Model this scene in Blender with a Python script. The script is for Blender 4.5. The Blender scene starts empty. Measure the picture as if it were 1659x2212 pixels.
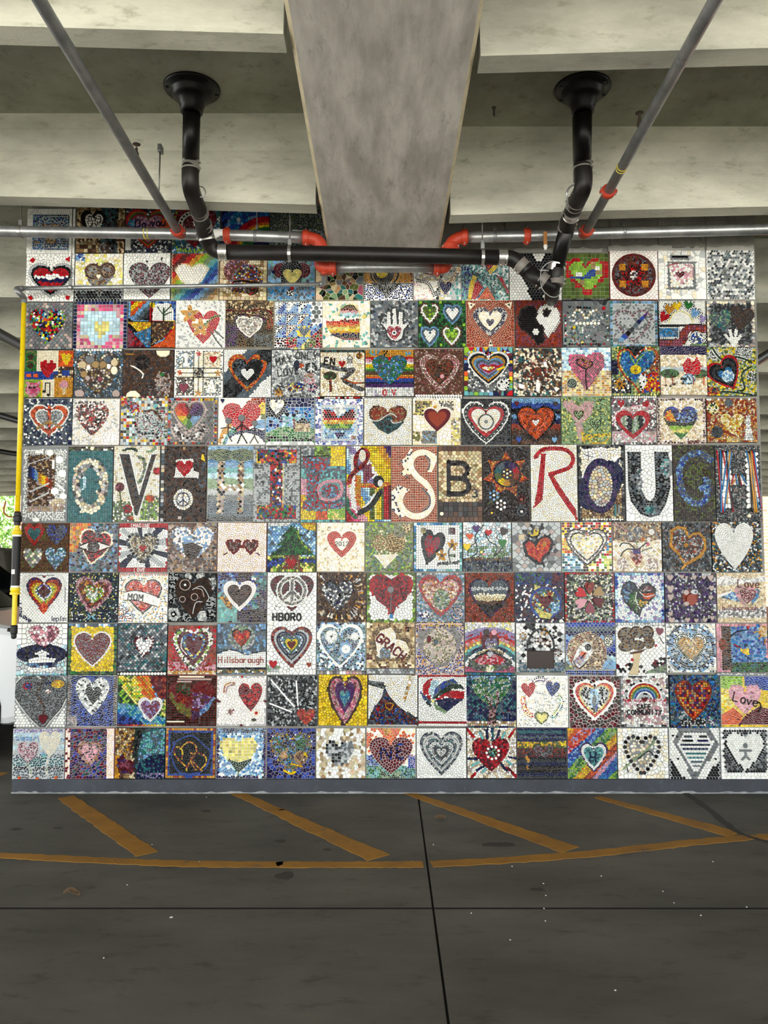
import bpy, bmesh, math, random, re
import numpy as np
from mathutils import Vector, Matrix
from mathutils.geometry import delaunay_2d_cdt

# ------------------------------------------------------------------ camera, sky, light, exposure
sc = bpy.context.scene
COL = sc.collection
IW, IH, FPX = 1659.0, 2212.0, 1750.0
PITCH = math.radians(3.9)
DIST, EYE = 5.09, 1.38            # camera to mosaic wall, camera above floor
cam_d = bpy.data.cameras.new('camera')
cam = bpy.data.objects.new('camera', cam_d)
COL.objects.link(cam)
cam.location = (0, -DIST, EYE)
cam.rotation_euler = (math.radians(90) + PITCH, 0, 0)
cam_d.sensor_fit = 'VERTICAL'
cam_d.sensor_height = 24.0
cam_d.lens = FPX / IH * 24.0
cam_d.clip_end = 300
sc.camera = cam

world = bpy.data.worlds.new('sky')
sc.world = world
world.use_nodes = True
bgn = world.node_tree.nodes['Background']
bgn.inputs[0].default_value = (0.93, 0.98, 1.0, 1)
bgn.inputs[1].default_value = 2.6

def area(name, loc, rot, sx, sy, power, color=(1, 1, 1)):
    l = bpy.data.lights.new(name, 'AREA')
    l.shape = 'RECTANGLE'; l.size = sx; l.size_y = sy; l.energy = power; l.color = color
    o = bpy.data.objects.new(name, l); COL.objects.link(o)
    o.location = loc; o.rotation_euler = rot
    return o
# daylight entering the open front of the garage, behind the photographer
area('daylight_front', (0, -11.5, 1.9), (math.radians(94), 0, 0), 16, 3.4, 560, (1.0, 0.995, 0.98))
# daylight from the open left flank
area('daylight_left', (-10.5, -3.0, 1.9), (math.radians(90), 0, math.radians(-90)), 9, 3.0, 330, (1.0, 1.0, 0.95))
# the sun on the paving outside, whose bounce reaches the undersides
sl = bpy.data.lights.new('sun', 'SUN'); sl.energy = 44; sl.angle = math.radians(1); sl.color = (1, .96, .88)
so = bpy.data.objects.new('sun', sl); COL.objects.link(so); so.rotation_euler = (math.radians(22), 0, 0)

sc.view_settings.view_transform = 'Standard'
sc.view_settings.look = 'None'
sc.view_settings.exposure = 0.35
sc.view_settings.gamma = 1.0
sc.view_settings.use_curve_mapping = False
sc.cycles.use_denoising = True
sc.cycles.max_bounces = 6
sc.cycles.diffuse_bounces = 4

rnd = random.Random(7)
nr = np.random.RandomState(11)
CP, SP = math.cos(PITCH), math.sin(PITCH)

def ray(px, py):
    a = (px - IW / 2) / FPX; b = (IH / 2 - py) / FPX
    return Vector((a, CP - b * SP, SP + b * CP))
def at(px, py, d):                      # point seen at a pixel, d metres in front of the camera (along y)
    r = ray(px, py)
    return Vector((0, -DIST, EYE)) + r * (d / r.y)
def on_floor(px, py, z=0.0):
    r = ray(px, py)
    return Vector((0, -DIST, EYE)) + r * ((z - EYE) / r.z)

# ------------------------------------------------------------------ materials
def s2l(c):
    c /= 255.0
    return c / 12.92 if c <= 0.04045 else ((c + 0.055) / 1.055) ** 2.4
def hexl(h):
    return (s2l(int(h[0:2], 16)), s2l(int(h[2:4], 16)), s2l(int(h[4:6], 16)))

def new_mat(name, base, rough=0.6, metal=0.0, spec=0.5):
    m = bpy.data.materials.new(name); m.use_nodes = True
    b = m.node_tree.nodes['Principled BSDF']
    b.inputs['Base Color'].default_value = (*hexl(base), 1)
    b.inputs['Roughness'].default_value = rough
    b.inputs['Metallic'].default_value = metal
    b.inputs['Specular IOR Level'].default_value = spec
    return m

def mottled(name, c1, c2, scale=3.0, rough=0.8, metal=0.0, c3=None, scale2=18.0, stretch=(1, 1, 1), bump=0.15, spec=0.4, detail=8, lo=0.35, hi=0.65):
    m = new_mat(name, c1, rough, metal, spec)
    nt = m.node_tree; N = nt.nodes; L = nt.links; b = N['Principled BSDF']
    tc = N.new('ShaderNodeTexCoord'); mp = N.new('ShaderNodeMapping'); mp.inputs['Scale'].default_value = stretch
    L.new(tc.outputs['Object'], mp.inputs['Vector'])
    n1 = N.new('ShaderNodeTexNoise'); n1.inputs['Scale'].default_value = scale; n1.inputs['Detail'].default_value = detail; n1.inputs['Roughness'].default_value = 0.62
    L.new(mp.outputs[0], n1.inputs['Vector'])
    r1 = N.new('ShaderNodeValToRGB'); r1.color_ramp.elements[0].position = lo; r1.color_ramp.elements[1].position = hi
    r1.color_ramp.elements[0].color = (*hexl(c1), 1); r1.color_ramp.elements[1].color = (*hexl(c2), 1)
    L.new(n1.outputs[0], r1.inputs[0])
    out = r1.outputs[0]
    n2 = N.new('ShaderNodeTexNoise'); n2.inputs['Scale'].default_value = scale2; n2.inputs['Detail'].default_value = 9; n2.inputs['Roughness'].default_value = 0.7
    L.new(mp.outputs[0], n2.inputs['Vector'])
    if c3:
        r2 = N.new('ShaderNodeValToRGB'); r2.color_ramp.elements[0].position = 0.55; r2.color_ramp.elements[1].position = 0.72
        r2.color_ramp.elements[0].color = (0, 0, 0, 1); r2.color_ramp.elements[1].color = (0.75, 0.75, 0.75, 1)
        L.new(n2.outputs[0], r2.inputs[0])
        mx = N.new('ShaderNodeMix'); mx.data_type = 'RGBA'
        L.new(r2.outputs[0], mx.inputs['Factor']); L.new(out, mx.inputs['A']); mx.inputs['B'].default_value = (*hexl(c3), 1)
        out = mx.outputs['Result']
    L.new(out, b.inputs['Base Color'])
    if bump:
        bp = N.new('ShaderNodeBump'); bp.inputs['Strength'].default_value = bump; bp.inputs['Distance'].default_value = 0.01
        L.new(n2.outputs[0], bp.inputs['Height']); L.new(bp.outputs[0], b.inputs['Normal'])
    return m

MAT = {}
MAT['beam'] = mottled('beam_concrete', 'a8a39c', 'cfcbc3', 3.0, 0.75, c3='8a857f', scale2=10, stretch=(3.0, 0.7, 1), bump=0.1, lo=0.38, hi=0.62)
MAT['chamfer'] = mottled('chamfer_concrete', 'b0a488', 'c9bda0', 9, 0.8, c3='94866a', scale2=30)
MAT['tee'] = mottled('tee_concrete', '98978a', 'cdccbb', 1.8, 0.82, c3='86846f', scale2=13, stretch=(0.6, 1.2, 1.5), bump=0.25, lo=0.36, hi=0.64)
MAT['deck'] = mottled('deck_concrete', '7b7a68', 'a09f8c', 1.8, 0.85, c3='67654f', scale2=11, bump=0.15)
MAT['floor'] = mottled('floor_concrete', '42413b', '615e56', 1.7, 0.62, c3='2f2c28', scale2=9, stretch=(0.6, 1.3, 1), bump=0.08, spec=0.25, lo=0.3, hi=0.72)
MAT['joint'] = new_mat('joint_dirt', '15130f', 0.9)
MAT['stain'] = new_mat('dark_stain', '2e2a25', 0.8)
MAT['wall'] = mottled('block_wall_concrete', '74736c', '93928a', 4, 0.85, c3='56554f', scale2=20)
MAT['patch'] = mottled('mortar_patch', '8f8f8c', 'b4b2aa', 6, 0.85, c3='5c5e62', scale2=12)
MAT['kerb'] = mottled('kerb_paint', '2b2f36', '363b43', 5, 0.55, c3='474c53', scale2=25, stretch=(1, 1, 1), bump=0.05)
MAT['scum'] = mottled('mortar_line', '6c7073', '9a9c9b', 12, 0.8, c3='4a4d50', scale2=40)
MAT['black'] = mottled('black_iron', '070707', '100f0e', 5, 0.36, c3='1c1713', scale2=14, bump=0.03, spec=0.3)
MAT['blackr'] = mottled('black_iron_dusty', '0c0b0a', '1a1614', 6, 0.45, c3='2c221b', scale2=16, bump=0.05, spec=0.3)
MAT['galv'] = mottled('galvanised_steel', '8e9090', 'b5b7b6', 7, 0.36, 0.75, c3='6e706f', scale2=26, bump=0.04)
MAT['galvd'] = mottled('galvanised_dull', '6a6c6c', '8b8d8d', 9, 0.45, 0.6, c3='565856', scale2=30, bump=0.05)
MAT['steel'] = new_mat('stainless_band', 'c8c6c0', 0.28, 0.9)
MAT['rubber'] = new_mat('grey_shield_rubber', '6e6862', 0.5)
MAT['red'] = mottled('red_primer', '9c2c17', 'b23c20', 8, 0.5, c3='7a2213', scale2=20, bump=0.05)
MAT['bolt'] = new_mat('bolt_zinc', 'bdbbb4', 0.35, 0.8)
MAT['yellowpipe'] = mottled('yellow_pipe_paint', 'd8b80a', 'e9cb14', 6, 0.4, c3='8f7a12', scale2=26, bump=0.03)
MAT['yellowband'] = new_mat('yellow_band_paint', 'c8b33a', 0.6)
MAT['white'] = new_mat('white_plastic', 'e8e8e2', 0.5)
MAT['brass'] = new_mat('brass_head', '4a4038', 0.4, 0.7)
MAT['orangeclay'] = new_mat('orange_tag', 'a06a34', 0.6)
MAT['rod'] = new_mat('hanger_rod_steel', '6f6e69', 0.45, 0.7)
MAT['print'] = new_mat('pipe_print', '8c8c88', 0.7)
MAT['leaf'] = new_mat('dry_leaf', '5e4a34', 0.8)
MAT['paper'] = new_mat('paper_scrap', 'd8d8d2', 0.8)
MAT['carw'] = new_mat('white_car_paint', 'd9dcde', 0.22, 0.0, 0.6)
MAT['card'] = new_mat('dark_car_paint', '17181a', 0.2, 0.0, 0.6)
MAT['cars'] = new_mat('silver_car_paint', '8d9196', 0.3, 0.5)
MAT['glass'] = new_mat('dark_window_glass', '0a0c0d', 0.06, 0.0, 0.6)
MAT['tyre'] = new_mat('tyre_rubber', '101010', 0.8)
MAT['rim'] = new_mat('alloy_rim', '9b9da0', 0.35, 0.7)
MAT['seam'] = new_mat('door_seam', '2c2f33', 0.7)
MAT['bark'] = new_mat('tree_bark', '4a3a2b', 0.9)
MAT['rust'] = new_mat('rusty_plate', '8e4a22', 0.8)

def paint_mat():
    m = mottled('yellow_road_paint', '835a14', '9a6c16', 5, 0.7, c3='665024', scale2=18, bump=0.03)
    nt = m.node_tree; N = nt.nodes; L = nt.links; b = N['Principled BSDF']
    src = b.inputs['Base Color'].links[0].from_socket
    tc = N.new('ShaderNodeTexCoord')
    n = N.new('ShaderNodeTexNoise'); n.inputs['Scale'].default_value = 9; n.inputs['Detail'].default_value = 12; n.inputs['Roughness'].default_value = 0.8
    L.new(tc.outputs['Object'], n.inputs['Vector'])
    r = N.new('ShaderNodeValToRGB'); r.color_ramp.elements[0].position = 0.36; r.color_ramp.elements[1].position = 0.42
    L.new(n.outputs[0], r.inputs[0])
    mx = N.new('ShaderNodeMix'); mx.data_type = 'RGBA'
    L.new(r.outputs[0], mx.inputs['Factor']); mx.inputs['A'].default_value = (*hexl('504c40'), 1); L.new(src, mx.inputs['B'])
    L.new(mx.outputs['Result'], b.inputs['Base Color'])
    return m
MAT['paint'] = paint_mat()

def brick_mat():
    m = new_mat('red_brick_wall', '9a5a44', 0.85)
    nt = m.node_tree; N = nt.nodes; L = nt.links; b = N['Principled BSDF']
    tc = N.new('ShaderNodeTexCoord'); mp = N.new('ShaderNodeMapping'); mp.inputs['Rotation'].default_value = (math.radians(90), 0, 0)
    br = N.new('ShaderNodeTexBrick'); br.inputs['Scale'].default_value = 2.4
    br.inputs['Color1'].default_value = (*hexl('b06a50'), 1); br.inputs['Color2'].default_value = (*hexl('8f4c38'), 1)
    br.inputs['Mortar'].default_value = (*hexl('b9a594'), 1); br.inputs['Mortar Size'].default_value = 0.03
    L.new(tc.outputs['Object'], mp.inputs[0]); L.new(mp.outputs[0], br.inputs['Vector']); L.new(br.outputs[0], b.inputs['Base Color'])
    return m
MAT['brick'] = brick_mat()
MAT['asphalt'] = mottled('outdoor_paving', '8e8c86', 'a5a39c', 1.0, 0.9)
MAT['foliage'] = mottled('foliage', '4f7a34', '86ad56', 2.5, 0.7, c3='b5cf86', scale2=9, bump=0)

def tile_mat():                        # colour and gloss of every tessera come from its own attribute
    m = new_mat('glazed_tessera', 'ffffff', 0.3, 0, 0.16)
    nt = m.node_tree; N = nt.nodes; L = nt.links; b = N['Principled BSDF']
    a = N.new('ShaderNodeAttribute'); a.attribute_name = 'glaze'
    tc = N.new('ShaderNodeTexCoord')
    n = N.new('ShaderNodeTexNoise'); n.inputs['Scale'].default_value = 120; n.inputs['Detail'].default_value = 3
    L.new(tc.outputs['Object'], n.inputs['Vector'])
    mr = N.new('ShaderNodeMapRange'); mr.inputs['From Min'].default_value = 0.3; mr.inputs['From Max'].default_value = 0.7
    mr.inputs['To Min'].default_value = 0.8; mr.inputs['To Max'].default_value = 1.08
    L.new(n.outputs[0], mr.inputs['Value'])
    vm = N.new('ShaderNodeVectorMath'); vm.operation = 'SCALE'
    L.new(a.outputs['Color'], vm.inputs[0]); L.new(mr.outputs[0], vm.inputs['Scale'])
    L.new(vm.outputs[0], b.inputs['Base Color']); L.new(a.outputs['Alpha'], b.inputs['Roughness'])
    return m
MAT['tile'] = tile_mat()
GROUT = {}
def grout_mat(h):
    if h not in GROUT:
        GROUT[h] = mottled('grout_' + {'W': 'white', 'K': 'black', 'A': 'grey', 'd': 'charcoal', 'E': 'sand', 'a': 'pale_grey', 'M': 'brown', 'w': 'taupe', 'N': 'navy', 'p': 'pink', 'e': 'olive', 'x': 'umber', 'R': 'red', 'g': 'lime', 'z': 'rose', 'I': 'cream', 'S': 'slate'}.get(h, 'tinted'),
                           PAL[h], PAL[h], 20, 0.9, c3=PAL2.get(h), scale2=35, bump=0.1)
    return GROUT[h]

PAL = dict(W='ecece6', I='e8dec2', E='c6b590', m='a3855a', M='5a3c2a', K='0d0d10', d='36393b', A='777b7c', a='b2b6b6', S='56646f',
           N='151a48', B='27479f', U='1f78b4', b='74a4cf', c='b3d2de', T='2d6a6e', t='6ab3b0', G='2c7334', g='8fbd38', D='18341f', q='86a178',
           R='b80f1c', r='5c0f1c', O='dd5a22', C='94371f', o='d0922a', Y='edca1c', l='ebdf78', P='d9527f', p='dd9fab', V='4b2766', v='9d8dbd',
           z='864454', w='b9a69e', x='403632', e='56662b', y='e8d79a')
PAL2 = dict(W='cfcfc8', K='1e1e20', A='666866', d='2a2c2d', E='b09c74', a='a0a4a4', M='4a3022', w='a08e86')
PALRGB = {k: np.array(hexl(v)) for k, v in PAL.items()}

# ------------------------------------------------------------------ object helpers
def props(o, label=None, cat=None, group=None, kind=None):
    if label: o['label'] = label
    if cat: o['category'] = cat
    if group: o['group'] = group
    if kind: o['kind'] = kind
    return o
def empty(name, loc, label=None, cat=None, group=None, kind=None, parent=None):
    o = bpy.data.objects.new(name, None); COL.objects.link(o); o.location = loc
    o.empty_display_size = 0.05
    if parent: o.parent = parent
    return props(o, label, cat, group, kind)
def link(name, me, parent=None):
    o = bpy.data.objects.new(name, me); COL.objects.link(o)
    if parent: o.parent = parent
    return o
def mesh_obj(name, bm, mat, parent=None, smooth=False, bevel=0, angle=40):
    me = bpy.data.meshes.new(name); bm.to_mesh(me); bm.free()
    mats = mat if isinstance(mat, (list, tuple)) else [mat]
    for m in mats: me.materials.append(m)
    if smooth: me.shade_smooth()
    o = link(name, me, parent)
    if bevel:
        md = o.modifiers.new('bevel', 'BEVEL'); md.width = bevel; md.segments = 2; md.limit_method = 'ANGLE'; md.angle_limit = math.radians(angle)
    return o
def bm_box(bm, a, b, rot=None, loc=None):
    v = [(x, y, z) for x in (a[0], b[0]) for y in (a[1], b[1]) for z in (a[2], b[2])]
    if rot is not None or loc is not None:
        M = (Matrix.Translation(loc) if loc is not None else Matrix()) @ (rot.to_4x4() if rot is not None else Matrix())
        v = [M @ Vector(p) for p in v]
    V = [bm.verts.new(p) for p in v]
    for f in ((0, 1, 3, 2), (4, 6, 7, 5), (0, 4, 5, 1), (2, 3, 7, 6), (0, 2, 6, 4), (1, 5, 7, 3)):
        bm.faces.new([V[i] for i in f])
def prism(bm, pts, vec):                # closed polygon swept along vec
    vec = Vector(vec); pts = [Vector(p) for p in pts]
    a = [bm.verts.new(p) for p in pts]; b = [bm.verts.new(p + vec) for p in pts]
    bm.faces.new(a[::-1]); bm.faces.new(b)
    n = len(pts)
    for i in range(n): bm.faces.new((a[i], a[(i + 1) % n], b[(i + 1) % n], b[i]))
    bmesh.ops.recalc_face_normals(bm, faces=bm.faces[:])
def tube(bm, pts, r, seg=14, caps=True):
    pts = [Vector(p) for p in pts]; rs = r if isinstance(r, (list, tuple)) else [r] * len(pts)
    rings = []; up = None
    for i, p in enumerate(pts):
        t = (pts[min(i + 1, len(pts) - 1)] - pts[max(i - 1, 0)]).normalized()
        if up is None:
            up = t.orthogonal().normalized()
        up = (up - t * up.dot(t)).normalized(); sd = t.cross(up)
        rings.append([bm.verts.new(p + (up * math.cos(k * 2 * math.pi / seg) + sd * math.sin(k * 2 * math.pi / seg)) * rs[i]) for k in range(seg)])
    for i in range(len(rings) - 1):
        for k in range(seg):
            bm.faces.new((rings[i][k], rings[i][(k + 1) % seg], rings[i + 1][(k + 1) % seg], rings[i + 1][k]))
    if caps:
        bm.faces.new(rings[0][::-1]); bm.faces.new(rings[-1])
def tube_obj(name, pts, r, mat, parent=None, seg=20, caps=True):
    bm = bmesh.new(); tube(bm, pts, r, seg, caps)
    bmesh.ops.recalc_face_normals(bm, faces=bm.faces[:])
    o = mesh_obj(name, bm, mat, parent)
    for p in o.data.polygons: p.use_smooth = len(p.vertices) == 4
    return o
def curve_pts(P, n=8, closed=False):    # Catmull-Rom through points
    P = [Vector(p) for p in P]; out = []
    for i in range(len(P) - 1):
        p0 = P[max(i - 1, 0)]; p1 = P[i]; p2 = P[i + 1]; p3 = P[min(i + 2, len(P) - 1)]
        for k in range(n):
            t = k / n
            out.append(0.5 * ((2 * p1) + (p2 - p0) * t + (2 * p0 - 5 * p1 + 4 * p2 - p3) * t * t + (3 * p1 - p0 - 3 * p2 + p3) * t ** 3))
    out.append(P[-1])
    return out
def ring_lathe(bm, c, axis, prof, seg=28):   # profile [(dist along axis, radius)]
    axis = Vector(axis).normalized(); u = axis.orthogonal().normalized(); w = axis.cross(u); rings = []
    for d, r in prof:
        rings.append([bm.verts.new(Vector(c) + axis * d + (u * math.cos(2 * math.pi * k / seg) + w * math.sin(2 * math.pi * k / seg)) * r) for k in range(seg)])
    for i in range(len(rings) - 1):
        for k in range(seg): bm.faces.new((rings[i][k], rings[i][(k + 1) % seg], rings[i + 1][(k + 1) % seg], rings[i + 1][k]))
    bm.faces.new(rings[0][::-1]); bm.faces.new(rings[-1])
    bmesh.ops.recalc_face_normals(bm, faces=bm.faces[:])

# ------------------------------------------------------------------ mosaic engine
# A panel is a list of layers drawn from back to front. Each layer is cut into tesserae (Voronoi cells of seeds laid
# along outlines and in rows), every tessera is a raised tile with sloped sides on a grout bed.
def heart_poly(cx, cy, w, h, rot=0, n=15):
    P = []
    for i in range(n + 1):
        a = math.pi - i / n * math.pi * 1.12
        P.append((0.25 + 0.25 * math.cos(a), 0.26 - 0.26 * math.sin(a)))
    P = [(0, 0.21)] + [p for p in P if p[0] > 0.015]
    x0, y0 = P[-1]
    for i in range(1, 8):
        t = i / 8; P.append(((1 - t) ** 2 * x0 + 2 * t * (1 - t) * 0.385, (1 - t) ** 2 * y0 + 2 * t * (1 - t) * 0.66 + t * t))
    P.append((0, 1))
    P = P + [(-x, y) for x, y in P[-2:0:-1]]
    c, s = math.cos(math.radians(rot)), math.sin(math.radians(rot))
    return [(cx + (x * w) * c - ((y - 0.5) * h) * s, cy + (x * w) * s + ((y - 0.5) * h) * c) for x, y in P]
def circ_poly(cx, cy, rx, ry=None, rot=0, n=30):
    ry = ry or rx; c, s = math.cos(math.radians(rot)), math.sin(math.radians(rot))
    P = [(rx * math.cos(2 * math.pi * i / n), ry * math.sin(2 * math.pi * i / n)) for i in range(n)]
    return [(cx + x * c - y * s, cy + x * s + y * c) for x, y in P]
def rect_poly(x0, y0, x1, y1, rot=0):
    cx, cy = (x0 + x1) / 2, (y0 + y1) / 2; c, s = math.cos(math.radians(rot)), math.sin(math.radians(rot))
    return [(cx + (x - cx) * c - (y - cy) * s, cy + (x - cx) * s + (y - cy) * c) for x, y in ((x0, y0), (x1, y0), (x1, y1), (x0, y1))]
def flower_poly(cx, cy, r, n, depth=0.5):
    n = int(n)
    m = int(n) * 8
    return [(cx + r * (1 - depth * (0.5 - 0.5 * math.cos(n * 2 * math.pi * i / m))) * math.sin(2 * math.pi * i / m),
             cy - r * (1 - depth * (0.5 - 0.5 * math.cos(n * 2 * math.pi * i / m))) * math.cos(2 * math.pi * i / m)) for i in range(m)]
def star_poly(cx, cy, r, n, inner=0.5):
    n = int(n)
    return [(cx + r * (1 if i % 2 == 0 else inner) * math.sin(math.pi * i / n), cy - r * (1 if i % 2 == 0 else inner) * math.cos(math.pi * i / n)) for i in range(2 * n)]
def smooth_line(pts, n=6):
    if len(pts) < 3: return pts
    return [(p.x, p.y) for p in curve_pts([(x, y, 0) for x, y in pts], n)]
def resample(pts, s, closed):
    P = np.array(pts, float)
    if closed: P = np.vstack([P, P[:1]])
    d = np.hypot(*(P[1:] - P[:-1]).T); L = np.concatenate([[0], np.cumsum(d)])
    n = max(2, int(round(L[-1] / s)))
    t = (np.arange(n) + (0.0 if closed else 0.5)) / n * L[-1]
    x = np.interp(t, L, P[:, 0]); y = np.interp(t, L, P[:, 1])
    e = 0.3 * s
    x2 = np.interp((t + e) % L[-1] if closed else np.minimum(t + e, L[-1]), L, P[:, 0]); y2 = np.interp((t + e) % L[-1] if closed else np.minimum(t + e, L[-1]), L, P[:, 1])
    x1 = np.interp((t - e) % L[-1] if closed else np.maximum(t - e, 0), L, P[:, 0]); y1 = np.interp((t - e) % L[-1] if closed else np.maximum(t - e, 0), L, P[:, 1])
    tx, ty = x2 - x1, y2 - y1; q = np.hypot(tx, ty) + 1e-9
    return np.stack([x, y], 1), np.stack([-ty / q, tx / q], 1)
def in_poly(Q, poly):
    P = np.array(poly); x, y = Q[:, 0], Q[:, 1]
    ins = np.zeros(len(Q), bool); j = len(P) - 1
    for i in range(len(P)):
        xi, yi = P[i]; xj, yj = P[j]
        if yi != yj:
            c = ((yi > y) != (yj > y)) & (x < (xj - xi) * (y - yi) / (yj - yi) + xi)
            ins ^= c
        j = i
    return ins
def dist_line(Q, pts):
    best = np.full(len(Q), 9.0)
    for (x0, y0), (x1, y1) in zip(pts[:-1], pts[1:]):
        dx, dy = x1 - x0, y1 - y0; L2 = dx * dx + dy * dy + 1e-12
        t = np.clip(((Q[:, 0] - x0) * dx + (Q[:, 1] - y0) * dy) / L2, 0, 1)
        best = np.minimum(best, np.hypot(Q[:, 0] - x0 - t * dx, Q[:, 1] - y0 - t * dy))
    return best

DEFNAME = dict(F='background', B='border', H='heart', C='disc', R='block', P='shape', L='band', V='flower', X='star')
class Layer: pass
FINE = dict(v=.63, r=.64, c=.84, k=.8, g=.95, b=.88, h=1, o=1)
def parse_layers(text, Hh):
    out, over = [], []
    for tok in text.split(';'):
        tok = tok.strip()
        if not tok: continue
        f = tok.split(' ')
        code = f[0]; name = None
        if '=' in code: name, code = code.split('=')
        if code[0] in 'sthcpkr':
            over.append((code[0], name, code[1:], f[1:])); continue
        k = code[0]; ar = [float(a) for a in code[1:].split(',')] if len(code) > 1 else []
        if k == 'N':                         # nested hearts: cx,cy,w,h,rot,step  A+B+C...
            cx, cy, w, h, rot, st = ar; i = 0
            for pal in f[1].split('+'):
                if w < 0.03: break
                l = Layer(); l.k = 'H'; l.name = name or 'heart'; l.pal = pal; l.sty = f[2][0]; l.s = float(f[2][1:]) ; l.s = max(l.s * FINE[l.sty], min(l.s, .036)); l.poly = heart_poly(cx, cy, w, h, rot); l.line = None
                l.ring = st if l.sty == 'c' else 0; l.bb = (cx - w / 2, cy - h / 2, cx + w / 2, cy + h / 2); l.cen = (cx, cy); l.flags = ''
                out.append(l); w -= 2 * st; h -= 2.15 * st * max(1, h / max(w, .1) * .9); i += 1
            continue
        l = Layer(); l.k = k; l.name = name or DEFNAME[k]; l.pal = f[1]; l.sty = f[2][0]; l.s = float(f[2][1:]) ; l.s = max(l.s * FINE[l.sty], min(l.s, .036)); l.line = None; l.ring = 0; l.flags = f[3] if len(f) > 3 else ''
        if k == 'F': l.poly = rect_poly(-1, -1, 2, 3)
        elif k == 'B': l.poly = None; l.t = ar[0]
        elif k == 'H': l.poly = heart_poly(*ar)
        elif k == 'C': l.poly = circ_poly(*ar)
        elif k == 'R': l.poly = rect_poly(*ar)
        elif k == 'P': l.poly = list(zip(ar[0::2], ar[1::2]))
        elif k == 'V': l.poly = flower_poly(*ar)
        elif k == 'X': l.poly = star_poly(*ar)
        elif k == 'L':
            l.w = ar[0]; l.line = list(zip(ar[1::2], ar[2::2]))
            if 'j' not in l.flags: l.line = smooth_line(l.line)
            l.poly = None
        if l.sty == 'c' and k in 'HC': l.ring = l.s
        src = l.line if l.line else l.poly
        if k == 'F' or k == 'B': l.bb = (0, 0, 1, Hh)
        else:
            a = np.array(src); l.bb = (a[:, 0].min(), a[:, 1].min(), a[:, 0].max(), a[:, 1].max())
        l.cen = ((l.bb[0] + l.bb[2]) / 2, (l.bb[1] + l.bb[3]) / 2)
        out.append(l)
    return out, over
def l_inside(l, Q, Hh):
    if l.k == 'F': return np.ones(len(Q), bool)
    if l.k == 'B': return (Q[:, 0] < l.t) | (Q[:, 0] > 1 - l.t) | (Q[:, 1] < l.t) | (Q[:, 1] > Hh - l.t)
    if l.line: return dist_line(Q, l.line) < l.w / 2
    return in_poly(Q, l.poly)
def pick(l, x, y, idx, R):
    p = l.pal; m = p[0]
    x0, y0, x1, y1 = l.bb
    if m in '>_/\\@#^' and len(p) > 1:
        q = p[1:]; n = len(q)
        u = (x - x0) / max(x1 - x0, 1e-6); v = (y - y0) / max(y1 - y0, 1e-6); j = R.gauss(0, 0.25) / n
        if m == '>': t = u
        elif m == '_': t = v
        elif m == '/': t = (u + v) / 2
        elif m == '\\': t = (v - u + 1) / 2
        elif m == '@': t = math.hypot(x - l.cen[0], y - l.cen[1]) / max(x1 - x0, y1 - y0) * 2
        elif m == '^': t = (math.atan2(y - l.cen[1], x - l.cen[0]) / (2 * math.pi)) % 1.0
        elif m == '#': return q[idx % n]
        return q[int(min(max(t * n + (j if 'f' in l.flags else 0) * n, 0), n - 1))]
    return R.choice(p)
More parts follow.
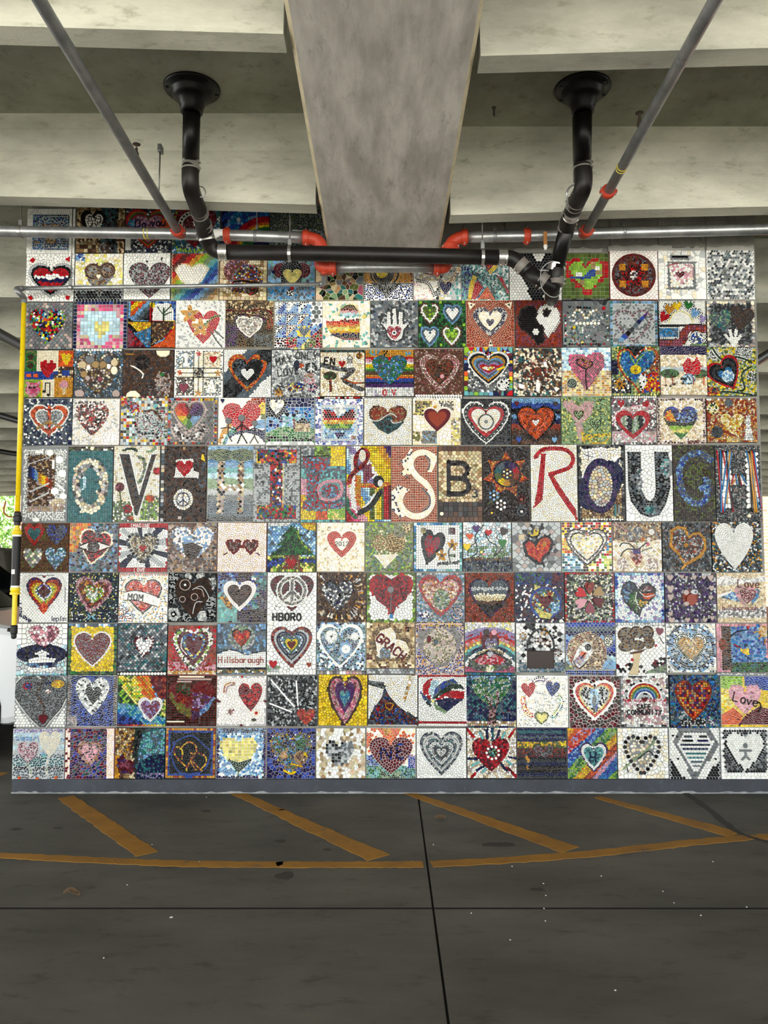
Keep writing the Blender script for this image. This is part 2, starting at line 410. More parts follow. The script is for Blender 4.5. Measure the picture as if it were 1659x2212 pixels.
def seeds_for(layers, Hh, R):
    def top(Q):
        t = np.zeros(len(Q), int)
        for i, l in enumerate(layers): t[l_inside(l, Q, Hh)] = i
        return t
    S = []; grid = {}
    G = 0.06
    def near(x, y, d):
        gx, gy = int(x / G), int(y / G); k = int(d / G) + 1
        for i in range(gx - k, gx + k + 1):
            for j in range(gy - k, gy + k + 1):
                for (a, b) in grid.get((i, j), ()):
                    if (a - x) ** 2 + (b - y) ** 2 < d * d: return True
        return False
    def add(x, y, li, s):
        S.append((x, y, li, s)); grid.setdefault((int(x / G), int(y / G)), []).append((x, y))
    def inb(x, y): return 0.004 < x < 0.996 and 0.004 < y < Hh - 0.004
    # outlines first, topmost layer first
    for li in range(len(layers) - 1, -1, -1):
        l = layers[li]
        if l.k in 'FB' or (l.sty in 'ghob' and 'e' not in l.flags): continue
        s = l.s
        pairs = []
        if l.line:
            thin = l.w < 1.8 * s
            P, Nn = resample(l.line, s if not thin else max(l.w * 1.05, s * 0.75), False)
            if thin:
                o = np.concatenate([P, P]); q = np.concatenate([P + Nn * l.w, P - Nn * l.w]); pairs.append((o, q))
            else:
                d = min(0.42 * s, l.w / 4)
                for sg in (1, -1): pairs.append((P + sg * Nn * (l.w / 2 - d), P + sg * Nn * (l.w / 2 + d)))
        else:
            P, Nn = resample(l.poly, s, True)
            ctr = in_poly(P + Nn * 0.3 * s, l.poly)
            Nn[~ctr] *= -1
            bbm = min(l.bb[2] - l.bb[0], l.bb[3] - l.bb[1])
            d = min((l.ring / 2 if l.ring else 0.42 * s), bbm / 4)
            pairs.append((P + Nn * d, P - Nn * d))
        for A, Bq in pairs:
            ta, tb = top(A), top(Bq)
            for i in range(len(A)):
                if ta[i] != li or tb[i] == li: continue
                a, b = A[i], Bq[i]
                lb = layers[tb[i]]
                md = 0.5 * min(s, 0.06)
                if l.line and thin:
                    okb = inb(*b) and not near(b[0], b[1], md)
                    if inb(*a) and not near(a[0], a[1], md): add(a[0], a[1], li, s)
                    if okb: add(b[0], b[1], tb[i], lb.s)
                    continue
                if near(a[0], a[1], md) or near(b[0], b[1], md): continue
                if inb(*a): add(a[0], a[1], li, s)
                if inb(*b): add(b[0], b[1], tb[i], lb.s)
        if l.ring and l.k in 'HC':       # rows that follow the outline
            cx, cy = l.cen; w = l.bb[2] - l.bb[0]; h = l.bb[3] - l.bb[1]; k = 1
            while min(w, h) - 2 * k * s > s * 0.8:
                fx, fy = (w - 2 * k * s) / w, (h - 2.15 * k * s) / h
                sub = [(cx + (x - cx) * fx, cy + (y - cy) * fy) for x, y in l.poly]
                P, Nn = resample(sub, s, True); ctr = in_poly(P + Nn * 0.3 * s, sub); Nn[~ctr] *= -1
                A = P + Nn * s * 0.5; ta = top(A)
                for i in range(len(A)):
                    if ta[i] == li and inb(*A[i]) and not near(A[i][0], A[i][1], 0.62 * s): add(A[i][0], A[i][1], li, s)
                k += 1
    # fills
    for li in range(len(layers) - 1, -1, -1):
        l = layers[li]; s = l.s
        x0, y0, x1, y1 = [float(b) for b in l.bb]
        if l.line: x0 -= l.w; y0 -= l.w; x1 += l.w; y1 += l.w
        x0, y0, x1, y1 = max(0, x0), max(0, y0), min(1, x1), min(Hh, y1)
        if x1 <= x0 or y1 <= y0: continue
        if l.sty in 'g':
            nx = max(1, round(1 / s)); ny = max(1, round(Hh / s)); Q = [((i + .5) / nx, (j + .5) * Hh / ny) for i in range(nx) for j in range(ny)]; rej = 0.5
        elif l.sty == 'b':
            nx = max(1, round(1 / (s * 1.7))); ny = max(1, round(Hh / s)); Q = [((i + .5 + .5 * (j % 2)) / nx, (j + .5) * Hh / ny) for i in range(nx) for j in range(ny)]; rej = 0.5
        elif l.sty in 'ho':
            nx = max(1, round(1 / s)); dy = s * .866; ny = max(1, round(Hh / dy)); Q = [((i + .25 + .5 * (j % 2)) / nx, (j + .5) * Hh / ny) for i in range(nx) for j in range(ny)]; rej = 0.62
        else:
            jit = {'v': .4, 'r': .58, 'k': .25, 'c': .12}[l.sty]; dy = s * .9; Q = []; j = 0
            y = y0 - s * R.random() * .5
            while y < y1 + s:
                x = x0 - s * R.random()
                while x < x1 + s:
                    Q.append((x + R.uniform(-jit, jit) * s, y + R.uniform(-jit, jit) * s)); x += s
                y += dy; j += 1
            rej = {'v': .58, 'r': .42, 'k': .7, 'c': .66}[l.sty]
        Q = np.array(Q)
        m = (Q[:, 0] > x0 + .002) & (Q[:, 0] < x1 - .002) & (Q[:, 1] > y0 + .002) & (Q[:, 1] < y1 - .002)
        Q = Q[m]
        if not len(Q): continue
        t = top(Q)
        edge = 0.0 if l.sty in 'ghob' else 0.22 * s
        for i in range(len(Q)):
            x, y = Q[i]
            if t[i] != li: continue
            if edge and (x < edge or x > 1 - edge or y < edge or y > Hh - edge): continue
            if near(x, y, rej * s): continue
            add(x, y, li, s)
    return S
def voronoi(S, Hh):
    P = np.array([(a, b) for a, b, _, _ in S]); n = len(P)
    smax = max(s for *_, s in S); mrg = max(0.2, 2.5 * smax)
    E = [P]
    for ax, lim in ((0, 0.0), (0, 1.0), (1, 0.0), (1, Hh)):
        m = np.abs(P[:, ax] - lim) < mrg; q = P[m].copy(); q[:, ax] = 2 * lim - q[:, ax]; E.append(q)
    A = np.vstack(E)
    A = A + nr.uniform(-1e-5, 1e-5, A.shape)
    A[:n, 0] = np.clip(A[:n, 0], 1e-4, 1 - 1e-4)
    res = delaunay_2d_cdt([Vector((float(x), float(y))) for x, y in A], [], [], 0, 1e-7)
    if len(res[0]) != len(A):
        inv = {}
    V = np.array([(v.x, v.y) for v in res[0]]); T = np.array([f for f in res[2] if len(f) == 3])
    orig = res[3]; mp = np.full(len(V), -1)
    for i, o in enumerate(orig):
        if o: mp[i] = min(o)
    a, b, c = V[T[:, 0]], V[T[:, 1]], V[T[:, 2]]
    d = 2 * (a[:, 0] * (b[:, 1] - c[:, 1]) + b[:, 0] * (c[:, 1] - a[:, 1]) + c[:, 0] * (a[:, 1] - b[:, 1]))
    d[np.abs(d) < 1e-12] = 1e-12
    a2, b2, c2 = (a ** 2).sum(1), (b ** 2).sum(1), (c ** 2).sum(1)
    ux = (a2 * (b[:, 1] - c[:, 1]) + b2 * (c[:, 1] - a[:, 1]) + c2 * (a[:, 1] - b[:, 1])) / d
    uy = (a2 * (c[:, 0] - b[:, 0]) + b2 * (a[:, 0] - c[:, 0]) + c2 * (b[:, 0] - a[:, 0])) / d
    CC = np.stack([ux, uy], 1)
    sid = mp[T].reshape(-1); tid = np.repeat(np.arange(len(T)), 3)
    m = (sid >= 0) & (sid < n); sid, tid = sid[m], tid[m]
    ang = np.arctan2(CC[tid, 1] - P[sid, 1], CC[tid, 0] - P[sid, 0])
    o = np.lexsort((ang, sid)); sid, tid = sid[o], tid[o]
    st = np.searchsorted(sid, np.arange(n)); en = np.searchsorted(sid, np.arange(n), side='right')
    out = []
    for i in range(n):
        q = CC[tid[st[i]:en[i]]]
        if len(q) < 3: out.append(None); continue
        nx = np.roll(q, -1, 0); keep = np.hypot(*(nx - q).T) > 0.0035
        q = q[keep]
        if len(q) < 3: out.append(None); continue
        q = np.clip(q, [0, 0], [1, Hh])
        out.append(q)
    return out

def build_prisms(name, polys, cols, roughs, heights, z0, W, Hh, parent, taper=None, smooth=None, mat=None, tilt=0.06):
    """polys: list of (k,2) arrays in panel units, wound either way -> one mesh of raised tiles"""
    if not polys: return None
    vs, loops, lstart, ltot, colr, sm = [], [], [], [], [], []
    nv = 0; nl = 0
    for i, q in enumerate(polys):
        q = np.asarray(q, float); k = len(q)
        x = (q[:, 0] - .5) * W; z = (Hh / 2 - q[:, 1]) * W
        ar = ((x * np.roll(z, -1) - np.roll(x, -1) * z)).sum()
        if ar < 0: x, z = x[::-1], z[::-1]
        cx, cz = x.mean(), z.mean()
        tp = (0.90 if taper is None else taper[i])
        h = heights[i]
        tx, tz = nr.normal(0, tilt, 2)
        bx = np.stack([x, np.full(k, -z0), z], 1)
        xt, zt = cx + (x - cx) * tp, cz + (z - cz) * tp
        yt = -(z0 + h + np.clip((xt - cx) * tx + (zt - cz) * tz, -h * .6, h))
        vs.append(bx); vs.append(np.stack([xt, yt, zt], 1))
        c = (*cols[i], roughs[i])
        top = np.arange(k) + nv + k
        loops.append(top); lstart.append(nl); ltot.append(k); nl += k
        for j in range(k):
            j2 = (j + 1) % k
            loops.append((nv + j, nv + j2, nv + k + j2, nv + k + j)); lstart.append(nl); ltot.append(4); nl += 4
        colr.append(np.tile(c, (5 * k, 1)))
        if smooth is not None: sm += [smooth[i]] * (k + 1)
        nv += 2 * k
    V = np.concatenate(vs); Lp = np.concatenate([np.asarray(l) for l in loops])
    me = bpy.data.meshes.new(name)
    me.vertices.add(len(V)); me.vertices.foreach_set('co', V.astype(np.float32).ravel())
    me.loops.add(len(Lp)); me.loops.foreach_set('vertex_index', Lp.astype(np.int32))
    me.polygons.add(len(lstart)); me.polygons.foreach_set('loop_start', np.array(lstart, np.int32)); me.polygons.foreach_set('loop_total', np.array(ltot, np.int32))
    at_ = me.color_attributes.new('glaze', 'FLOAT_COLOR', 'CORNER'); at_.data.foreach_set('color', np.concatenate(colr).astype(np.float32).ravel())
    me.polygons.foreach_set('use_smooth', np.array(sm if smooth is not None else [False] * len(lstart), bool))
    me.update(calc_edges=True)
    me.materials.append(mat or MAT['tile'])
    return link(name, me, parent)

def jcol(code, R, amt=0.10):
    c = PALRGB[code] * (1 if code in 'WIacE' else .8); f = 1 + R.gauss(0, amt); g = np.array([R.gauss(0, amt * .25) for _ in range(3)])
    return np.clip(c * f * (1 + g) + 0.002, 0.003, 0.93)

# stroke font: letter -> polylines in a box 0.6 wide, 1 high (v down)
FONT = {'A': '0,1,.3,0,.6,1|.12,.65,.48,.65', 'B': '0,1,0,0,.4,0,.55,.12,.55,.36,.4,.48,0,.48|.4,.48,.6,.62,.6,.88,.42,1,0,1', 'C': '.6,.15,.42,0,.15,0,0,.2,0,.8,.15,1,.42,1,.6,.85',
        'D': '0,0,0,1,.35,1,.6,.75,.6,.25,.35,0,0,0', 'E': '.55,0,0,0,0,1,.55,1|0,.5,.45,.5', 'F': '.55,0,0,0,0,1|0,.5,.45,.5', 'G': '.6,.15,.42,0,.15,0,0,.2,0,.8,.15,1,.45,1,.6,.85,.6,.55,.35,.55',
        'H': '0,0,0,1|.55,0,.55,1|0,.5,.55,.5', 'I': '.3,0,.3,1', 'L': '0,0,0,1,.5,1', 'M': '0,1,0,0,.3,.6,.6,0,.6,1', 'N': '0,1,0,0,.55,1,.55,0', 'O': '.3,0,.08,.12,0,.5,.08,.88,.3,1,.52,.88,.6,.5,.52,.12,.3,0',
        'P': '0,1,0,0,.4,0,.58,.15,.58,.38,.4,.52,0,.52', 'R': '0,1,0,0,.4,0,.58,.15,.58,.38,.4,.52,0,.52|.3,.52,.6,1', 'S': '.58,.14,.4,0,.15,0,.02,.15,.05,.38,.3,.5,.55,.62,.58,.85,.42,1,.15,1,0,.86',
        'T': '0,0,.6,0|.3,0,.3,1', 'U': '0,0,0,.8,.15,1,.45,1,.6,.8,.6,0', 'V': '0,0,.3,1,.6,0', 'Y': '0,0,.3,.48,.6,0|.3,.48,.3,1', 'W': '0,0,.15,1,.3,.4,.45,1,.6,0', 'J': '.5,0,.5,.8,.35,1,.1,1,0,.8',
        'o': '.27,.4,.05,.5,.02,.75,.12,.97,.3,1,.48,.9,.5,.6,.42,.44,.27,.4', 'e': '.04,.7,.5,.66,.45,.46,.26,.4,.08,.5,.02,.75,.12,.95,.3,1,.5,.92', 'v': '0,.42,.25,1,.5,.42', 'h': '0,0,0,1|0,.6,.2,.42,.42,.5,.45,1',
        'i': '.2,.42,.2,1|.2,.2,.2,.26', 'l': '.2,0,.2,1', 's': '.46,.48,.25,.4,.06,.5,.1,.66,.4,.74,.46,.9,.25,1,.02,.92', 'b': '0,0,0,1,.3,1,.48,.85,.48,.6,.3,.45,0,.5', 'r': '0,.42,0,1|0,.62,.18,.44,.4,.46',
        'g': '.45,.45,.2,.4,.03,.55,.03,.8,.2,.95,.45,.85|.45,.42,.45,1.2,.3,1.35,.05,1.3', 'n': '0,.42,0,1|0,.6,.2,.42,.42,.5,.45,1', 'u': '0,.42,0,.85,.15,1,.35,.98,.45,.85|.45,.42,.45,1', 'p': '0,.42,0,1.4|0,.45,.3,.42,.48,.55,.48,.85,.3,1,0,.95',
        't': '.2,.1,.2,.9,.4,1|0,.42,.42,.42', 'y': '0,.42,.24,.95|.48,.42,.1,1.4', 'w': '0,.42,.12,1,.25,.55,.38,1,.5,.42', 'a': '.45,.45,.2,.4,.03,.6,.05,.9,.22,1,.45,.85|.45,.42,.45,1',
        '0': '.3,0,.08,.12,0,.5,.08,.88,.3,1,.52,.88,.6,.5,.52,.12,.3,0', '1': '.1,.2,.3,0,.3,1|.1,1,.5,1', '2': '.02,.2,.2,0,.45,.02,.56,.25,.45,.5,0,1,.58,1', '3': '.02,.1,.3,0,.52,.12,.52,.36,.3,.47|.3,.47,.57,.6,.57,.88,.3,1,0,.9',
        '4': '.45,1,.45,0,0,.65,.6,.65', '7': '0,0,.58,0,.2,1', '6': '.5,.05,.2,.1,.02,.5,.05,.9,.3,1,.55,.85,.5,.55,.25,.48,.04,.6', '-': '.1,.5,.5,.5', '/': '0,1,.5,0', '&': '.6,1,.1,.3,.2,.02,.42,.15,.05,.65,.1,.95,.35,.98,.6,.6', "'": '.2,0,.15,.25', '5': '.55,0,.05,0,.02,.45,.35,.4,.57,.6,.52,.9,.28,1,0,.9'}
def text_lines(x, y, h, rot, txt):
    return [pl for g in text_glyphs(x, y, h, rot, txt) for pl in g]
def text_glyphs(x, y, h, rot, txt):
    c, s = math.cos(math.radians(rot)), math.sin(math.radians(rot)); out = []; cx = 0
    for ch in txt:
        if ch == '_': cx += .5 * h; continue
        out.append([])
        for pl in FONT.get(ch, '').split('|'):
            if not pl: continue
            a = [float(v) for v in pl.split(',')]
            P = [(cx + a[i] * h, a[i + 1] * h) for i in range(0, len(a), 2)]
            out[-1].append([(x + px * c - py * s, y + px * s + py * c) for px, py in P])
        cx += (.86 if ch.isupper() or ch.isdigit() else (.42 if ch in 'il' else .68)) * h
    return out
def strip_tiles(pts, w, step=None):      # cut a line of width w into small tile quads
    P = np.array(pts, float)
    out = []
    for a, b in zip(P[:-1], P[1:]):
        d = b - a; L = np.hypot(*d)
        if L < 1e-6: continue
        t = d / L; n = np.array([-t[1], t[0]]) * w / 2
        k = max(1, int(round(L / (step or max(w * 1.6, .02))))); e = min(w * .3, L * .5)
        for i in range(k):
            p = a + d * (i / k) - (t * e if i == 0 else 0); q = a + d * ((i + 1) / k) + (t * e if i == k - 1 else 0)
            g = t * min(.0018, np.hypot(*(q - p)) * .1)
            out.append(np.array([p + g - n, q - g - n, q - g + n, p + g + n]))
    return out

BIG = 0.0079                              # cells above this area (panel units squared) become tiles of their own
N_BIG = 0; N_CELL = 0
GLOSS = dict(v=.22, r=.2, g=.25, b=.28, h=.22, o=.14, k=.16, c=.22)
OVN = dict(s='line', t='lettering', h='heart_piece', c='gem', p='piece', k='bead_row', r='rod')
def clip_unit(q, Hh):
    q = np.asarray(q, float)
    return np.clip(q, [0.004, 0.004], [.996, Hh - .004])
def build_panel(x0, x1, y0, y1, label, grout, text, cat='mosaic panel', group='mosaic panels on the wall', name='mosaic_panel'):
    global N_BIG, N_CELL
    R = random.Random(int(x0 * 7 + y0 * 13))
    a = at((x0), (y0 + y1) / 2, DIST); b = at((x1), (y0 + y1) / 2, DIST); c = at((x0 + x1) / 2, y0, DIST); d = at((x0 + x1) / 2, y1, DIST)
    W = b.x - a.x - .003; Ht = c.z - d.z - .003; Hh = Ht / W
    root = empty(name, ((a.x + b.x) / 2, 0, (c.z + d.z) / 2), label, cat, group)
    th = R.uniform(.014, .021)
    root.rotation_euler = (0, math.radians(R.gauss(0, .25)), 0)
    bm = bmesh.new(); bm_box(bm, (-W / 2, -th, -Ht / 2), (W / 2, -.0005, Ht / 2))
    mesh_obj('grout_bed', bm, grout_mat(grout), root)
    layers, over = parse_layers(text, Hh)
    S = seeds_for(layers, Hh, R)
    cells = voronoi(S, Hh)
    byl = {}; idx = {}
    for (x, y, li, s), q in zip(S, cells):
        if q is None: continue
        l = layers[li]; k = len(q); cx, cy = q[:, 0].mean(), q[:, 1].mean()
        nx = np.roll(q, -1, 0); ar = abs((q[:, 0] * nx[:, 1] - nx[:, 0] * q[:, 1]).sum()) / 2
        idx[li] = idx.get(li, -1) + 1
        code = pick(l, x, y, idx[li], R)
        col = jcol(code, R, .05 if code in 'WIa' else .2)
        rough = GLOSS[l.sty] * R.uniform(.8, 1.5)
        if l.sty in 'ok':
            dd = q - np.array([x, y]); en = np.roll(q, -1, 0) - q; ln = np.hypot(*en.T) + 1e-9
            inr = np.min(np.abs(dd[:, 0] * en[:, 1] - dd[:, 1] * en[:, 0]) / ln)
            r_ = min(inr * 1.02, l.s * .56) * (1 if l.sty == 'o' else R.uniform(.92, 1.05))
            if r_ < .008: r_ = min(.008, math.sqrt(ar) * .4)
            m = 6 if r_ < .018 else 8
            sx = 1 if l.sty == 'o' else R.uniform(.95, 1.25); an = R.random() * 3
            pa = [(r_ * sx * math.cos(2 * math.pi * j / m), r_ * math.sin(2 * math.pi * j / m)) for j in range(m)]
            q2 = np.array([(x + u * math.cos(an) - v * math.sin(an), y + u * math.sin(an) + v * math.cos(an)) for u, v in pa])
            byl.setdefault((l.name, False), []).append((q2, col, rough, R.uniform(.004, .006),   .74 if l.sty == 'k' else .9, True)); N_CELL += 1
            continue
        inr = math.sqrt(ar / math.pi)
        gap = min(.0042, max(.0013, .058 * s))
        f = max(.6, 1 - gap / max(inr, 1e-4))
        q2 = clip_unit(np.array([cx, cy]) + (q - np.array([cx, cy])) * f, Hh)
        ent = (q2, col, rough, R.uniform(.0024, .0042), max(.86, 1 - .0022 / max(inr, .004)), False)
        if ar > BIG: byl.setdefault(('tile', True), []).append(ent)
        else: byl.setdefault((l.name, False), []).append(ent)
        N_CELL += 1
    for (nm, single), E in byl.items():
        if single:
            for e in E:
                build_prisms('tile', [e[0]], [e[1]], [e[2]], [e[3]], th, W, Hh, root, [e[4]], None, tilt=.015); N_BIG += 1
        else:
            o = build_prisms(nm + '_tiles', [e[0] for e in E], [e[1] for e in E], [e[2] for e in E], [e[3] for e in E], th, W, Hh, root, [e[4] for e in E], [e[5] for e in E])
            o['kind'] = 'stuff'
    zt = th + .0045
    acc = {}
    nov = 0
    for k, nm, arg, rest in over:
        nov += 1
        nm = nm or OVN[k]
        if k == 't':
            fs = arg.split(','); x, y, h, rot = [float(v) for v in fs[:4]]; txt = fs[4]; code = rest[0]; w = float(rest[1]) if len(rest) > 1 else h * .17
            for gi, gl in enumerate(text_glyphs(x, y, h, rot, txt)):
                key = nm if h < .09 else 'letter#%d' % len(acc)
                for pl in gl:
                    for q in strip_tiles(pl, w, max(w * 2, .03)): acc.setdefault(key, []).append((clip_unit(q, Hh), jcol(code, R, .08), .3, .0035))
        elif k == 's':
            fs = [float(v) for v in arg.split(',')]; P = list(zip(fs[1::2], fs[2::2]))
            if len(rest) < 2 or 'j' not in rest[1]: P = smooth_line(P, 5)
            else: P = P
            for q in strip_tiles(P, fs[0]): acc.setdefault(nm, []).append((clip_unit(q, Hh), jcol(R.choice(rest[0]), R, .1), .3, .0035))
        elif k == 'k':                    # beads along a line: n,r,x,y,...
            fs = [float(v) for v in arg.split(',')]; n = int(fs[0]); r_ = fs[1]
            if len(rest) > 1 and rest[1] == 'H': P = heart_poly(*fs[2:]); P = P + P[:1]
            elif len(rest) > 1 and rest[1] == 'C': P = circ_poly(*fs[2:]); P = P + P[:1]
            else: P = smooth_line(list(zip(fs[2::2], fs[3::2])), 5)
            A = np.array(P); dd = np.hypot(*(A[1:] - A[:-1]).T); L = np.concatenate([[0], np.cumsum(dd)])
            for i in range(n):
                t = (i + .5) / n * L[-1]; x = np.interp(t, L, A[:, 0]); y = np.interp(t, L, A[:, 1])
                acc.setdefault(nm, []).append((np.array(circ_poly(x, y, r_, r_, n=8)), jcol(rest[0][i % len(rest[0])], R, .08), .15, .007))
        else:
            fs = [float(v) for v in arg.split(',')]
            if k == 'h': P = heart_poly(*fs, n=7)
            elif k == 'c': P = circ_poly(*fs[:4], n=14)
            elif k == 'p': P = list(zip(fs[0::2], fs[1::2]))
            elif k == 'r': P = strip_tiles([(fs[1], fs[2]), (fs[3], fs[4])], fs[0], 9)[0]
            P = clip_unit(P, Hh)
            o = build_prisms(nm, [P], [jcol(rest[0], R, .05)], [.25], [(.004 if k != 'c' else .006) + nov * .0004], zt, W, Hh, root, [.93], None, tilt=0.0)
            if len(rest) > 1: o['label'] = rest[1].replace('_', ' ')
    for nm, E in acc.items():
        o = build_prisms(nm.split('#')[0], [e[0] for e in E], [e[1] for e in E], [e[2] for e in E], [e[3] for e in E], zt - .001, W, Hh, root, None, None)
        if '#' not in nm: o['kind'] = 'stuff'
    return root

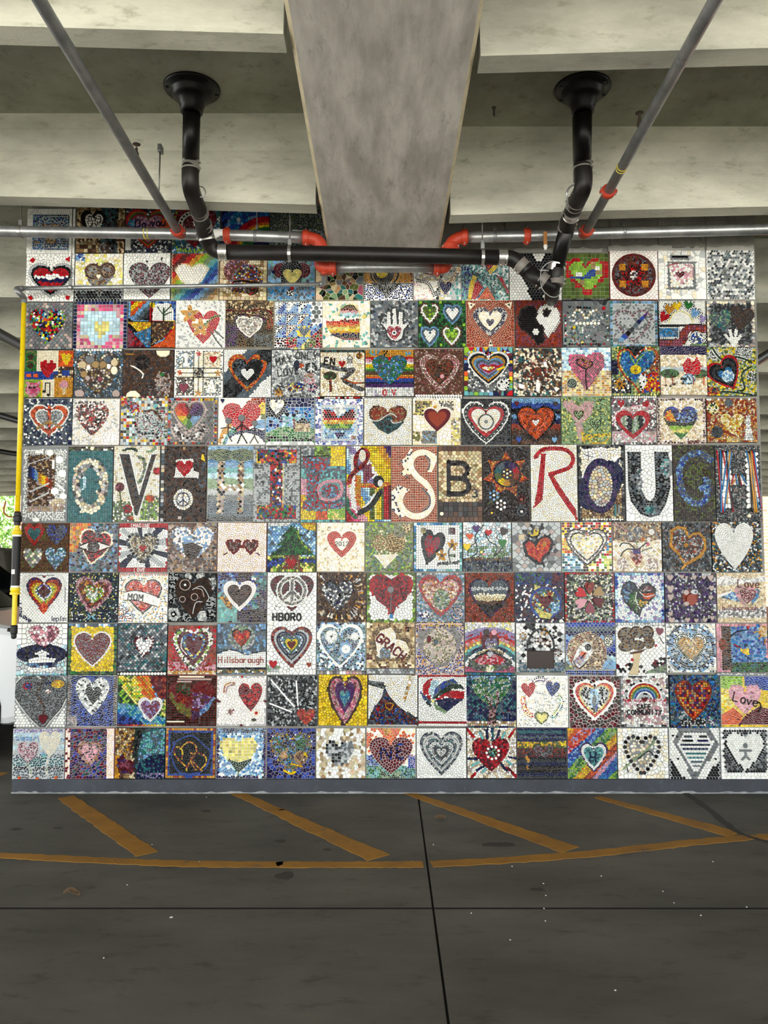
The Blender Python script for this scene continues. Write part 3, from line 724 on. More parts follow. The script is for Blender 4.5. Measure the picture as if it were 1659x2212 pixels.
# ------------------------------------------------------------------ the mosaic panels, row by row
# x0 x1 y0 y1 | label | grout | layers        (pixel box is projected onto the wall plane; layers are in panel units)
PANELS = '''
60 165 453 551|blue bead mosaic panel framed in large white square tiles in top left corner|a|F W g.125;C.5,.5,.001 W g.1;R.125,.125,.875,.875 BNUTbSN k.05;R.3,.32,.68,.62 oMdK k.045;R.4,.6,.6,.75 Moo k.045;R.13,.7,.3,.87 oUUb k.05
167 272 447 549|tan cobble mosaic panel with white pebble heart ringed in black, top row|x|F EmEmM v.075;R.5,0,.86,1 dTKdS v.075;R.84,.3,1,.75 MmM v.07;H.33,.4,.5,.6 K v.06;H.36,.4,.38,.46 W k.06;R.0,.78,.45,1 EEmM g.09;C.6,.9,.13 awM k.06
273 372 447 549|mosaic panel with rainbow edged heart reading Do you, top row|A|F dNdAW v.05;N.5,.52,.98,.9,0,.035 R+O+G+R+pvzp c.035;R.0,.62,.12,1 W v.05;C.86,.42,.14 O v.05;C.14,.4,.09 tbU v.045;t.22,.32,.17,3,Do N;t.55,.3,.17,-2,you N;s.02,.34,.62,.36,.72 N j
373 477 446 550|green bead mosaic panel with dark red heart behind black drain pipe, top row|A|F bTWSU v.06;H.47,.48,.92,.85 rrzR v.045;C.42,.42,.3 W v.05;C.42,.42,.2 rz v.045;k18,.024,.12,.03,.06,.3,.03,.6,.1,.9,.5,.96,.9,.9 g;k16,.024,.1,.96,.5,1.0,.7,.93,.96,.75 g;k20,.022,.42,.42,.25 K C
479 583 447 550|glossy painted panel with a rainbow arc on deep blue sky, top row|N|F bUUB c.08;C.95,1.0,.78 R c.07;C.95,1.0,.66 O c.07;C.95,1.0,.6 Y c.06;C.95,1.0,.55 G c.07;C.95,1.0,.34 N c.08;c.36,.3,.045 a;R0,0,.12,1 NB c.09
584 703 449 551|dark gravelly panel of green and grey glass bits beside the concrete beam, top row|A|F dDDATaSq k.05;R0,0,1,.42 dDdDe k.045;R.1,.4,.3,.6 gleD k.05;r.014,.4,.45,.62,.46 W;r.014,.4,.55,.65,.55 W
58 163 550 654|white shard panel with a heart of red, white and navy bands in black outline|d|F W r.085;H.52,.57,.94,.74 a v.07;H.52,.56,.84,.62 K v.075;H.52,.56,.74,.52 _RRWNRRR r.085;p.07,.14,.14,.08,.19,.13,.14,.2,.1,.18 R;p.8,.12,.9,.06,.9,.18 R;p.05,.93,.12,.88,.17,.95,.12,.99 R;p.84,.88,.93,.9,.9,.99,.84,.96 R
164 268 550 654|cream china shard panel with a heart made of two brown rings|a|F lWIlI v.1;R0,.7,1,1 STdTd o.055;R0,.82,1,1 Kd o.065;R0,0,.2,.15 BWb v.06;P.25,.42,.8,.42,.8,.5,.52,.82,.28,.6 MmA v.08;C.37,.38,.17 M c.035;C.37,.38,.12 MAm v.09;C.67,.36,.17 M c.035;C.67,.36,.12 MAm v.09;h.5,.5,.1,.1,0 I
269 370 549 650|white shard panel with a heart of small garnet beads|A|F W v.09;H.56,.6,.9,.78 rrKza k.036;p.47,.16,.53,.18,.5,.23 d;p.8,.12,.84,.1,.82,.2 d
371 474 549 651|bead panel shading red, gold, green and blue behind a white pearl heart|E|F /rRrRogqtUBbAmE o.042;H.43,.5,.68,.56 W o.055
475 578 549 651|panel framed in cream tiles with purple and jewel bead discs|M|B.09 E g.1;R.09,.09,.91,.91 mEI g.05;C.36,.38,.27 zvppz k.06;C.6,.55,.31 NdOYRtWvB k.05;k24,.018,.3,.62,.5,.6,.85,.65 K;C.38,.72,.15 IRdvY k.05;C.68,.75,.15 KdRA k.045
579 681 549 652|teal panel with a split maroon heart behind a black and gold house|a|F tSb v.12;R0,.72,1,1 bSU v.1;C.28,.38,.17 r v.085;C.74,.38,.17 r v.085;P.28,.3,.55,.05,.72,.28,.72,.72,.28,.72 K v.08;H.52,.52,.4,.34 l v.075;c.12,.42,.035 N;C.48,.86,.08 WK r.03;h.52,.78,.08,.08,0 R
683 785 549 651|large irregular shards of olive, brown and teal with cream grout|I|F DmeMTqKEAzG r.15;R0,0,.07,1 E g.14;p.34,.18,.44,.18,.44,.3,.34,.3 x
786 892 549 651|panel with a gold and black eye shape above dark blue dots|W|F zVor v.065;P0,.5,.15,.1,.85,.1,1,.7,0,.7 oo v.09;C.42,.4,.3 K c.025;C.42,.4,.27 oEo v.07;C.4,.42,.22 dxK v.05;C.37,.4,.12 Y v.08;R0,.62,1,1 NNB k.05;P.15,.62,.75,.62,.45,.92 KdA v.045
893 995 549 651|panel with a dark beaded swag, grey leaves and a small purple heart|W|F Wayw v.07;R0,.6,.5,1 WWpI k.035;P0,0,.55,0,.5,.3,.35,.45,.1,.3,0,.1 WdNW k.03;L.035,.02,.2,.2,.42,.4,.45,.52,.3,.53,.05 MC c.035;R.6,0,1,.3 DTd v.06;L.1,.6,.2,.56,.6,.48,.95 Ad v.11;L.07,.05,.6,.3,.66,.45,.95 K k.04;P.6,.3,.75,.38,.9,.3,.9,.5,.6,.5 aAA v.11;R.75,.5,1,1 taW v.1;L.09,.72,.72,.88,.5,.96,.35 oMo k.04;H.68,.76,.26,.28 N v.05
996 1098 549 651|panel of crossed ribbons in yellow, teal, red and blue with white grout|W|F taWT v.055;P0,.2,.3,.4,.6,1,0,1 BNtS v.05;L.1,.18,1,.22,.68,.3,.5 Y v.05;P.2,1,.28,.65,.35,.6,.45,.75,.3,1 R v.05;P.4,0,.75,0,.7,.25,.55,.4 rRNO v.05;L.09,.62,.4,.74,.25,.78,0 Y v.05;L.09,.2,.4,.5,.6,.75,1 Tdt v.045;L.1,.8,.55,1,.9 TG v.05;P.35,1,.55,.72,.7,1 O v.05;P.75,.5,.85,.5,1,.8,1,.9 zR v.05
1099 1212 549 651|black and white hexagon penny tile panel behind the drain wye|A|F W h.058;P.14,0,.42,0,.55,.2,.7,0,1,.02,.62,.62,.66,.95,.48,.95,.1,.25 K h.058
1213 1314 549 650|olive square tile panel with a pixelated green and blue heart outlined in red|q|F e g.1;P.1,.3,.1,.2,.25,.2,.25,.13,.4,.13,.4,.2,.5,.3,.6,.2,.6,.13,.78,.13,.78,.2,.95,.2,.95,.5,.85,.5,.85,.62,.7,.62,.7,.75,.6,.75,.6,.9,.45,.9,.45,.75,.3,.75,.3,.62,.2,.62,.2,.5,.1,.5 R g.05;P.15,.28,.25,.2,.4,.2,.5,.32,.62,.2,.78,.2,.88,.28,.86,.48,.6,.78,.5,.8,.42,.7,.3,.58,.18,.45 g g.05;P.2,.5,.2,.58,.6,.55,.75,.45,.75,.35,.6,.38,.45,.5 B g.05;R.6,.2,.72,.35 m g.05;R.7,.28,.8,.36 W g.05;R.72,.36,.85,.48 m g.05;R.36,.58,.48,.68 m g.05;R.3,.42,.42,.5 W g.05
1315 1419 544 650|white shard panel with a large round mandala and four gold squares|C|F W b.05;C.5,.52,.46 xr c.036;C.5,.52,.4 rSMKxS v.036;C.5,.52,.25 rRxK v.034;R.2,.28,.33,.42 o v.05;R.66,.28,.8,.42 o v.05;R.2,.64,.33,.78 o v.05;R.66,.64,.8,.78 o v.05;R.42,.44,.58,.6,30 Wad g.04
1420 1523 543 649|pale marble panel with a jar shape holding a pink heart|a|F WWWIa r.15;R.26,.1,.65,.2 A v.06;R.2,.24,.78,.84 A v.05;R.24,.28,.74,.8 WWI v.12;H.5,.52,.46,.5 WpWp r.09;H.46,.52,.2,.14 r v.07;r.04,.3,.14,.62,.14 K;L.02,.22,.34,.28,.3,.4,.28 R c.03;L.02,.6,.32,.72,.36,.72,.55 p c.03
1524 1627 543 649|white panel studded with clear glass gems at top right corner|W|F aAWSaAWd o.052
57 160 656 757|grey tile panel with a heart of many bright coloured squares|d|F AAAwA b.062;H.47,.5,.76,.74 RUNYKgvOtWRKG v.075 e
160 277 652 755|pixel heart panel in pink and pale blue squares with dark blue border|a|F NBdNN g.07;R.09,.09,.92,.9 PppPEP g.068;R.2,.22,.82,.3 c g.068;R.15,.3,.85,.66 c g.068;R.3,.66,.7,.76 c g.068;R.42,.76,.58,.86 c g.068;P.38,.38,.46,.38,.5,.44,.54,.38,.66,.38,.66,.55,.6,.6,.5,.72,.44,.6,.38,.55 l g.068
278 381 652 753|quartered panel with bare tree, rainbow sky, brown soil and orange field|K|F \\oYRbKb v.055;R.05,.0,.45,.42 /RYObSdK v.05;P.45,.0,1,0,1,.45,.95,.2,.9,.06,.6,.05 bB v.05;P.5,.2,.62,.04,.85,.04,.97,.2,.97,.42,.5,.42 W g.045;P0,.45,.5,.45,.48,.58,.2,.65 oY v.06;P.12,.7,.5,.55,.5,.98,.42,1 bSU v.06;P.0,.5,.1,.75,.1,1,0,1 z v.06;P.08,.65,.4,1,.08,1 rzR v.05;P.5,.45,1,.45,.9,.65,.7,.85,.5,.95 Mmx v.045;P1,.45,1,1,.45,1,.75,.85,.95,.62 O v.05;s.035,.75,.42,.75,.25,.75,.15 D;s.02,.75,.3,.65,.18,.62,.12 D;s.02,.75,.26,.86,.15,.9,.1 D;s.02,.75,.32,.85,.26,.92,.24 D;r.012,.02,.45,.98,.45 K;r.012,.5,.03,.5,.97 K
381 488 651 753|white penny tile panel with a red heart ring, two yellow flowers and green stems|W|F WWWa o.04;H.56,.55,.66,.68 R c.036;H.5,.54,.36,.34 W o.034;V.28,.28,.19,5 o v.06;V.5,.56,.2,5 o v.06;C.28,.28,.035 dM k.025;C.5,.56,.035 xr k.025;L.05,.6,.5,.75,.35,.88,.32 eqe v.035;L.025,.72,.65,.85,.85,.95,.97 D v.035;L.025,.78,.6,.88,.7,.97,.78 D v.035
488 592 652 752|dark panel of small shards with a pale heart shining over tree branches|E|F MdKxK v.05;R0,0,1,.4 mEMKx v.045;H.5,.56,.7,.56 NVdK v.045;H.5,.55,.56,.46 W c.035;H.5,.55,.5,.4 aAWw v.028;P.88,.25,.96,.2,1,.6,.86,.62 rCM v.07;R.0,.5,.25,1 NVd v.06;R.6,.7,1,1 Sd v.05;s.03,.0,.2,.4,.22,.8,.18,1,.3 rM;s.02,.2,.28,.5,.3,.9,.4 rK
593 697 653 754|quilt pattern panel of blue shard triangles and white gem squares|W|F bBb r.09;R.0,.0,.24,.26 BbB r.08;P0,0,.24,0,0,.26 aAa k.06;P.25,0,.48,0,.25,.26 aWd k.05;P.5,0,.72,0,.5,.26 KWK k.055;R.75,0,1,.52 AaA o.1;P0,.26,.24,.26,0,.5 aA k.06;P.25,.26,.48,.26,.25,.5 KK k.05;P.5,.26,.72,.26,.5,.5 oK k.05;P0,.5,.24,.5,0,.75 K k.05;P.25,.5,.48,.5,.25,.75 oM k.05;R.5,.53,.74,.75 Y v.09;H.62,.64,.22,.2 S v.06;P.76,.75,1,.53,1,1,.76,1 rReM r.09;R0,.76,.24,1 KrK k.07;R.25,.76,.48,1 rRe r.09;P.5,1,.74,.76,.74,1 ele r.08
697 800 652 753|white shard panel with a heart of horizontal bands from black through red to yellow|I|F WWIWIt r.08;P.36,.35,.38,.18,.5,.08,.66,.09,.76,.22,.78,.55,.78,.84,.45,.84,.2,.74,.08,.55,.07,.43,.36,.43 _KMrpctWrROolYoNdz v.07;s.012,.35,.32,.38,.16,.55,.08,.7,.12,.78,.3,.78,.75 l;c.88,.34,.045 l;p.9,.66,.96,.68,.92,.74 t
800 903 651 752|grey shard panel with a white open hand and small red heart eye|A|F AdaSA r.085;P.18,.46,.33,.49,.34,.22,.44,.2,.44,.14,.55,.12,.57,.2,.7,.22,.7,.48,.86,.46,.74,.62,.7,.82,.58,.9,.42,.88,.33,.78,.3,.62 d v.035;P.22,.48,.34,.5,.35,.24,.42,.23,.43,.5,.45,.5,.46,.17,.53,.16,.56,.5,.58,.5,.6,.24,.68,.24,.68,.5,.82,.48,.7,.62,.66,.8,.56,.87,.44,.86,.37,.76,.34,.62 W c.05;H.5,.7,.3,.3 Rzp v.03;c.5,.7,.05 W;c.5,.7,.03 T;c.5,.7,.015 K
903 1006 651 752|green panel with four framed hearts, two green and two white|d|F GDDG g.045;H.24,.29,.44,.48 M c.04;H.24,.28,.37,.4 W c.04;H.24,.27,.3,.33 ege v.11;H.72,.3,.4,.44 b c.04;H.72,.3,.33,.36 S c.03;H.72,.3,.28,.3 W b.04;H.24,.77,.4,.44 b c.04;H.24,.77,.33,.36 S c.03;H.24,.77,.28,.3 W b.04;H.7,.78,.44,.46 M c.04;H.7,.77,.37,.39 W c.04;H.7,.76,.3,.32 geg v.11;p.02,.01,.08,.01,.08,.07,.02,.07 g;p.44,.01,.5,.01,.5,.07,.44,.07 g;p.92,.01,.98,.01,.98,.07,.92,.07 g;p.01,.5,.06,.5,.06,.56,.01,.56 g;p.93,.5,.99,.5,.99,.56,.93,.56 g;p.45,.93,.5,.93,.5,.99,.45,.99 g;p.93,.93,.99,.93,.99,.99,.93,.99 g
1006 1110 651 752|brick red panel with a navy ringed white heart and three triangles|I|F C v.075;N.5,.46,.9,.84,0,.09 C+NNa+N+I+I v.05;H.5,.44,.48,.42 IW v.05;H.5,.47,.17,.15 N v.04;p.03,.03,.2,.08,.08,.2 I;p.97,.03,.8,.08,.92,.2 I;p.45,.98,.5,.82,.55,.98 I;p.07,.1,.12,.08,.13,.13 K;p.86,.1,.91,.07,.91,.14 K;p.47,.94,.5,.88,.53,.94 K
1111 1214 650 752|dark red penny tile panel with a black and white yin yang heart|x|F CzC o.045;P.05,.4,.1,.22,.25,.12,.42,.16,.5,.25,.48,.42,.6,.6,.62,.85,.5,.97,.3,.75,.1,.6 K o.05;P.5,.2,.6,.1,.72,.08,.88,.17,.97,.36,.95,.5,.8,.7,.6,.9,.66,.8,.6,.6,.46,.4 W o.047;C.67,.27,.08 K o.05;C.42,.68,.07 W o.05
1214 1315 652 752|grey mortar panel with scattered shells, pebbles and colour chips|A|F AAdAA v.11;H.5,.52,.76,.72 ASATAW k.05;R.02,.5,.4,.95 STqMaA k.06;k9,.024,.3,.14,.6,.16 KMKT;k11,.02,.05,.3,.05,.9 RTKW;k9,.02,.95,.3,.95,.9 WTeA;k14,.022,.1,.95,.9,.95 KrTRM;c.88,.17,.04 R;p.2,.57,.25,.55,.27,.6,.22,.62 Y;p.37,.9,.42,.88,.43,.93,.38,.94 l;k12,.03,.2,.35,.3,.2,.4,.25,.5,.4,.6,.25,.75,.2 IWE;k7,.035,.25,.5,.5,.5,.8,.5 WI
1316 1419 651 752|silver gem panel with a blue glass crayon laid diagonally over a red dotted heart|a|F aAa o.042;B.06 TSb g.07;k36,.018,.48,.55,.74,.66,0 z H;p.14,.88,.22,.78,.3,.83,.27,.88 b;p.22,.78,.3,.7,.38,.8,.3,.84 B;p.31,.7,.38,.64,.44,.7,.38,.78 K;p.39,.62,.46,.56,.52,.6,.45,.68 d;p.47,.55,.54,.47,.6,.52,.53,.59 S;p.55,.46,.6,.4,.67,.44,.61,.51 N;p.61,.39,.68,.33,.73,.38,.67,.43 B;p.69,.32,.8,.24,.74,.38 V
1420 1523 651 750|panel with five small hearts in an arc above a brick red road and blue ponds|K|F W o.034;R0,.54,1,1 W o.04;H.11,.36,.2,.22,30 R v.045;H.23,.2,.2,.2,10 o v.045;H.4,.13,.18,.18,-10 Y v.045;H.63,.11,.18,.17,10 G v.045;H.76,.28,.18,.2,30 b v.045;H.93,.4,.14,.18,20 v v.045;k26,.012,.2,.5,.3,.3,.48,.24,.66,.35,.72,.5 l;R0,.6,.4,.78 bSU v.045;L.16,.0,.93,.3,.92,.5,.86,.55,.68,.7,.58,1,.62 zCz g.06;C.8,.82,.13 BSW v.045;R.68,.92,1,1 q g.05;r.014,0,.53,1,.53 K
1524 1628 652 752|dark slate panel with two shell hearts and a white mosaic hand, shard border|d|F dAd v.05;B.07 IwAa r.08;H.3,.42,.46,.46,-15 ATSq v.045;H.72,.38,.5,.5,12 MxM k.045;P.34,.72,.4,.7,.48,.82,.44,.62,.5,.6,.54,.76,.58,.6,.64,.62,.62,.78,.7,.7,.72,.76,.62,.9,.58,1,.5,.99,.48,.9 W v.05
55 161 758 860|patchwork panel of six blocks with red heart, yellow heart and music notes|K|F Y g.035;R.0,0,.25,.44 G g.034;R.25,0,.68,.44 I g.034;R.69,0,1,.33 O g.034;R0,.44,.7,.62 B g.034;P.7,.35,1,.35,1,.6,.6,.6,.6,.5,.7,.5 MEx g.04;R.76,.4,.92,.52 B g.04;R0,.62,.36,1 g g.034;C.18,.82,.15 pPp g.03;C.06,.68,.04 p g.03;C.3,.68,.04 p g.03;C.18,.84,.06 P g.025;R.37,.6,.62,1 I g.034;R.63,.56,1,1 o g.034;P.32,.3,.32,.25,.38,.25,.38,.21,.45,.21,.45,.26,.52,.26,.52,.21,.58,.21,.58,.26,.64,.26,.64,.36,.58,.42,.54,.5,.48,.58,.42,.5,.36,.44,.32,.36 R g.03;P.74,.06,.8,.06,.84,.1,.9,.06,.96,.1,.93,.2,.85,.3,.76,.2 Y g.03;C.12,.14,.06 M k.03;C.12,.32,.06 M k.03;k9,.012,.03,.06,.1,.03,.2,.05,.22,.12 m;k9,.012,.03,.26,.1,.22,.2,.24,.22,.3 m;C.82,.72,.09 p g.03;P.76,.76,.88,.76,.82,.96 E g.03;p.04,.5,.14,.49,.15,.56,.04,.56 O;p.19,.5,.28,.49,.29,.57,.19,.56 O;s.02,.44,.85,.44,.68,.53,.68,.53,.92 K j;c.42,.86,.03 K;c.51,.93,.03 K;c.13,.78,.022 K;c.22,.78,.022 K
161 268 758 860|shell and pebble panel with a large heart of sand dollars and sea shells|d|F ASabS k.045;H.5,.5,.88,.9 wMIm k.075;k30,.02,.5,.5,.92,.94,0 STSW H;k30,.026,.5,.47,1.0,1.0,0 SbA H;c.18,.3,.085,.075 E;c.33,.2,.1,.08 A;c.45,.3,.075 m;c.6,.3,.075 m;c.7,.2,.075 S;c.83,.26,.075 E;c.83,.42,.07,.09 I;c.22,.5,.07 m;c.31,.36,.04,.055 W;c.72,.34,.04,.055 W;c.14,.9,.1,.085 w;c.88,.9,.08 w;k16,.026,.05,.0,.98,.0 W;c.3,.58,.05 w;c.55,.6,.05 z
268 377 757 860|dark brown panel with a steering wheel, white half discs and a bead swirl|x|F MxMxMd v.04;C.38,.25,.19 M c.04;C.38,.25,.16 K v.07;c.38,.25,.05 x;R.45,.7,.95,.95 xAKMd v.05;P.62,.6,.7,.45,.9,.45,.98,.7,.9,.98,.7,.98 wAwM v.06;k34,.012,.15,.32,.3,.4,.4,.5,.38,.58 W;k20,.01,.2,.33,.34,.42,.42,.5 I;p.65,.02,.93,.02,.92,.1,.85,.15,.74,.15,.67,.1 I;p.06,.97,.08,.88,.16,.83,.26,.83,.34,.9,.36,.97 I;s.02,.05,.09,.2,.09 o;s.018,.24,.22,.38,.25,.5,.15 x;s.018,.38,.25,.42,.42 x;p.72,.5,.8,.47,.84,.52,.78,.55 G
378 483 756 860|patterned sampler panel with numeral one, letter A, red maple leaf and small hearts|W|F WIWI v.035;B.045 dWdWK k.04;R.05,.05,.38,.38 SbSWI v.028;R.62,.05,.95,.38 EmIIW v.028;R.05,.6,.4,.95 KMWK v.028;R.62,.6,.95,.95 SWdaI v.028;C.5,.5,.1 dMKI v.028;k26,.013,.4,.04,.4,.98 K;k26,.013,.6,.04,.6,.98 K;k26,.013,.04,.4,.96,.4 K;k26,.013,.04,.59,.96,.59 K;k26,.011,.5,.15,.5,.9 d;k24,.011,.1,.5,.9,.5 d;t.17,.1,.24,0,1 W .06;t.7,.66,.24,0,A W .05;h.8,.22,.16,.15,0 R;h.2,.82,.2,.2,0 z;X.5,.1,.06,5 R v.03;X.12,.5,.06,5 O v.03;X.9,.5,.07,5 o v.03;X.5,.92,.08,5 o v.03
484 587 756 860|slate to white panel with an orange glass heart ring and white heart inside|d|F /WWSdKSWW v.06;H.5,.5,.82,.8 OCOo v.055;H.5,.5,.66,.6 SdSK v.05;P.5,.3,.8,.2,.8,.45,.55,.75,.35,.6 K v.055;H.5,.53,.28,.24 W v.055;C.1,.9,.2 Kd v.055;C.9,.1,.15 Kd v.055
587 692 757 860|pale grey pebble grid panel with grey lettering, a peace sign and a butterfly|d|F aaWA v.042;C.82,.38,.12 d v.035;C.82,.38,.08 Aa v.04;C.5,.78,.2,.1 NawBCl v.04;C.78,.6,.12 awpm v.04;C.85,.8,.1 apNa v.04;t.08,.18,.14,-10,MAY d;t.5,.05,.14,2,ONLY d;t.12,.42,.14,-8,LOVE d;t.2,.6,.14,-10,YOUR A;t.03,.82,.14,-40,IN d;C.52,.32,.06,.1 N k.03;X.62,.33,.05,6 O v.03;V.15,.9,.1,6 o v.04;t.38,.91,.065,2,John_LEWis K;r.02,.82,.28,.82,.48 W;r.02,.82,.38,.75,.45 W;r.02,.82,.38,.89,.45 W
692 788 757 858|cream shard panel with a grey winding river, white tower, tree and small red heart|M|F IIIWE v.08;R0,0,1,.06 TDd v.06;L.1,0,.34,.3,.42,.6,.46,.75,.46,.6,.6,.55,.7,.7,.8,.95,.92 dSdA v.07;L.03,.55,.68,.75,.76,1,.76 MO v.04;R.6,.25,.74,.42 W v.09;C.67,.22,.07 W v.07;C.22,.6,.15,.1 GDMD v.06;L.05,.23,.68,.24,.95 CM v.05;C.88,.14,.07 Mo v.035;t.1,.18,.16,4,EN K .035;H.49,.33,.15,.15 R v.04;s.012,.6,.22,.74,.22,.67,.12,.6,.22 K j;r.014,.63,.22,.63,.32 K;r.014,.67,.22,.67,.32 K;r.014,.71,.22,.71,.32 K
789 894 757 858|striped glass tile panel with a blue heart and a strip reading LOVE|K|F _oooRpWYgGMoOBNVVWWW g.04;H.5,.42,.72,.62 UbSTG v.04;R0,.8,1,1 WaW g.04;R.38,.02,.48,.12 ooK v.04;C.18,.0,.12 tbo v.035;t.2,.84,.12,0,L v;t.36,.84,.12,0,O R .025;t.55,.84,.12,0,V R .025;t.76,.84,.12,0,E a;R.8,.03,.95,.13 otb g.035
894 1000 755 858|brown button panel with a pink button heart|M|F MwxMz k.042;H.52,.5,.82,.78 pWwp k.035;H.52,.48,.58,.54 MrxKC k.055;c.48,.55,.05 x;c.57,.58,.045 p;k19,.026,.02,.98,.98,.98 W
1001 1107 751 857|concentric striped heart panel with a bright multicolour tile border|d|F AWdA v.05;B.1 gORbYVNrt g.11;R.1,.1,.9,.2 cKbvYR v.07;N.5,.45,.86,.72,0,.042 W+K+o+b+S+v+R+WlY+WKY v.04;C.8,.78,.13 WKW r.045;p.66,.4,.8,.35,.8,.38,.68,.44 R;p.66,.46,.84,.4,.84,.44,.68,.5 Y
1107 1212 754 858|dark conglomerate panel of stone chips with a small brown disc in the centre|x|F xdwImMTI r.07;C.5,.5,.3 wMdICx r.06;c.5,.47,.075 C;c.5,.47,.062 M;p.36,.2,.42,.12,.46,.22,.4,.3 I;p.26,.38,.4,.42,.3,.46 I;p.1,.74,.24,.78,.2,.86,.12,.84 W;p.48,.66,.52,.66,.53,.74,.56,.7,.54,.9,.5,.93,.47,.9,.46,.78 W;p.83,.82,.95,.85,.88,.92 W;p.62,.3,.68,.28,.7,.4,.64,.4 W
1212 1319 752 857|panel with a large pink heart holding a black twisted tree over blue and gold squares|W|F ccbWc g.05;R0,.48,1,1 oEmlE g.05;P.13,.25,.18,.15,.4,.12,.5,.22,.6,.12,.8,.12,.88,.25,.86,.38,.5,.88,.16,.38 zPz b.028;s.022,.5,.86,.48,.6,.5,.45,.6,.38,.62,.3,.55,.3 K;s.022,.5,.45,.4,.4,.32,.34,.32,.25,.42,.25,.45,.3 K;C.2,.74,.1 D v.06;k12,.014,.43,.3,.07 zo C;k12,.014,.52,.34,.06 zo C
1319 1423 749 857|panel with a big blue tile heart, yellow blossom, orange edging and orange daisy|d|F qlqe v.045;R.3,0,.7,.25 Kd r.08;R0,.3,.14,.6 NK r.06;R0,.7,.4,1 KAWd v.045;R.8,.15,1,.7 mMo v.045;P.55,.75,.95,.45,1,.95,.62,1 RYBORO v.05;P.55,.65,.7,.55,.72,.8,.6,.98 WKW v.045;L.035,.5,.25,.35,.08,.18,.12,.14,.38,.28,.65,.45,.8,.58,1 OC v.05;L.035,.5,.25,.65,.08,.85,.06,.96,.2,.85,.45,.6,.62 OCW v.05;P.5,.27,.35,.12,.22,.14,.17,.35,.3,.6,.48,.78,.6,.6,.82,.42,.92,.22,.85,.1,.66,.12 UbTBU c.045;C.5,.5,.12,.1 Y v.05;c.49,.52,.02 M;V.16,.8,.13,8 o v.045;C.16,.8,.035 M v.03;s.02,.38,.2,.5,.4,.55,.3,.68,.18 g
1424 1525 749 855|cream stone panel with a red tulip heart over green trees under a navy band|w|F IEIWE v.065;R0,0,1,.19 N r.075;R.0,.46,1,.56 ca v.06;C.2,.6,.2,.1 GDG v.045;C.82,.6,.2,.1 GDe v.045;P.47,.42,.58,.25,.68,.35,.8,.24,.88,.4,.85,.6,.6,.7,.5,.55 R r.1;C.6,.72,.15,.12 bcd v.05;s.018,.25,.66,.25,.84 C;s.02,.7,.68,.7,.84 C;s.025,.93,.68,.92,.84 O;s.015,.1,.68,.1,.82 C;c.45,.72,.03 d;c.52,.72,.03 d;c.47,.82,.025 d;c.28,.84,.025 d;c.2,.88,.02 d;c.1,.86,.02 M
1525 1632 751 857|olive and white swirl panel with a red and blue tilted heart|d|F elYqa v.045;C.15,.15,.12 W k.045;C.75,.1,.18 Wa k.045;C.92,.6,.12 aWe k.045;L.03,.1,.0,.3,.25,.6,.2,.9,.3 D v.035;L.03,.9,.4,.7,.55,.75,.85,.6,.9 D v.035;L.03,.05,.95,.4,.92,.9,.98 D v.035;N.38,.56,.7,.68,-28,.05 R+K+d+K+U+b v.04;C.42,.6,.13 bcW v.04;P.0,.8,.2,.85,.3,.95,.0,1 oRd v.05
54 158 862 963|dark blue panel with an orange peace sign heart outlined in white|S|F NSdNSW v.04;H.53,.46,.84,.68 W c.03;H.53,.46,.78,.62 OOC v.035;H.53,.45,.6,.44 W c.03;H.53,.45,.54,.39 Aa v.026;L.07,.53,.18,.53,.78 CrO v.035 j;L.06,.53,.48,.28,.62 mo v.035 j;L.06,.53,.48,.76,.62 mo v.035 j
159 261 863 963|white china shard panel with a dark red square at the heart of flying shards|w|F WWWaI r.065;R.05,.05,.7,.4 AWdWw v.05;H.42,.45,.7,.7 WdCwzK r.06;R.34,.38,.43,.49 R v.12;L.06,.55,.2,.75,.1,.95,.2,.97,.35 W v.08;R.6,.7,1,1 W r.1
262 364 860 963|speckled panel of small coloured squares with a butterfly of glass shards|a|F aaaWoRSEdacYqx g.066;B.001 W g.1;R.35,.32,.95,.85 awKWdatz k.04;P.08,.15,.2,.08,.33,.1,.35,.22,.24,.34,.15,.25 rCdvR r.08;C.74,.18,.05 t v.1;k10,.026,.55,.3,.7,.28,.9,.5 M;k10,.026,.3,.5,.4,.75,.75,.78,.8,.9 K;R0,-.02,1,.02 RYWMP g.066
364 471 861 962|grey penny tile panel with a colour wheel heart and striped border|w|B.055 KoRSYTCbd g.05;F AAAA o.062;R0,0,.001,.001 A g.1;B.055 KoRSYTCbd g.04;H.43,.37,.58,.54 ^bbGgYORrVN v.055;C.43,.38,.05 K c.02;c.43,.38,.03 e;L.06,.14,.58,.25,.75,.38,.84 WdKa v.035;L.06,.75,.6,.65,.72,.48,.82 WdKa v.035
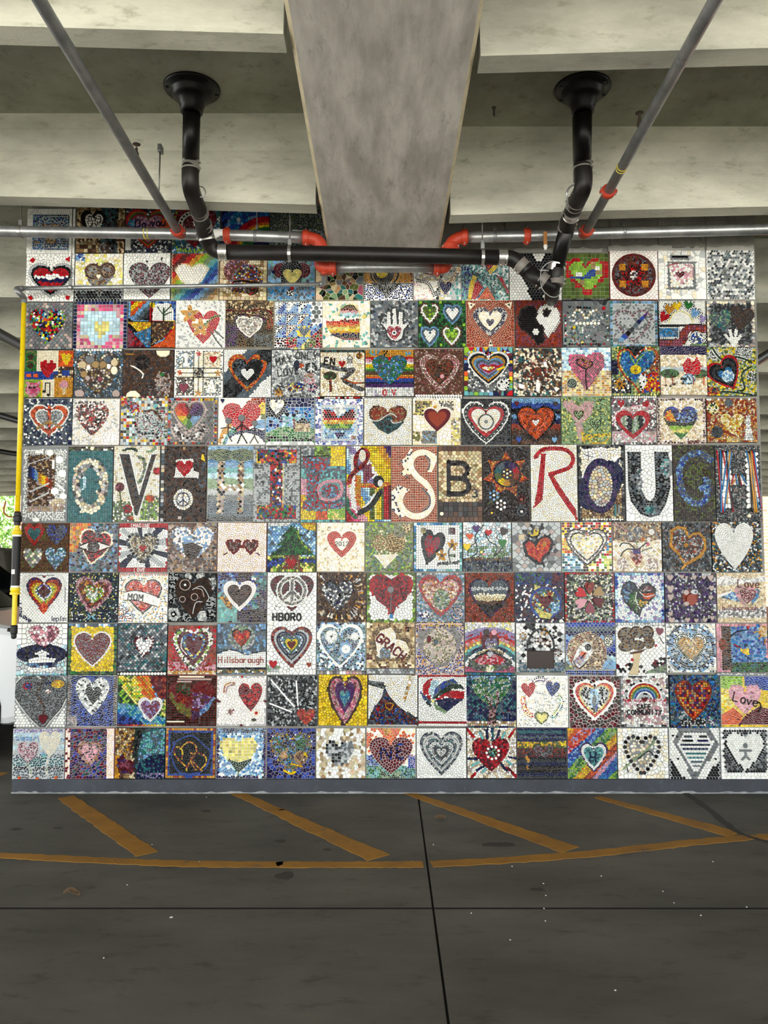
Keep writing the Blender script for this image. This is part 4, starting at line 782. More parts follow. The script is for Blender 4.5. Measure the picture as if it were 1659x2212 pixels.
472 574 860 962|white panel with a huge red heart and three stick figures on a rainbow|W|F W v.07;L.16,.55,.28,.7,.1,1,.02 C v.1 j;L.1,.7,.3,.85,.2,1,.16 oY v.1;H.5,.45,.82,.68 R r.07;P.0,.95,.08,.7,.25,.5,.3,.6,.15,.8,.05,1 o v.08;P.1,.98,.2,.75,.35,.62,.42,.72,.25,.82,.18,.98 btG v.07;P.25,.85,.4,.72,.7,.68,1,.7,1,.95,.85,.82,.6,.75,.4,.8 N v.07;P.8,.5,1,.45,1,.66,.75,.66 b v.08;R.9,.2,1,.35 Y v.08;R.92,.35,1,.47 e v.08;c.5,.44,.075 A;c.22,.5,.07 A;c.78,.55,.065 A;s.032,.5,.52,.5,.78 K j;s.028,.5,.78,.42,.98 K;s.028,.5,.78,.62,.98 K;s.03,.36,.7,.5,.58,.66,.7 K j;s.022,.22,.58,.22,.8,.3,.94 x;s.022,.06,.66,.22,.64,.36,.7 x;s.022,.78,.62,.78,.82,.86,.98 x;s.022,.78,.82,.68,.98 x;s.022,.66,.7,.78,.66,.94,.72 x;h.09,.07,.08,.09,0 N
575 680 860 963|night landscape panel with a white and black heart, red chimney house and green hill|W|F bNBUb v.11;R0,0,.4,.4 NK v.09;R.4,0,1,.2 N v.14;H.22,.22,.4,.44 K v.08;H.22,.19,.3,.3 WaI v.07;R.35,.35,.8,.6 bctb v.08;P.8,.45,1,.4,1,.62,.85,.62 bU v.1;P0,.75,.25,.62,.5,.6,.7,.66,1,.64,1,.8,0,.9 GqG v.09;R0,.8,1,.92 KDG v.1;R0,.93,1,1 Wa g.09;R.62,.55,.92,.71 Em v.07;P.6,.54,.77,.4,.92,.54 K v.09;R.56,.45,.61,.7 r v.12;R.56,.71,.95,.78 G v.1;h.44,.36,.09,.09,0 K;h.58,.38,.08,.08,0 K
681 785 863 963|rainbow hexagon heart panel framed in blue and white diamonds|W|F WvBWb v.055;R.12,.12,.88,.88 a v.05;R.14,.14,.86,.86 bcb o.052;P.14,.26,.3,.2,.5,.4,.7,.22,.86,.26,.86,.42,.14,.42 rRKr o.052;P.14,.38,.5,.38,.86,.38,.84,.45,.16,.45 R o.052;P.16,.45,.84,.45,.8,.55,.2,.55 loY o.052;P.2,.54,.8,.54,.72,.62,.26,.62 geG o.052;P.27,.6,.73,.6,.7,.68,.3,.68 S o.052;P.36,.7,.64,.7,.5,.84 NV o.052;C.5,.22,.14,.12 aW o.052;R.76,.78,.85,.84 oKR v.03
786 890 861 963|white crackle panel with a brown and charcoal wave heart|d|F WWI r.055;H.5,.46,.78,.6 M c.03;H.5,.45,.74,.55 CmC v.035;P.18,.5,.36,.47,.52,.36,.62,.42,.56,.5,.68,.54,.84,.5,.7,.65,.5,.76,.3,.65 dTd v.03;s.025,.15,.47,.3,.48,.45,.38,.58,.33,.68,.4 a;s.025,.56,.46,.62,.53,.78,.5 a
891 995 862 963|dark red glazed ceramic heart on a panel of cream and olive shards|E|F IWWI r.12;R.05,.05,.4,.35 elmd r.07;R.55,.05,.85,.25 AdW r.06;R.8,.4,1,1 WAlE r.07;R.2,.68,.5,.95 SdbA r.05;R.0,.7,.2,.9 eEI v.07;H.52,.42,.6,.5 W v.06;h.51,.45,.56,.48,0 r ceramic_heart;h.51,.44,.42,.36,0 C;t.36,.38,.1,0,Love l .012;p.42,.16,.5,.15,.5,.2,.44,.21 o;k17,.024,.02,-.0,.98,.0 W
996 1102 862 962|black panel with white beaded heart outline, red heart and white spiral disc|A|F K r.045;H.5,.5,.96,.88 W c.032;H.5,.5,.9,.82 dKd v.04;H.5,.48,.76,.66 R v.09;H.5,.46,.6,.5 WI v.06;C.5,.48,.16 dA c.018;C.5,.48,.14 WI c.034;c.5,.48,.04 A;k30,.013,.5,.49,.84,.76,0 W H
1103 1210 861 962|fiery orange heart panel with a broken white heart and four corner hearts|K|F _bBKbNCMxM v.05;H.5,.53,.8,.74 K v.05;H.5,.52,.74,.66 COCOO r.055;H.5,.5,.17,.14 W v.1;h.11,.12,.1,.11,0 r;h.9,.12,.1,.11,0 x;h.15,.86,.11,.12,0 B;h.87,.86,.11,.12,0 b
1211 1318 858 961|sage green panel with a tall pink heart, a black note heart and a brass trumpet|q|F qqeql v.03;L.14,.1,.15,.3,.4,.36,.65,.4,.85 pwp v.035;P.08,.15,.2,.05,.35,.2,.5,.08,.68,.1,.62,.35,.35,.6,.25,.5 pwp v.035;H.35,.38,.22,.2 Kr k.035;H.68,.58,.24,.26 Kx k.034;L.05,.8,.06,.79,.6 Kx k.03 j;P.4,.7,.5,.78,.98,.74,.98,.8,.55,.86,.4,.96 oeY v.04;L.035,.55,.84,.6,.94,.85,.94,.95,.84 oY v.035
1319 1416 861 962|mauve and white panel with a red heart outline, striped inside, two tiny hearts above|A|F AzAWx v.055;P0,.4,.3,.2,.95,.1,.95,.35,.3,.35,.05,.6 pwW v.055;R.0,.75,1,1 wWpa v.06;H.48,.6,.78,.64 R v.06;H.48,.6,.56,.42 >aqaKKqaqKKa v.055;H.22,.13,.16,.16 R v.05;H.78,.14,.18,.14,-15 R v.05
1417 1523 860 961|sandy mosaic panel with a landscape heart above the word love|w|F IEWE v.035;B.06 dKAWd k.05;H.48,.52,.7,.68 _BNSDDDglGG v.045;P.48,.3,.82,.24,.84,.45,.6,.52,.4,.52,.36,.35 SBNb v.045;P.15,.4,.2,.28,.28,.25,.4,.5,.2,.48 OoYR v.05;t.6,.86,.1,-6,love r
1524 1633 861 957|amber pebble panel with a cream heart, dark rosettes and white lighthouse|x|F CoEmC v.04;B.001 W g.1;H.5,.52,.46,.42 lIo v.045;C.13,.2,.12 lID c.04;C.45,.1,.08 SA c.03;C.2,.68,.12 dSd c.03;C.5,.88,.12 loE c.04;P.78,.35,.87,.35,.88,.6,.93,.85,.72,.85,.77,.6 Wa v.075;R0,-.02,1,.03 zWm g.06
48 149 965 1129|letter L panel of brown pennies on white pebble ground|A|F W k.055;B.05 W g.12;R.13,.17,.72,1.42 MxwMm o.04;R.6,1.15,.92,1.42 wEI g.06;R.13,1.3,.92,1.42 wm g.05;P.14,.4,.66,.75,.66,.95,.14,.65 >NBboYOC o.04;s.02,.16,.38,.62,.22 a;s.04,.2,.98,.6,.8 a;s.04,.2,1.2,.6,1.0 a;p.6,.06,.68,.1,.68,.18,.61,.22,.54,.18,.54,.1 W;p.82,.2,.9,.24,.9,.34,.82,.38,.74,.34,.74,.24 W;p.88,.5,.97,.55,.97,.65,.88,.68,.8,.64,.8,.54 W;p.73,.88,.82,.93,.82,1.02,.73,1.06,.65,1.02,.65,.93 W;p.92,1,1,1.05,1,1.12,.92,1.15,.84,1.12,.84,1.05 W;p.35,1.52,.42,1.56,.42,1.62,.35,1.64,.28,1.62,.28,1.56 W;r.05,.69,.3,.69,.48 W;r.045,.8,.83,.95,.96 W;r.045,.3,.13,.46,.13 W
150 246 965 1129|letter O panel built of large stones and shells on blue green mirror tiles|A|F T g.055;R0,0,1,.1 exWx v.08;C.5,.88,.42,.62 wIAEad v.11;C.5,.9,.2,.4 T g.055;P.1,.5,.3,.3,.62,.3,.8,.52,.66,.52,.5,.4,.3,.42,.15,.6 IE v.16;P.3,1.4,.5,1.42,.7,1.3,.78,1.42,.55,1.55,.25,1.5 I v.16;P.62,1.0,.8,1.1,.86,1.2,.8,1.35,.7,1.2 IE v.13;P.33,.7,.4,.7,.4,.95,.33,1.0 c v.13;c.53,.05,.045 I
247 347 964 1128|letter V panel in dark shards with red and orange wildflowers|A|F WIWIE g.042;R.6,1.1,1,1.6 qegAI g.042;R0,1.2,.45,1.65 eqAW g.042;L.06,.55,.25,.65,.3,.66,.6,.55,.8 qeA v.045;L.05,.2,.1,.35,.05,.5,.1 D v.045;L.05,.9,.05,.8,.12,.7,.12 q v.045;P.09,.15,.36,.15,.57,.98,.8,.15,.94,.15,.56,1.58,.46,1.58 W c.04;P.12,.18,.33,.18,.56,1.1,.82,.18,.92,.18,.54,1.5,.48,1.5 xdKM v.05;C.14,.9,.1 rz v.05;C.94,.55,.08 rR v.05;C.32,1.38,.1 rR v.05;C.8,1.15,.1,.08 OC v.05;C.38,1.58,.07,.05 OC v.04;L.03,.14,1.0,.18,1.3,.16,1.6 e v.04;L.03,.75,1.2,.68,1.6 g v.04
348 447 964 1128|dark brown ampersand panel with a red heart and a white peace sign|x|F MxKMxd v.042;R0,.0,.1,1.64 AwKaSE g.09;R.82,.1,1,.5 SqoT v.07;P.34,.3,.7,.28,.72,.55,.9,.58,.9,.7,.3,.7 W v.06;H.52,.5,.38,.36 R v.08;C.5,1.18,.22,.24 WIW v.1;P.72,.1,1,.1,1,.9,.82,.95,.84,.6 MxS v.045;k30,.014,.5,1.18,.14,.15 N C;s.025,.5,1.03,.5,1.33 N j;s.025,.5,1.18,.39,1.29 N j;s.025,.5,1.18,.61,1.29 N j;p.88,.3,.9,.18,.94,.18,.98,.35 Y;p.48,.02,.54,.02,.54,.09,.48,.09 m;p.4,1.55,.48,1.55,.48,1.62,.4,1.62 w
449 548 964 1128|letter H panel of tan tree trunks under blue sky with white grout|W|F _bbUbtcqqaASSSd v.055;R.0,.1,1,.3 DeDq v.05;P.2,.35,.38,.35,.38,1.5,.2,1.5 MEwKm b.06;P.65,.35,.82,.35,.82,1.5,.65,1.5 MEwKm b.06;R.3,.85,.8,1.0 EwmW b.06;C.3,.2,.28,.14 De v.045;C.75,.2,.26,.14 De v.045
548 649 964 1128|grey studded panel with a letter I of coloured toy building bricks|A|F aAa g.04;R.08,.09,.92,.38 RBGYKRrOD v.08;R.36,.38,.64,1.28 RBrNRoKW v.08;R.08,1.28,.92,1.57 RGBKrRoG v.08;s.02,.08,.09,.08,.36 Y j;s.02,.92,.09,.92,.36 R j;s.02,.08,.09,.92,.09 RB j;s.02,.64,.38,.64,1.28 Il j;s.02,.08,1.57,.92,1.57 Rr j;r.03,.7,.55,.78,.5 A;r.03,.12,1.1,.2,1.02 A;c.06,.42,.04 d;p.2,.6,.3,.6,.3,.68,.2,.68 A;p.18,.75,.24,.75,.24,.8,.18,.8 d;p.74,.3,.7,.3,.7,.3,.75,.34 a;r.03,.76,.95,.86,.85 a;r.03,.74,.9,.84,.8 a;r.04,.8,1.1,.8,1.18 d;r.03,.15,.42,.2,.44 d;p.05,.65,.1,.65,.1,.72,.05,.72 d;p.8,.42,.86,.42,.86,.48,.8,.48 A;p.22,.95,.27,.95,.27,1.02,.22,1.02 A;r.02,.3,.02,.5,.02 d;r.02,.6,.02,.8,.02 d;c.38,1.61,.02 x;p.12,1.2,.18,1.2,.18,1.26,.12,1.26 A
650 747 964 1129|letter L panel in blue and red shards over patches of green, yellow and aqua|A|F tSt v.09;R0,0,.35,.25 aSA v.08;R.3,0,.7,.24 ge v.08;R.66,0,1,.45 Y v.1;R0,.75,.15,1.1 p v.08;R.0,1.1,.12,1.65 oY v.08;R0,1.45,.35,1.66 Y v.09;R.35,1.45,.62,1.66 O v.09;R.6,1.4,1,1.66 gl v.09;P.04,.25,.65,.25,.65,.5,.5,.55,.4,.8,.42,1.0,.4,1.2,.6,1.25,.95,1.2,.96,1.35,.9,1.42,.04,1.42,.06,1.25,.14,1.2,.12,.5,.04,.4 SRbSRS r.065;L.08,.45,1.15,.4,.95,.55,.82,.85,.8,.92,1.0,.8,1.18,.5,1.2 p v.06;C.66,1.02,.2,.16 SRbRS r.06;k22,.016,.03,.24,.62,.22 K;k30,.012,.4,.55,.36,.9,.38,1.15,.6,1.3,.95,1.2 K
748 845 964 1128|letter L panel of gold tiles with a dark red scarf on rainbow steps|K|F \\VoYYWvcbYpPR g.055;R.55,.9,1,1.65 >elYeRr g.055;R.1,.2,.2,1.4 W g.05;P.2,.65,.33,.65,.33,1.35,.2,1.3 oOo g.05;P.35,.45,.55,.4,.6,.7,.4,.85 z g.06;L.06,.16,.6,.17,1.2,.25,1.5,.45,1.35,.65,1.1 W v.05;L.11,.3,1.5,.55,1.35,.75,1.05 xKD v.04;L.1,.3,.9,.6,.9,.95,.85 Oo g.05;L.1,.06,.85,.12,.65,.38,.42,.48,.2,.38,.08,.22,.25,.22,.5 CRr v.045;C.36,.22,.08,.14 WI v.06;C.72,.8,.12,.13 K c.035;C.76,.84,.06,.08 W v.06;L.08,.02,1.2,.06,1.45,.2,1.6 GTq v.06
845 944 965 1128|letter S panel shaped like a white finned tail on brick red tiles|I|F C g.055;P.3,.25,.42,.05,.5,.2,.36,.4,.44,.62,.32,.62,.38,.72,.2,.6,.28,.5,.2,.3 IWNI v.07;P.0,1.0,.15,.85,.4,.95,.25,1.1,.2,1.3,.35,1.5,.2,1.58,.02,1.4 WINW v.07;L.13,.85,.5,.92,.25,.7,.13,.5,.2,.42,.42,.55,.65,.8,.88,.9,1.2,.75,1.48,.5,1.54,.28,1.42,.18,1.2,.25,1.0 IW v.06;L.035,.74,.2,.84,.3,.82,.5 N v.045;L.04,.7,.95,.83,1.1,.83,1.3,.7,1.42 N v.045
946 1041 964 1128|letter B panel in dark slate on wooden slats with a small figure three|x|F M g.11;R.0,.1,1,.14 M g.1;R.03,.15,.97,1.28 EmEE b.06;L.115,.22,.4,.55,.4,.66,.5,.66,.62,.55,.72,.22,.72 K v.1;L.115,.22,.74,.58,.76,.68,.86,.68,1.0,.55,1.1,.22,1.1 K v.1;R.17,.34,.29,1.15 K g.11;R.03,1.32,.97,1.6 dxKM g.12;t.78,1.0,.18,0,3 d .04;c.07,1.56,.045 I
1042 1143 964 1128|dark pebble panel with an orange sunflower, spiral bead centre and gem daisies|x|F dKSdAd k.035;X.5,.62,.5,7,.62 COoC v.05;C.52,.6,.3 K c.04;C.52,.6,.27 ^CMoYeTSNVR c.045;C.52,.6,.13 Kd v.03;c.52,.6,.025 I;k6,.024,.52,.6,.08 oI C;k6,.032,.23,1.07,.09 b C;c.23,1.07,.028 W;k6,.032,.38,1.28,.09 W C;c.38,1.28,.028 w;k16,.016,.82,1.16,.08 r C;c.82,1.16,.035 C;k16,.014,.18,1.45,.08 x C;c.18,1.45,.025 Y;k14,.018,.82,1.42,.09 S C;c.82,1.42,.028 W;s.02,.1,1.25,.3,1.15,.35,1.1 e
1145 1246 961 1127|tall red letter R on white crackle panel|d|F WWI v.06;L.085,.1,.28,.25,.12,.5,.08,.78,.12,.92,.28,.85,.48,.62,.58,.42,.64 R v.07;P.24,.2,.33,.2,.25,1.2,.05,1.38,.14,.95 R v.07;P.38,.65,.45,.62,.72,1.05,.97,1.42,.98,1.63,.78,1.35,.55,1.0 R v.07
1248 1348 962 1128|tall purple letter O on cream panel with brown stone inside and dark frame|K|B.06 dKA v.08;F WWI v.09;R.06,.9,1,1.6 mMmE v.09;B.05 dKAd v.07;C.47,.88,.4,.62,40 N v.05;C.47,.89,.38,.6 NVN v.06;C.48,.9,.27,.46 wEa v.11;p.72,.3,.85,.22,.9,.28,.78,.38 W;p.85,.3,.92,.26,.88,.4,.8,.46 N;s.014,.22,.12,.22,.34 N;s.012,.12,.2,.32,.26 N;r.05,.78,1.3,.78,1.55 T;r.05,.86,1.32,.86,1.5 A
1349 1451 962 1127|letter U panel of black pennies and silver beads on white shards|A|F W r.12;P.05,.15,.33,.15,.33,.95,.42,1.15,.5,1.2,.6,1.12,.64,.95,.62,.15,.92,.15,.95,.9,.85,1.25,.7,1.5,.5,1.55,.3,1.48,.1,1.2,.05,.9 KKdAKS o.055 e;P.25,.5,.33,.5,.33,.95,.28,1.05 STa o.05;P.75,.4,.92,.2,.92,.7,.8,.7 Sta o.05;P.4,1.3,.6,1.3,.6,1.5,.4,1.5 tSaT o.05
1452 1542 962 1127|blue letter G on a dark olive bead grid panel|x|F exdx g.045;R.12,.6,.9,1.0 exdM k.045;L.17,.9,.35,.7,.22,.45,.22,.2,.45,.15,.8,.25,1.2,.5,1.42,.75,1.35,.82,1.05,.8,.85 SBbS v.075;P.6,1.02,.9,.85,.92,1.0,.65,1.15 SbB v.075;C.5,.75,.22,.3 exde g.045
1543 1641 962 1127|letter H panel of coloured glass rods over white strips on grey gravel|d|F AdAaw k.034;R.08,.12,.37,1.45 W g.14;R.66,.12,.97,1.45 W g.14;R.3,.65,.75,.92 W g.14;r.028,.04,.13,.14,1.5 R;r.028,.12,.13,.1,1.48 U;r.028,.15,.15,.12,.8 K;r.028,.17,.13,.36,1.48 R;r.028,.28,.13,.14,1.0 U;r.028,.33,.13,.22,1.3 o;r.028,.24,.14,.34,1.45 K;r.026,.36,.15,.16,1.48 U;r.028,.7,.15,.92,1.4 U;r.028,.76,.15,.78,1.5 K;r.028,.8,.14,.88,1.5 o;r.028,.74,.18,.84,1.5 o;r.028,.86,.14,.98,1.42 U;r.028,.82,.14,.99,1.42 R;r.022,.34,.9,.5,.68 o;r.022,.4,.66,.34,.86 R;r.022,.44,.66,.46,.88 U;r.022,.5,.66,.56,.9 R;r.022,.56,.66,.68,.88 U;r.024,.66,.68,.65,.84 K;r.024,.51,.66,.52,.88 K;c.7,1.58,.04 I
47 151 1130 1236|dark amber panel with four hearts in red, blue, sage and ice blue|M|F MexM k.034;H.28,.24,.42,.46 CR v.035;H.28,.23,.27,.26 T v.04;H.75,.24,.44,.42 NSB v.05;H.26,.74,.42,.46 aqAI b.05;H.74,.74,.44,.46 bcST v.05
152 257 1130 1236|orange and blue panel with an all seeing eye inside a red and black heart|w|F SAdTbN r.08;P0,0,.45,0,.25,.3,.15,.6,0,.6 oOom v.09;H.52,.5,.68,.72,12 I c.035;H.52,.5,.62,.66,12 RKRKr r.065;P.2,.48,.5,.38,.85,.48,.5,.6 W v.06;C.5,.49,.13,.1 dAK v.035;s.02,.2,.48,.5,.37,.84,.47 K;s.02,.2,.5,.5,.61,.84,.5 K
258 364 1130 1236|sunburst panel bordered in red with the words IMAGINE and LOVE|A|F W r.08;P.35,0,.46,0,.48,.35,.44,.35 KN v.05;P.75,.1,.95,.1,.65,.35,.6,.3 NK v.05;P0,.32,.2,.38,.3,.48,0,.45 NK v.05;P1,.6,.7,.55,.65,.6,1,.72 NK v.05;P0,.85,.25,.62,.32,.68,.1,.95 NK v.05;P.55,.7,.6,.68,.68,.95,.55,.95 NK v.05;P0,.15,.1,.1,.38,.34,.34,.38 a v.07;P.95,.3,.98,.45,.65,.45,.64,.42 a v.07;P0,.6,.3,.55,.3,.6,0,.75 a v.07;P.68,.65,.95,.85,.9,.92,.6,.72 a v.07;P.6,.1,.7,.1,.56,.32,.54,.3 a v.07;B.025 R v.08;R0,0,1,.09 R v.07;R0,.91,1,1 R v.07;H.49,.52,.54,.54 ImIM k.042;H.49,.52,.15,.12 R v.04;k26,.033,.49,.52,.62,.6,0 dKdS H;t.23,.015,.07,0,IMAGINE W;t.33,.925,.07,0,LOVE W
364 470 1129 1236|brown shard panel with a blue and white heart darkening to black at the point|w|F MwxmMdA r.07;H.5,.44,.88,.72 WbWbSW r.075;P.3,.45,.5,.4,.7,.5,.62,.68,.5,.8,.35,.66 K r.06
471 577 1129 1236|white crackle panel with maroon heart shaped sunglasses|C|F WWI v.058;H.33,.5,.33,.32 r c.035;H.33,.49,.25,.22 KxAwK v.04;H.68,.5,.33,.32 r c.035;H.68,.49,.25,.22 KxAwK v.04;P.46,.46,.54,.46,.54,.52,.46,.52 r v.04;s.03,.13,.66,.2,.62 r;s.03,.8,.62,.86,.66 r
578 683 1129 1236|panel with tall green fir tree, red heart at its trunk and corner sun|d|F bcbSb b.045;R0,0,.45,.07 aW v.06;C.95,0,.26,.16 oY v.05;R0,.68,1,1 gle b.045;P0,.78,.3,.72,.7,.76,1,.76,1,.84,.3,.84,.0,.98 BN b.045;P.36,.65,.66,.65,.68,.9,.72,.96,.3,.96,.36,.85 MCm v.04;P.48,.06,.62,.15,.72,.27,.62,.27,.8,.45,.7,.46,.96,.66,.05,.68,.3,.48,.18,.48,.38,.3,.28,.28,.4,.18 GDDG v.034;L.05,.62,.2,.7,.4,.9,.62 ge v.03;H.5,.84,.22,.2 R v.04
685 788 1129 1235|white ray panel with a bold red heart and small white heart inside dated 2012|I|F WWIEW r.055;H.52,.46,.68,.62 W c.03;H.52,.46,.62,.56 R v.055;H.52,.46,.3,.28 W v.045;t.38,.4,.09,0,2012 d .012
789 892 1129 1235|sage and moss panel with a brown beaded heart over a white heart point|E|F qGqgeST v.065;C.9,.12,.1 MI k.03;H.5,.5,.74,.76 qeIG v.05;C.62,.42,.22 xMm k.03;C.3,.42,.16 qez k.03;P.18,.68,.7,.66,.42,.96 WIW v.06;R.6,.0,1,.3 AqAe v.05;H.88,.12,.2,.2 MxI k.032
893 998 1129 1235|white tile panel with aqua and blue border, tilted red heart and two orange flowers|A|F W g.05;B.06 btUcT g.07;H.36,.52,.5,.72,14 dK c.06;H.36,.5,.32,.46,14 zR v.045;V.8,.46,.12,5,.6 o v.045;V.58,.68,.12,5,.6 o v.045;C.8,.46,.03 M v.03;C.58,.68,.03 M v.03;L.03,.76,.85,.72,.6,.78,.5 Ad v.035;L.05,.5,.85,.7,.84,.9,.82 dA v.04;C.2,.16,.06 wl k.03;R.72,.12,.84,.24 rA g.03;C.8,.68,.06,.03 qd v.03
999 1104 1128 1235|garden panel of curling vines with six small coloured hearts over dark waves|d|F cWaWc r.09;R0,.5,1,.75 qca v.08;P0,.75,.3,.72,.6,.75,1,.72,1,.82,0,.82 MmS v.07;R0,.8,1,1 SdNA r.06;s.02,.15,.74,.3,.6,.25,.3,.4,.1,.42,.05 K;s.018,.1,.7,.12,.55,.25,.42,.3,.32 D;s.02,.65,.72,.7,.5,.55,.4,.45,.2 D;s.016,.65,.7,.82,.5,.7,.3,.85,.2 K;s.02,.3,.72,.45,.6 D;h.14,.3,.15,.13,0 O;h.27,.14,.15,.15,0 V;h.53,.22,.15,.13,0 R;h.84,.2,.17,.18,20 x;h.82,.44,.17,.18,0 G;h.08,.52,.16,.16,0 Y;c.38,.62,.03 l;c.43,.66,.03 p
1105 1211 1128 1235|grey stone tile panel with a crowned orange red heart outlined in black|A|F aAwaa b.085;P.22,.42,.32,.34,.42,.38,.48,.46,.52,.36,.62,.28,.76,.27,.84,.38,.82,.55,.68,.72,.62,.8,.66,.87,.5,.87,.34,.74,.24,.6 K v.05;P.27,.46,.34,.38,.42,.42,.48,.52,.56,.38,.66,.31,.76,.33,.8,.42,.74,.6,.6,.72,.58,.82,.46,.76,.32,.66 OR v.06;P.27,.2,.42,.28,.42,.08,.5,.18,.6,.08,.56,.28,.42,.32 K v.05;P.34,.22,.43,.27,.45,.15,.5,.2,.56,.14,.54,.26,.42,.29 Y v.05;c.4,.06,.026 K;c.62,.045,.026 K;c.23,.18,.026 K;C.66,.45,.04,.06 o v.05;s.01,0,.82,.1,.84,.18,.88 K;p.13,.25,.25,.25,.25,.36,.13,.36 E;p.72,.68,.86,.68,.86,.8,.72,.8 A
1212 1320 1128 1235|confetti tile panel with a double outlined pale heart, many colours around|W|F RlOUoSPKWYM g.055;R0,0,1,.3 MxROWY g.055;R0,.6,.4,1 tTSbcW g.055;R.6,.6,1,1 leRWg g.055;R.0,.3,.2,.65 OolY g.055;H.5,.5,.84,.74 K c.028;H.5,.5,.78,.68 Ww v.05;H.5,.49,.68,.58 K c.028;H.5,.49,.63,.52 WIWaIl v.06;k14,.016,.52,.45,.18 o C
1321 1427 1128 1235|sepia panel with a pink vase of grey leafed flowers on cream swirls|w|F IEWI b.04;P0,0,1,0,1,.35,.5,.42,0,.38 mMEA v.04;C.2,.85,.12 Ww c.03;C.8,.85,.12 Ww c.03;L.02,.0,.05,.15,.08,.3,.2 p c.03;V.35,.27,.1,7 aS v.035;V.52,.2,.1,7 aS v.035;C.62,.35,.045 oO v.03;C.8,.2,.06 W c.025;C.74,.35,.04 W c.02;C.72,.45,.035 P v.03;P.36,.6,.55,.58,.6,.7,.54,.85,.45,.86,.36,.72 CwpM b.03;P.4,.55,.56,.53,.57,.64,.42,.66 BVN v.03;s.025,.45,.55,.35,.45,.2,.43,.14,.5 d;s.025,.4,.56,.3,.55,.2,.62,.16,.7 dN;s.022,.5,.52,.48,.38 q;s.022,.55,.53,.65,.45,.7,.42 d;s.025,.58,.6,.68,.56,.8,.52 A;s.025,.6,.62,.75,.68,.85,.68 a
1428 1534 1128 1235|dark shard panel with a gold outlined tilted heart and a gold medallion|d|F dAKASdM r.065;P.16,.3,.16,.16,.32,.07,.48,.1,.55,.28,.62,.22,.78,.2,.9,.35,.9,.55,.8,.72,.42,.92,.45,.86,.3,.66,.14,.5 o v.055;P.22,.3,.22,.2,.34,.13,.45,.16,.54,.34,.64,.27,.76,.26,.85,.38,.84,.55,.75,.67,.45,.83,.34,.62,.2,.46 wCdAaM r.045;C.48,.47,.05 o v.03;k12,.012,.48,.47,.06 x C;p.35,.96,.45,.84,.48,.88,.38,.98 o
1535 1643 1127 1236|dark speckled panel with a large plain white heart|K|F SdoxaTKWSK v.034;H.45,.49,.78,.94 W c.035
44 150 1237 1345|white brick panel with a rainbow striped heart and lettering in the lower corners|d|F W b.04;H.5,.44,.84,.82 W c.025;N.5,.44,.74,.7,0,.05 NVC+ORC+oY+gl+WTW v.04;C.5,.36,.14 vBW v.04;P.5,.24,.64,.38,.5,.52,.36,.38 rM v.05;P.5,.58,.62,.72,.5,.84,.38,.72 OR v.04;h.5,.08,.08,.06,0 r;t.05,.62,.09,90,LOVE N .02;t.06,.78,.1,35,Love N .02;t.66,.88,.1,0,leplin N .012;s.012,.36,.05,.48,.05 N;s.012,.55,.05,.7,.05 N;s.012,.94,.3,.94,.6 N
151 257 1237 1345|navy speckled panel with a pink edged rainbow heart|d|F NTdSNWle k.034;H.48,.46,.76,.74,8 pwz v.045;H.48,.45,.62,.56,8 rCoM v.045;H.5,.45,.42,.36,8 oWge v.045;H.48,.46,.24,.2,5 aqW v.045;k8,.018,.4,.85,.45,.9,.4,.94 bt;k8,.018,.55,.85,.5,.9,.55,.94 bt
258 364 1237 1345|button panel with a red button heart crossed by a white banner reading MOM|W|F WlWoEAbI k.045;R0,.0,1,.05 CSO k.04;P.0,.62,.3,.8,.3,1,0,1 SboC k.045;H.5,.5,.86,.82 WI k.035;H.5,.49,.76,.72 dK c.035;H.5,.48,.7,.64 RRpOC v.05;P.1,.4,.3,.36,.6,.4,.86,.55,.82,.7,.6,.62,.35,.55,.12,.56 W k.035;s.014,.1,.4,.35,.36,.6,.42,.85,.5 d;s.014,.1,.57,.35,.56,.6,.64,.8,.68 d;t.2,.42,.13,5,MOM d .018
365 469 1237 1344|charcoal dot painted panel with a brown heart and many ringed circles|K|F dAd o.03;C.12,.86,.14 Wa o.03;C.12,.86,.06 K o.03;C.08,.1,.12 aK o.03;C.88,.22,.13 aAW o.03;C.4,.08,.08 aW o.03;C.66,.07,.08 aW o.03;C.9,.62,.12 aKa o.03;C.72,.9,.11 aW o.03;C.38,.92,.1 aK o.03;C.08,.3,.1 aK o.03;C.06,.55,.1 aK o.03;C.9,.85,.1 aK o.03;H.52,.52,.78,.86 xMx o.03;k30,.012,.35,.25,.11 w C;k26,.01,.55,.5,.07 w C;k22,.01,.3,.55,.06 w C;k30,.011,.5,.35,.7,.28,.85,.5,.8,.6 a;k26,.011,.52,.85,.58,.62,.72,.6 a;k24,.01,.55,.32,.7,.35,.75,.5 w;c.35,.25,.025 W;c.12,.86,.025 W;c.88,.22,.03 d;c.68,.62,.02 r;c.66,.52,.02 r
471 577 1236 1345|teal and blue panel with a white tile outlined heart of black and brown|w|F TBtSK v.085;R0,0,.4,.4 BbN v.08;R.4,0,.7,.2 KN v.08;R0,.62,.45,1 t r.1;R.4,.75,1,1 NKd v.075;R.85,.35,1,.75 NKS v.07;P.05,.5,.3,.5,.3,.75,.2,.72 oM v.06;H.45,.48,.68,.62 W v.085;H.45,.47,.5,.44 KKMxK v.06;P.72,.1,.82,.12,.7,.16 W v.07
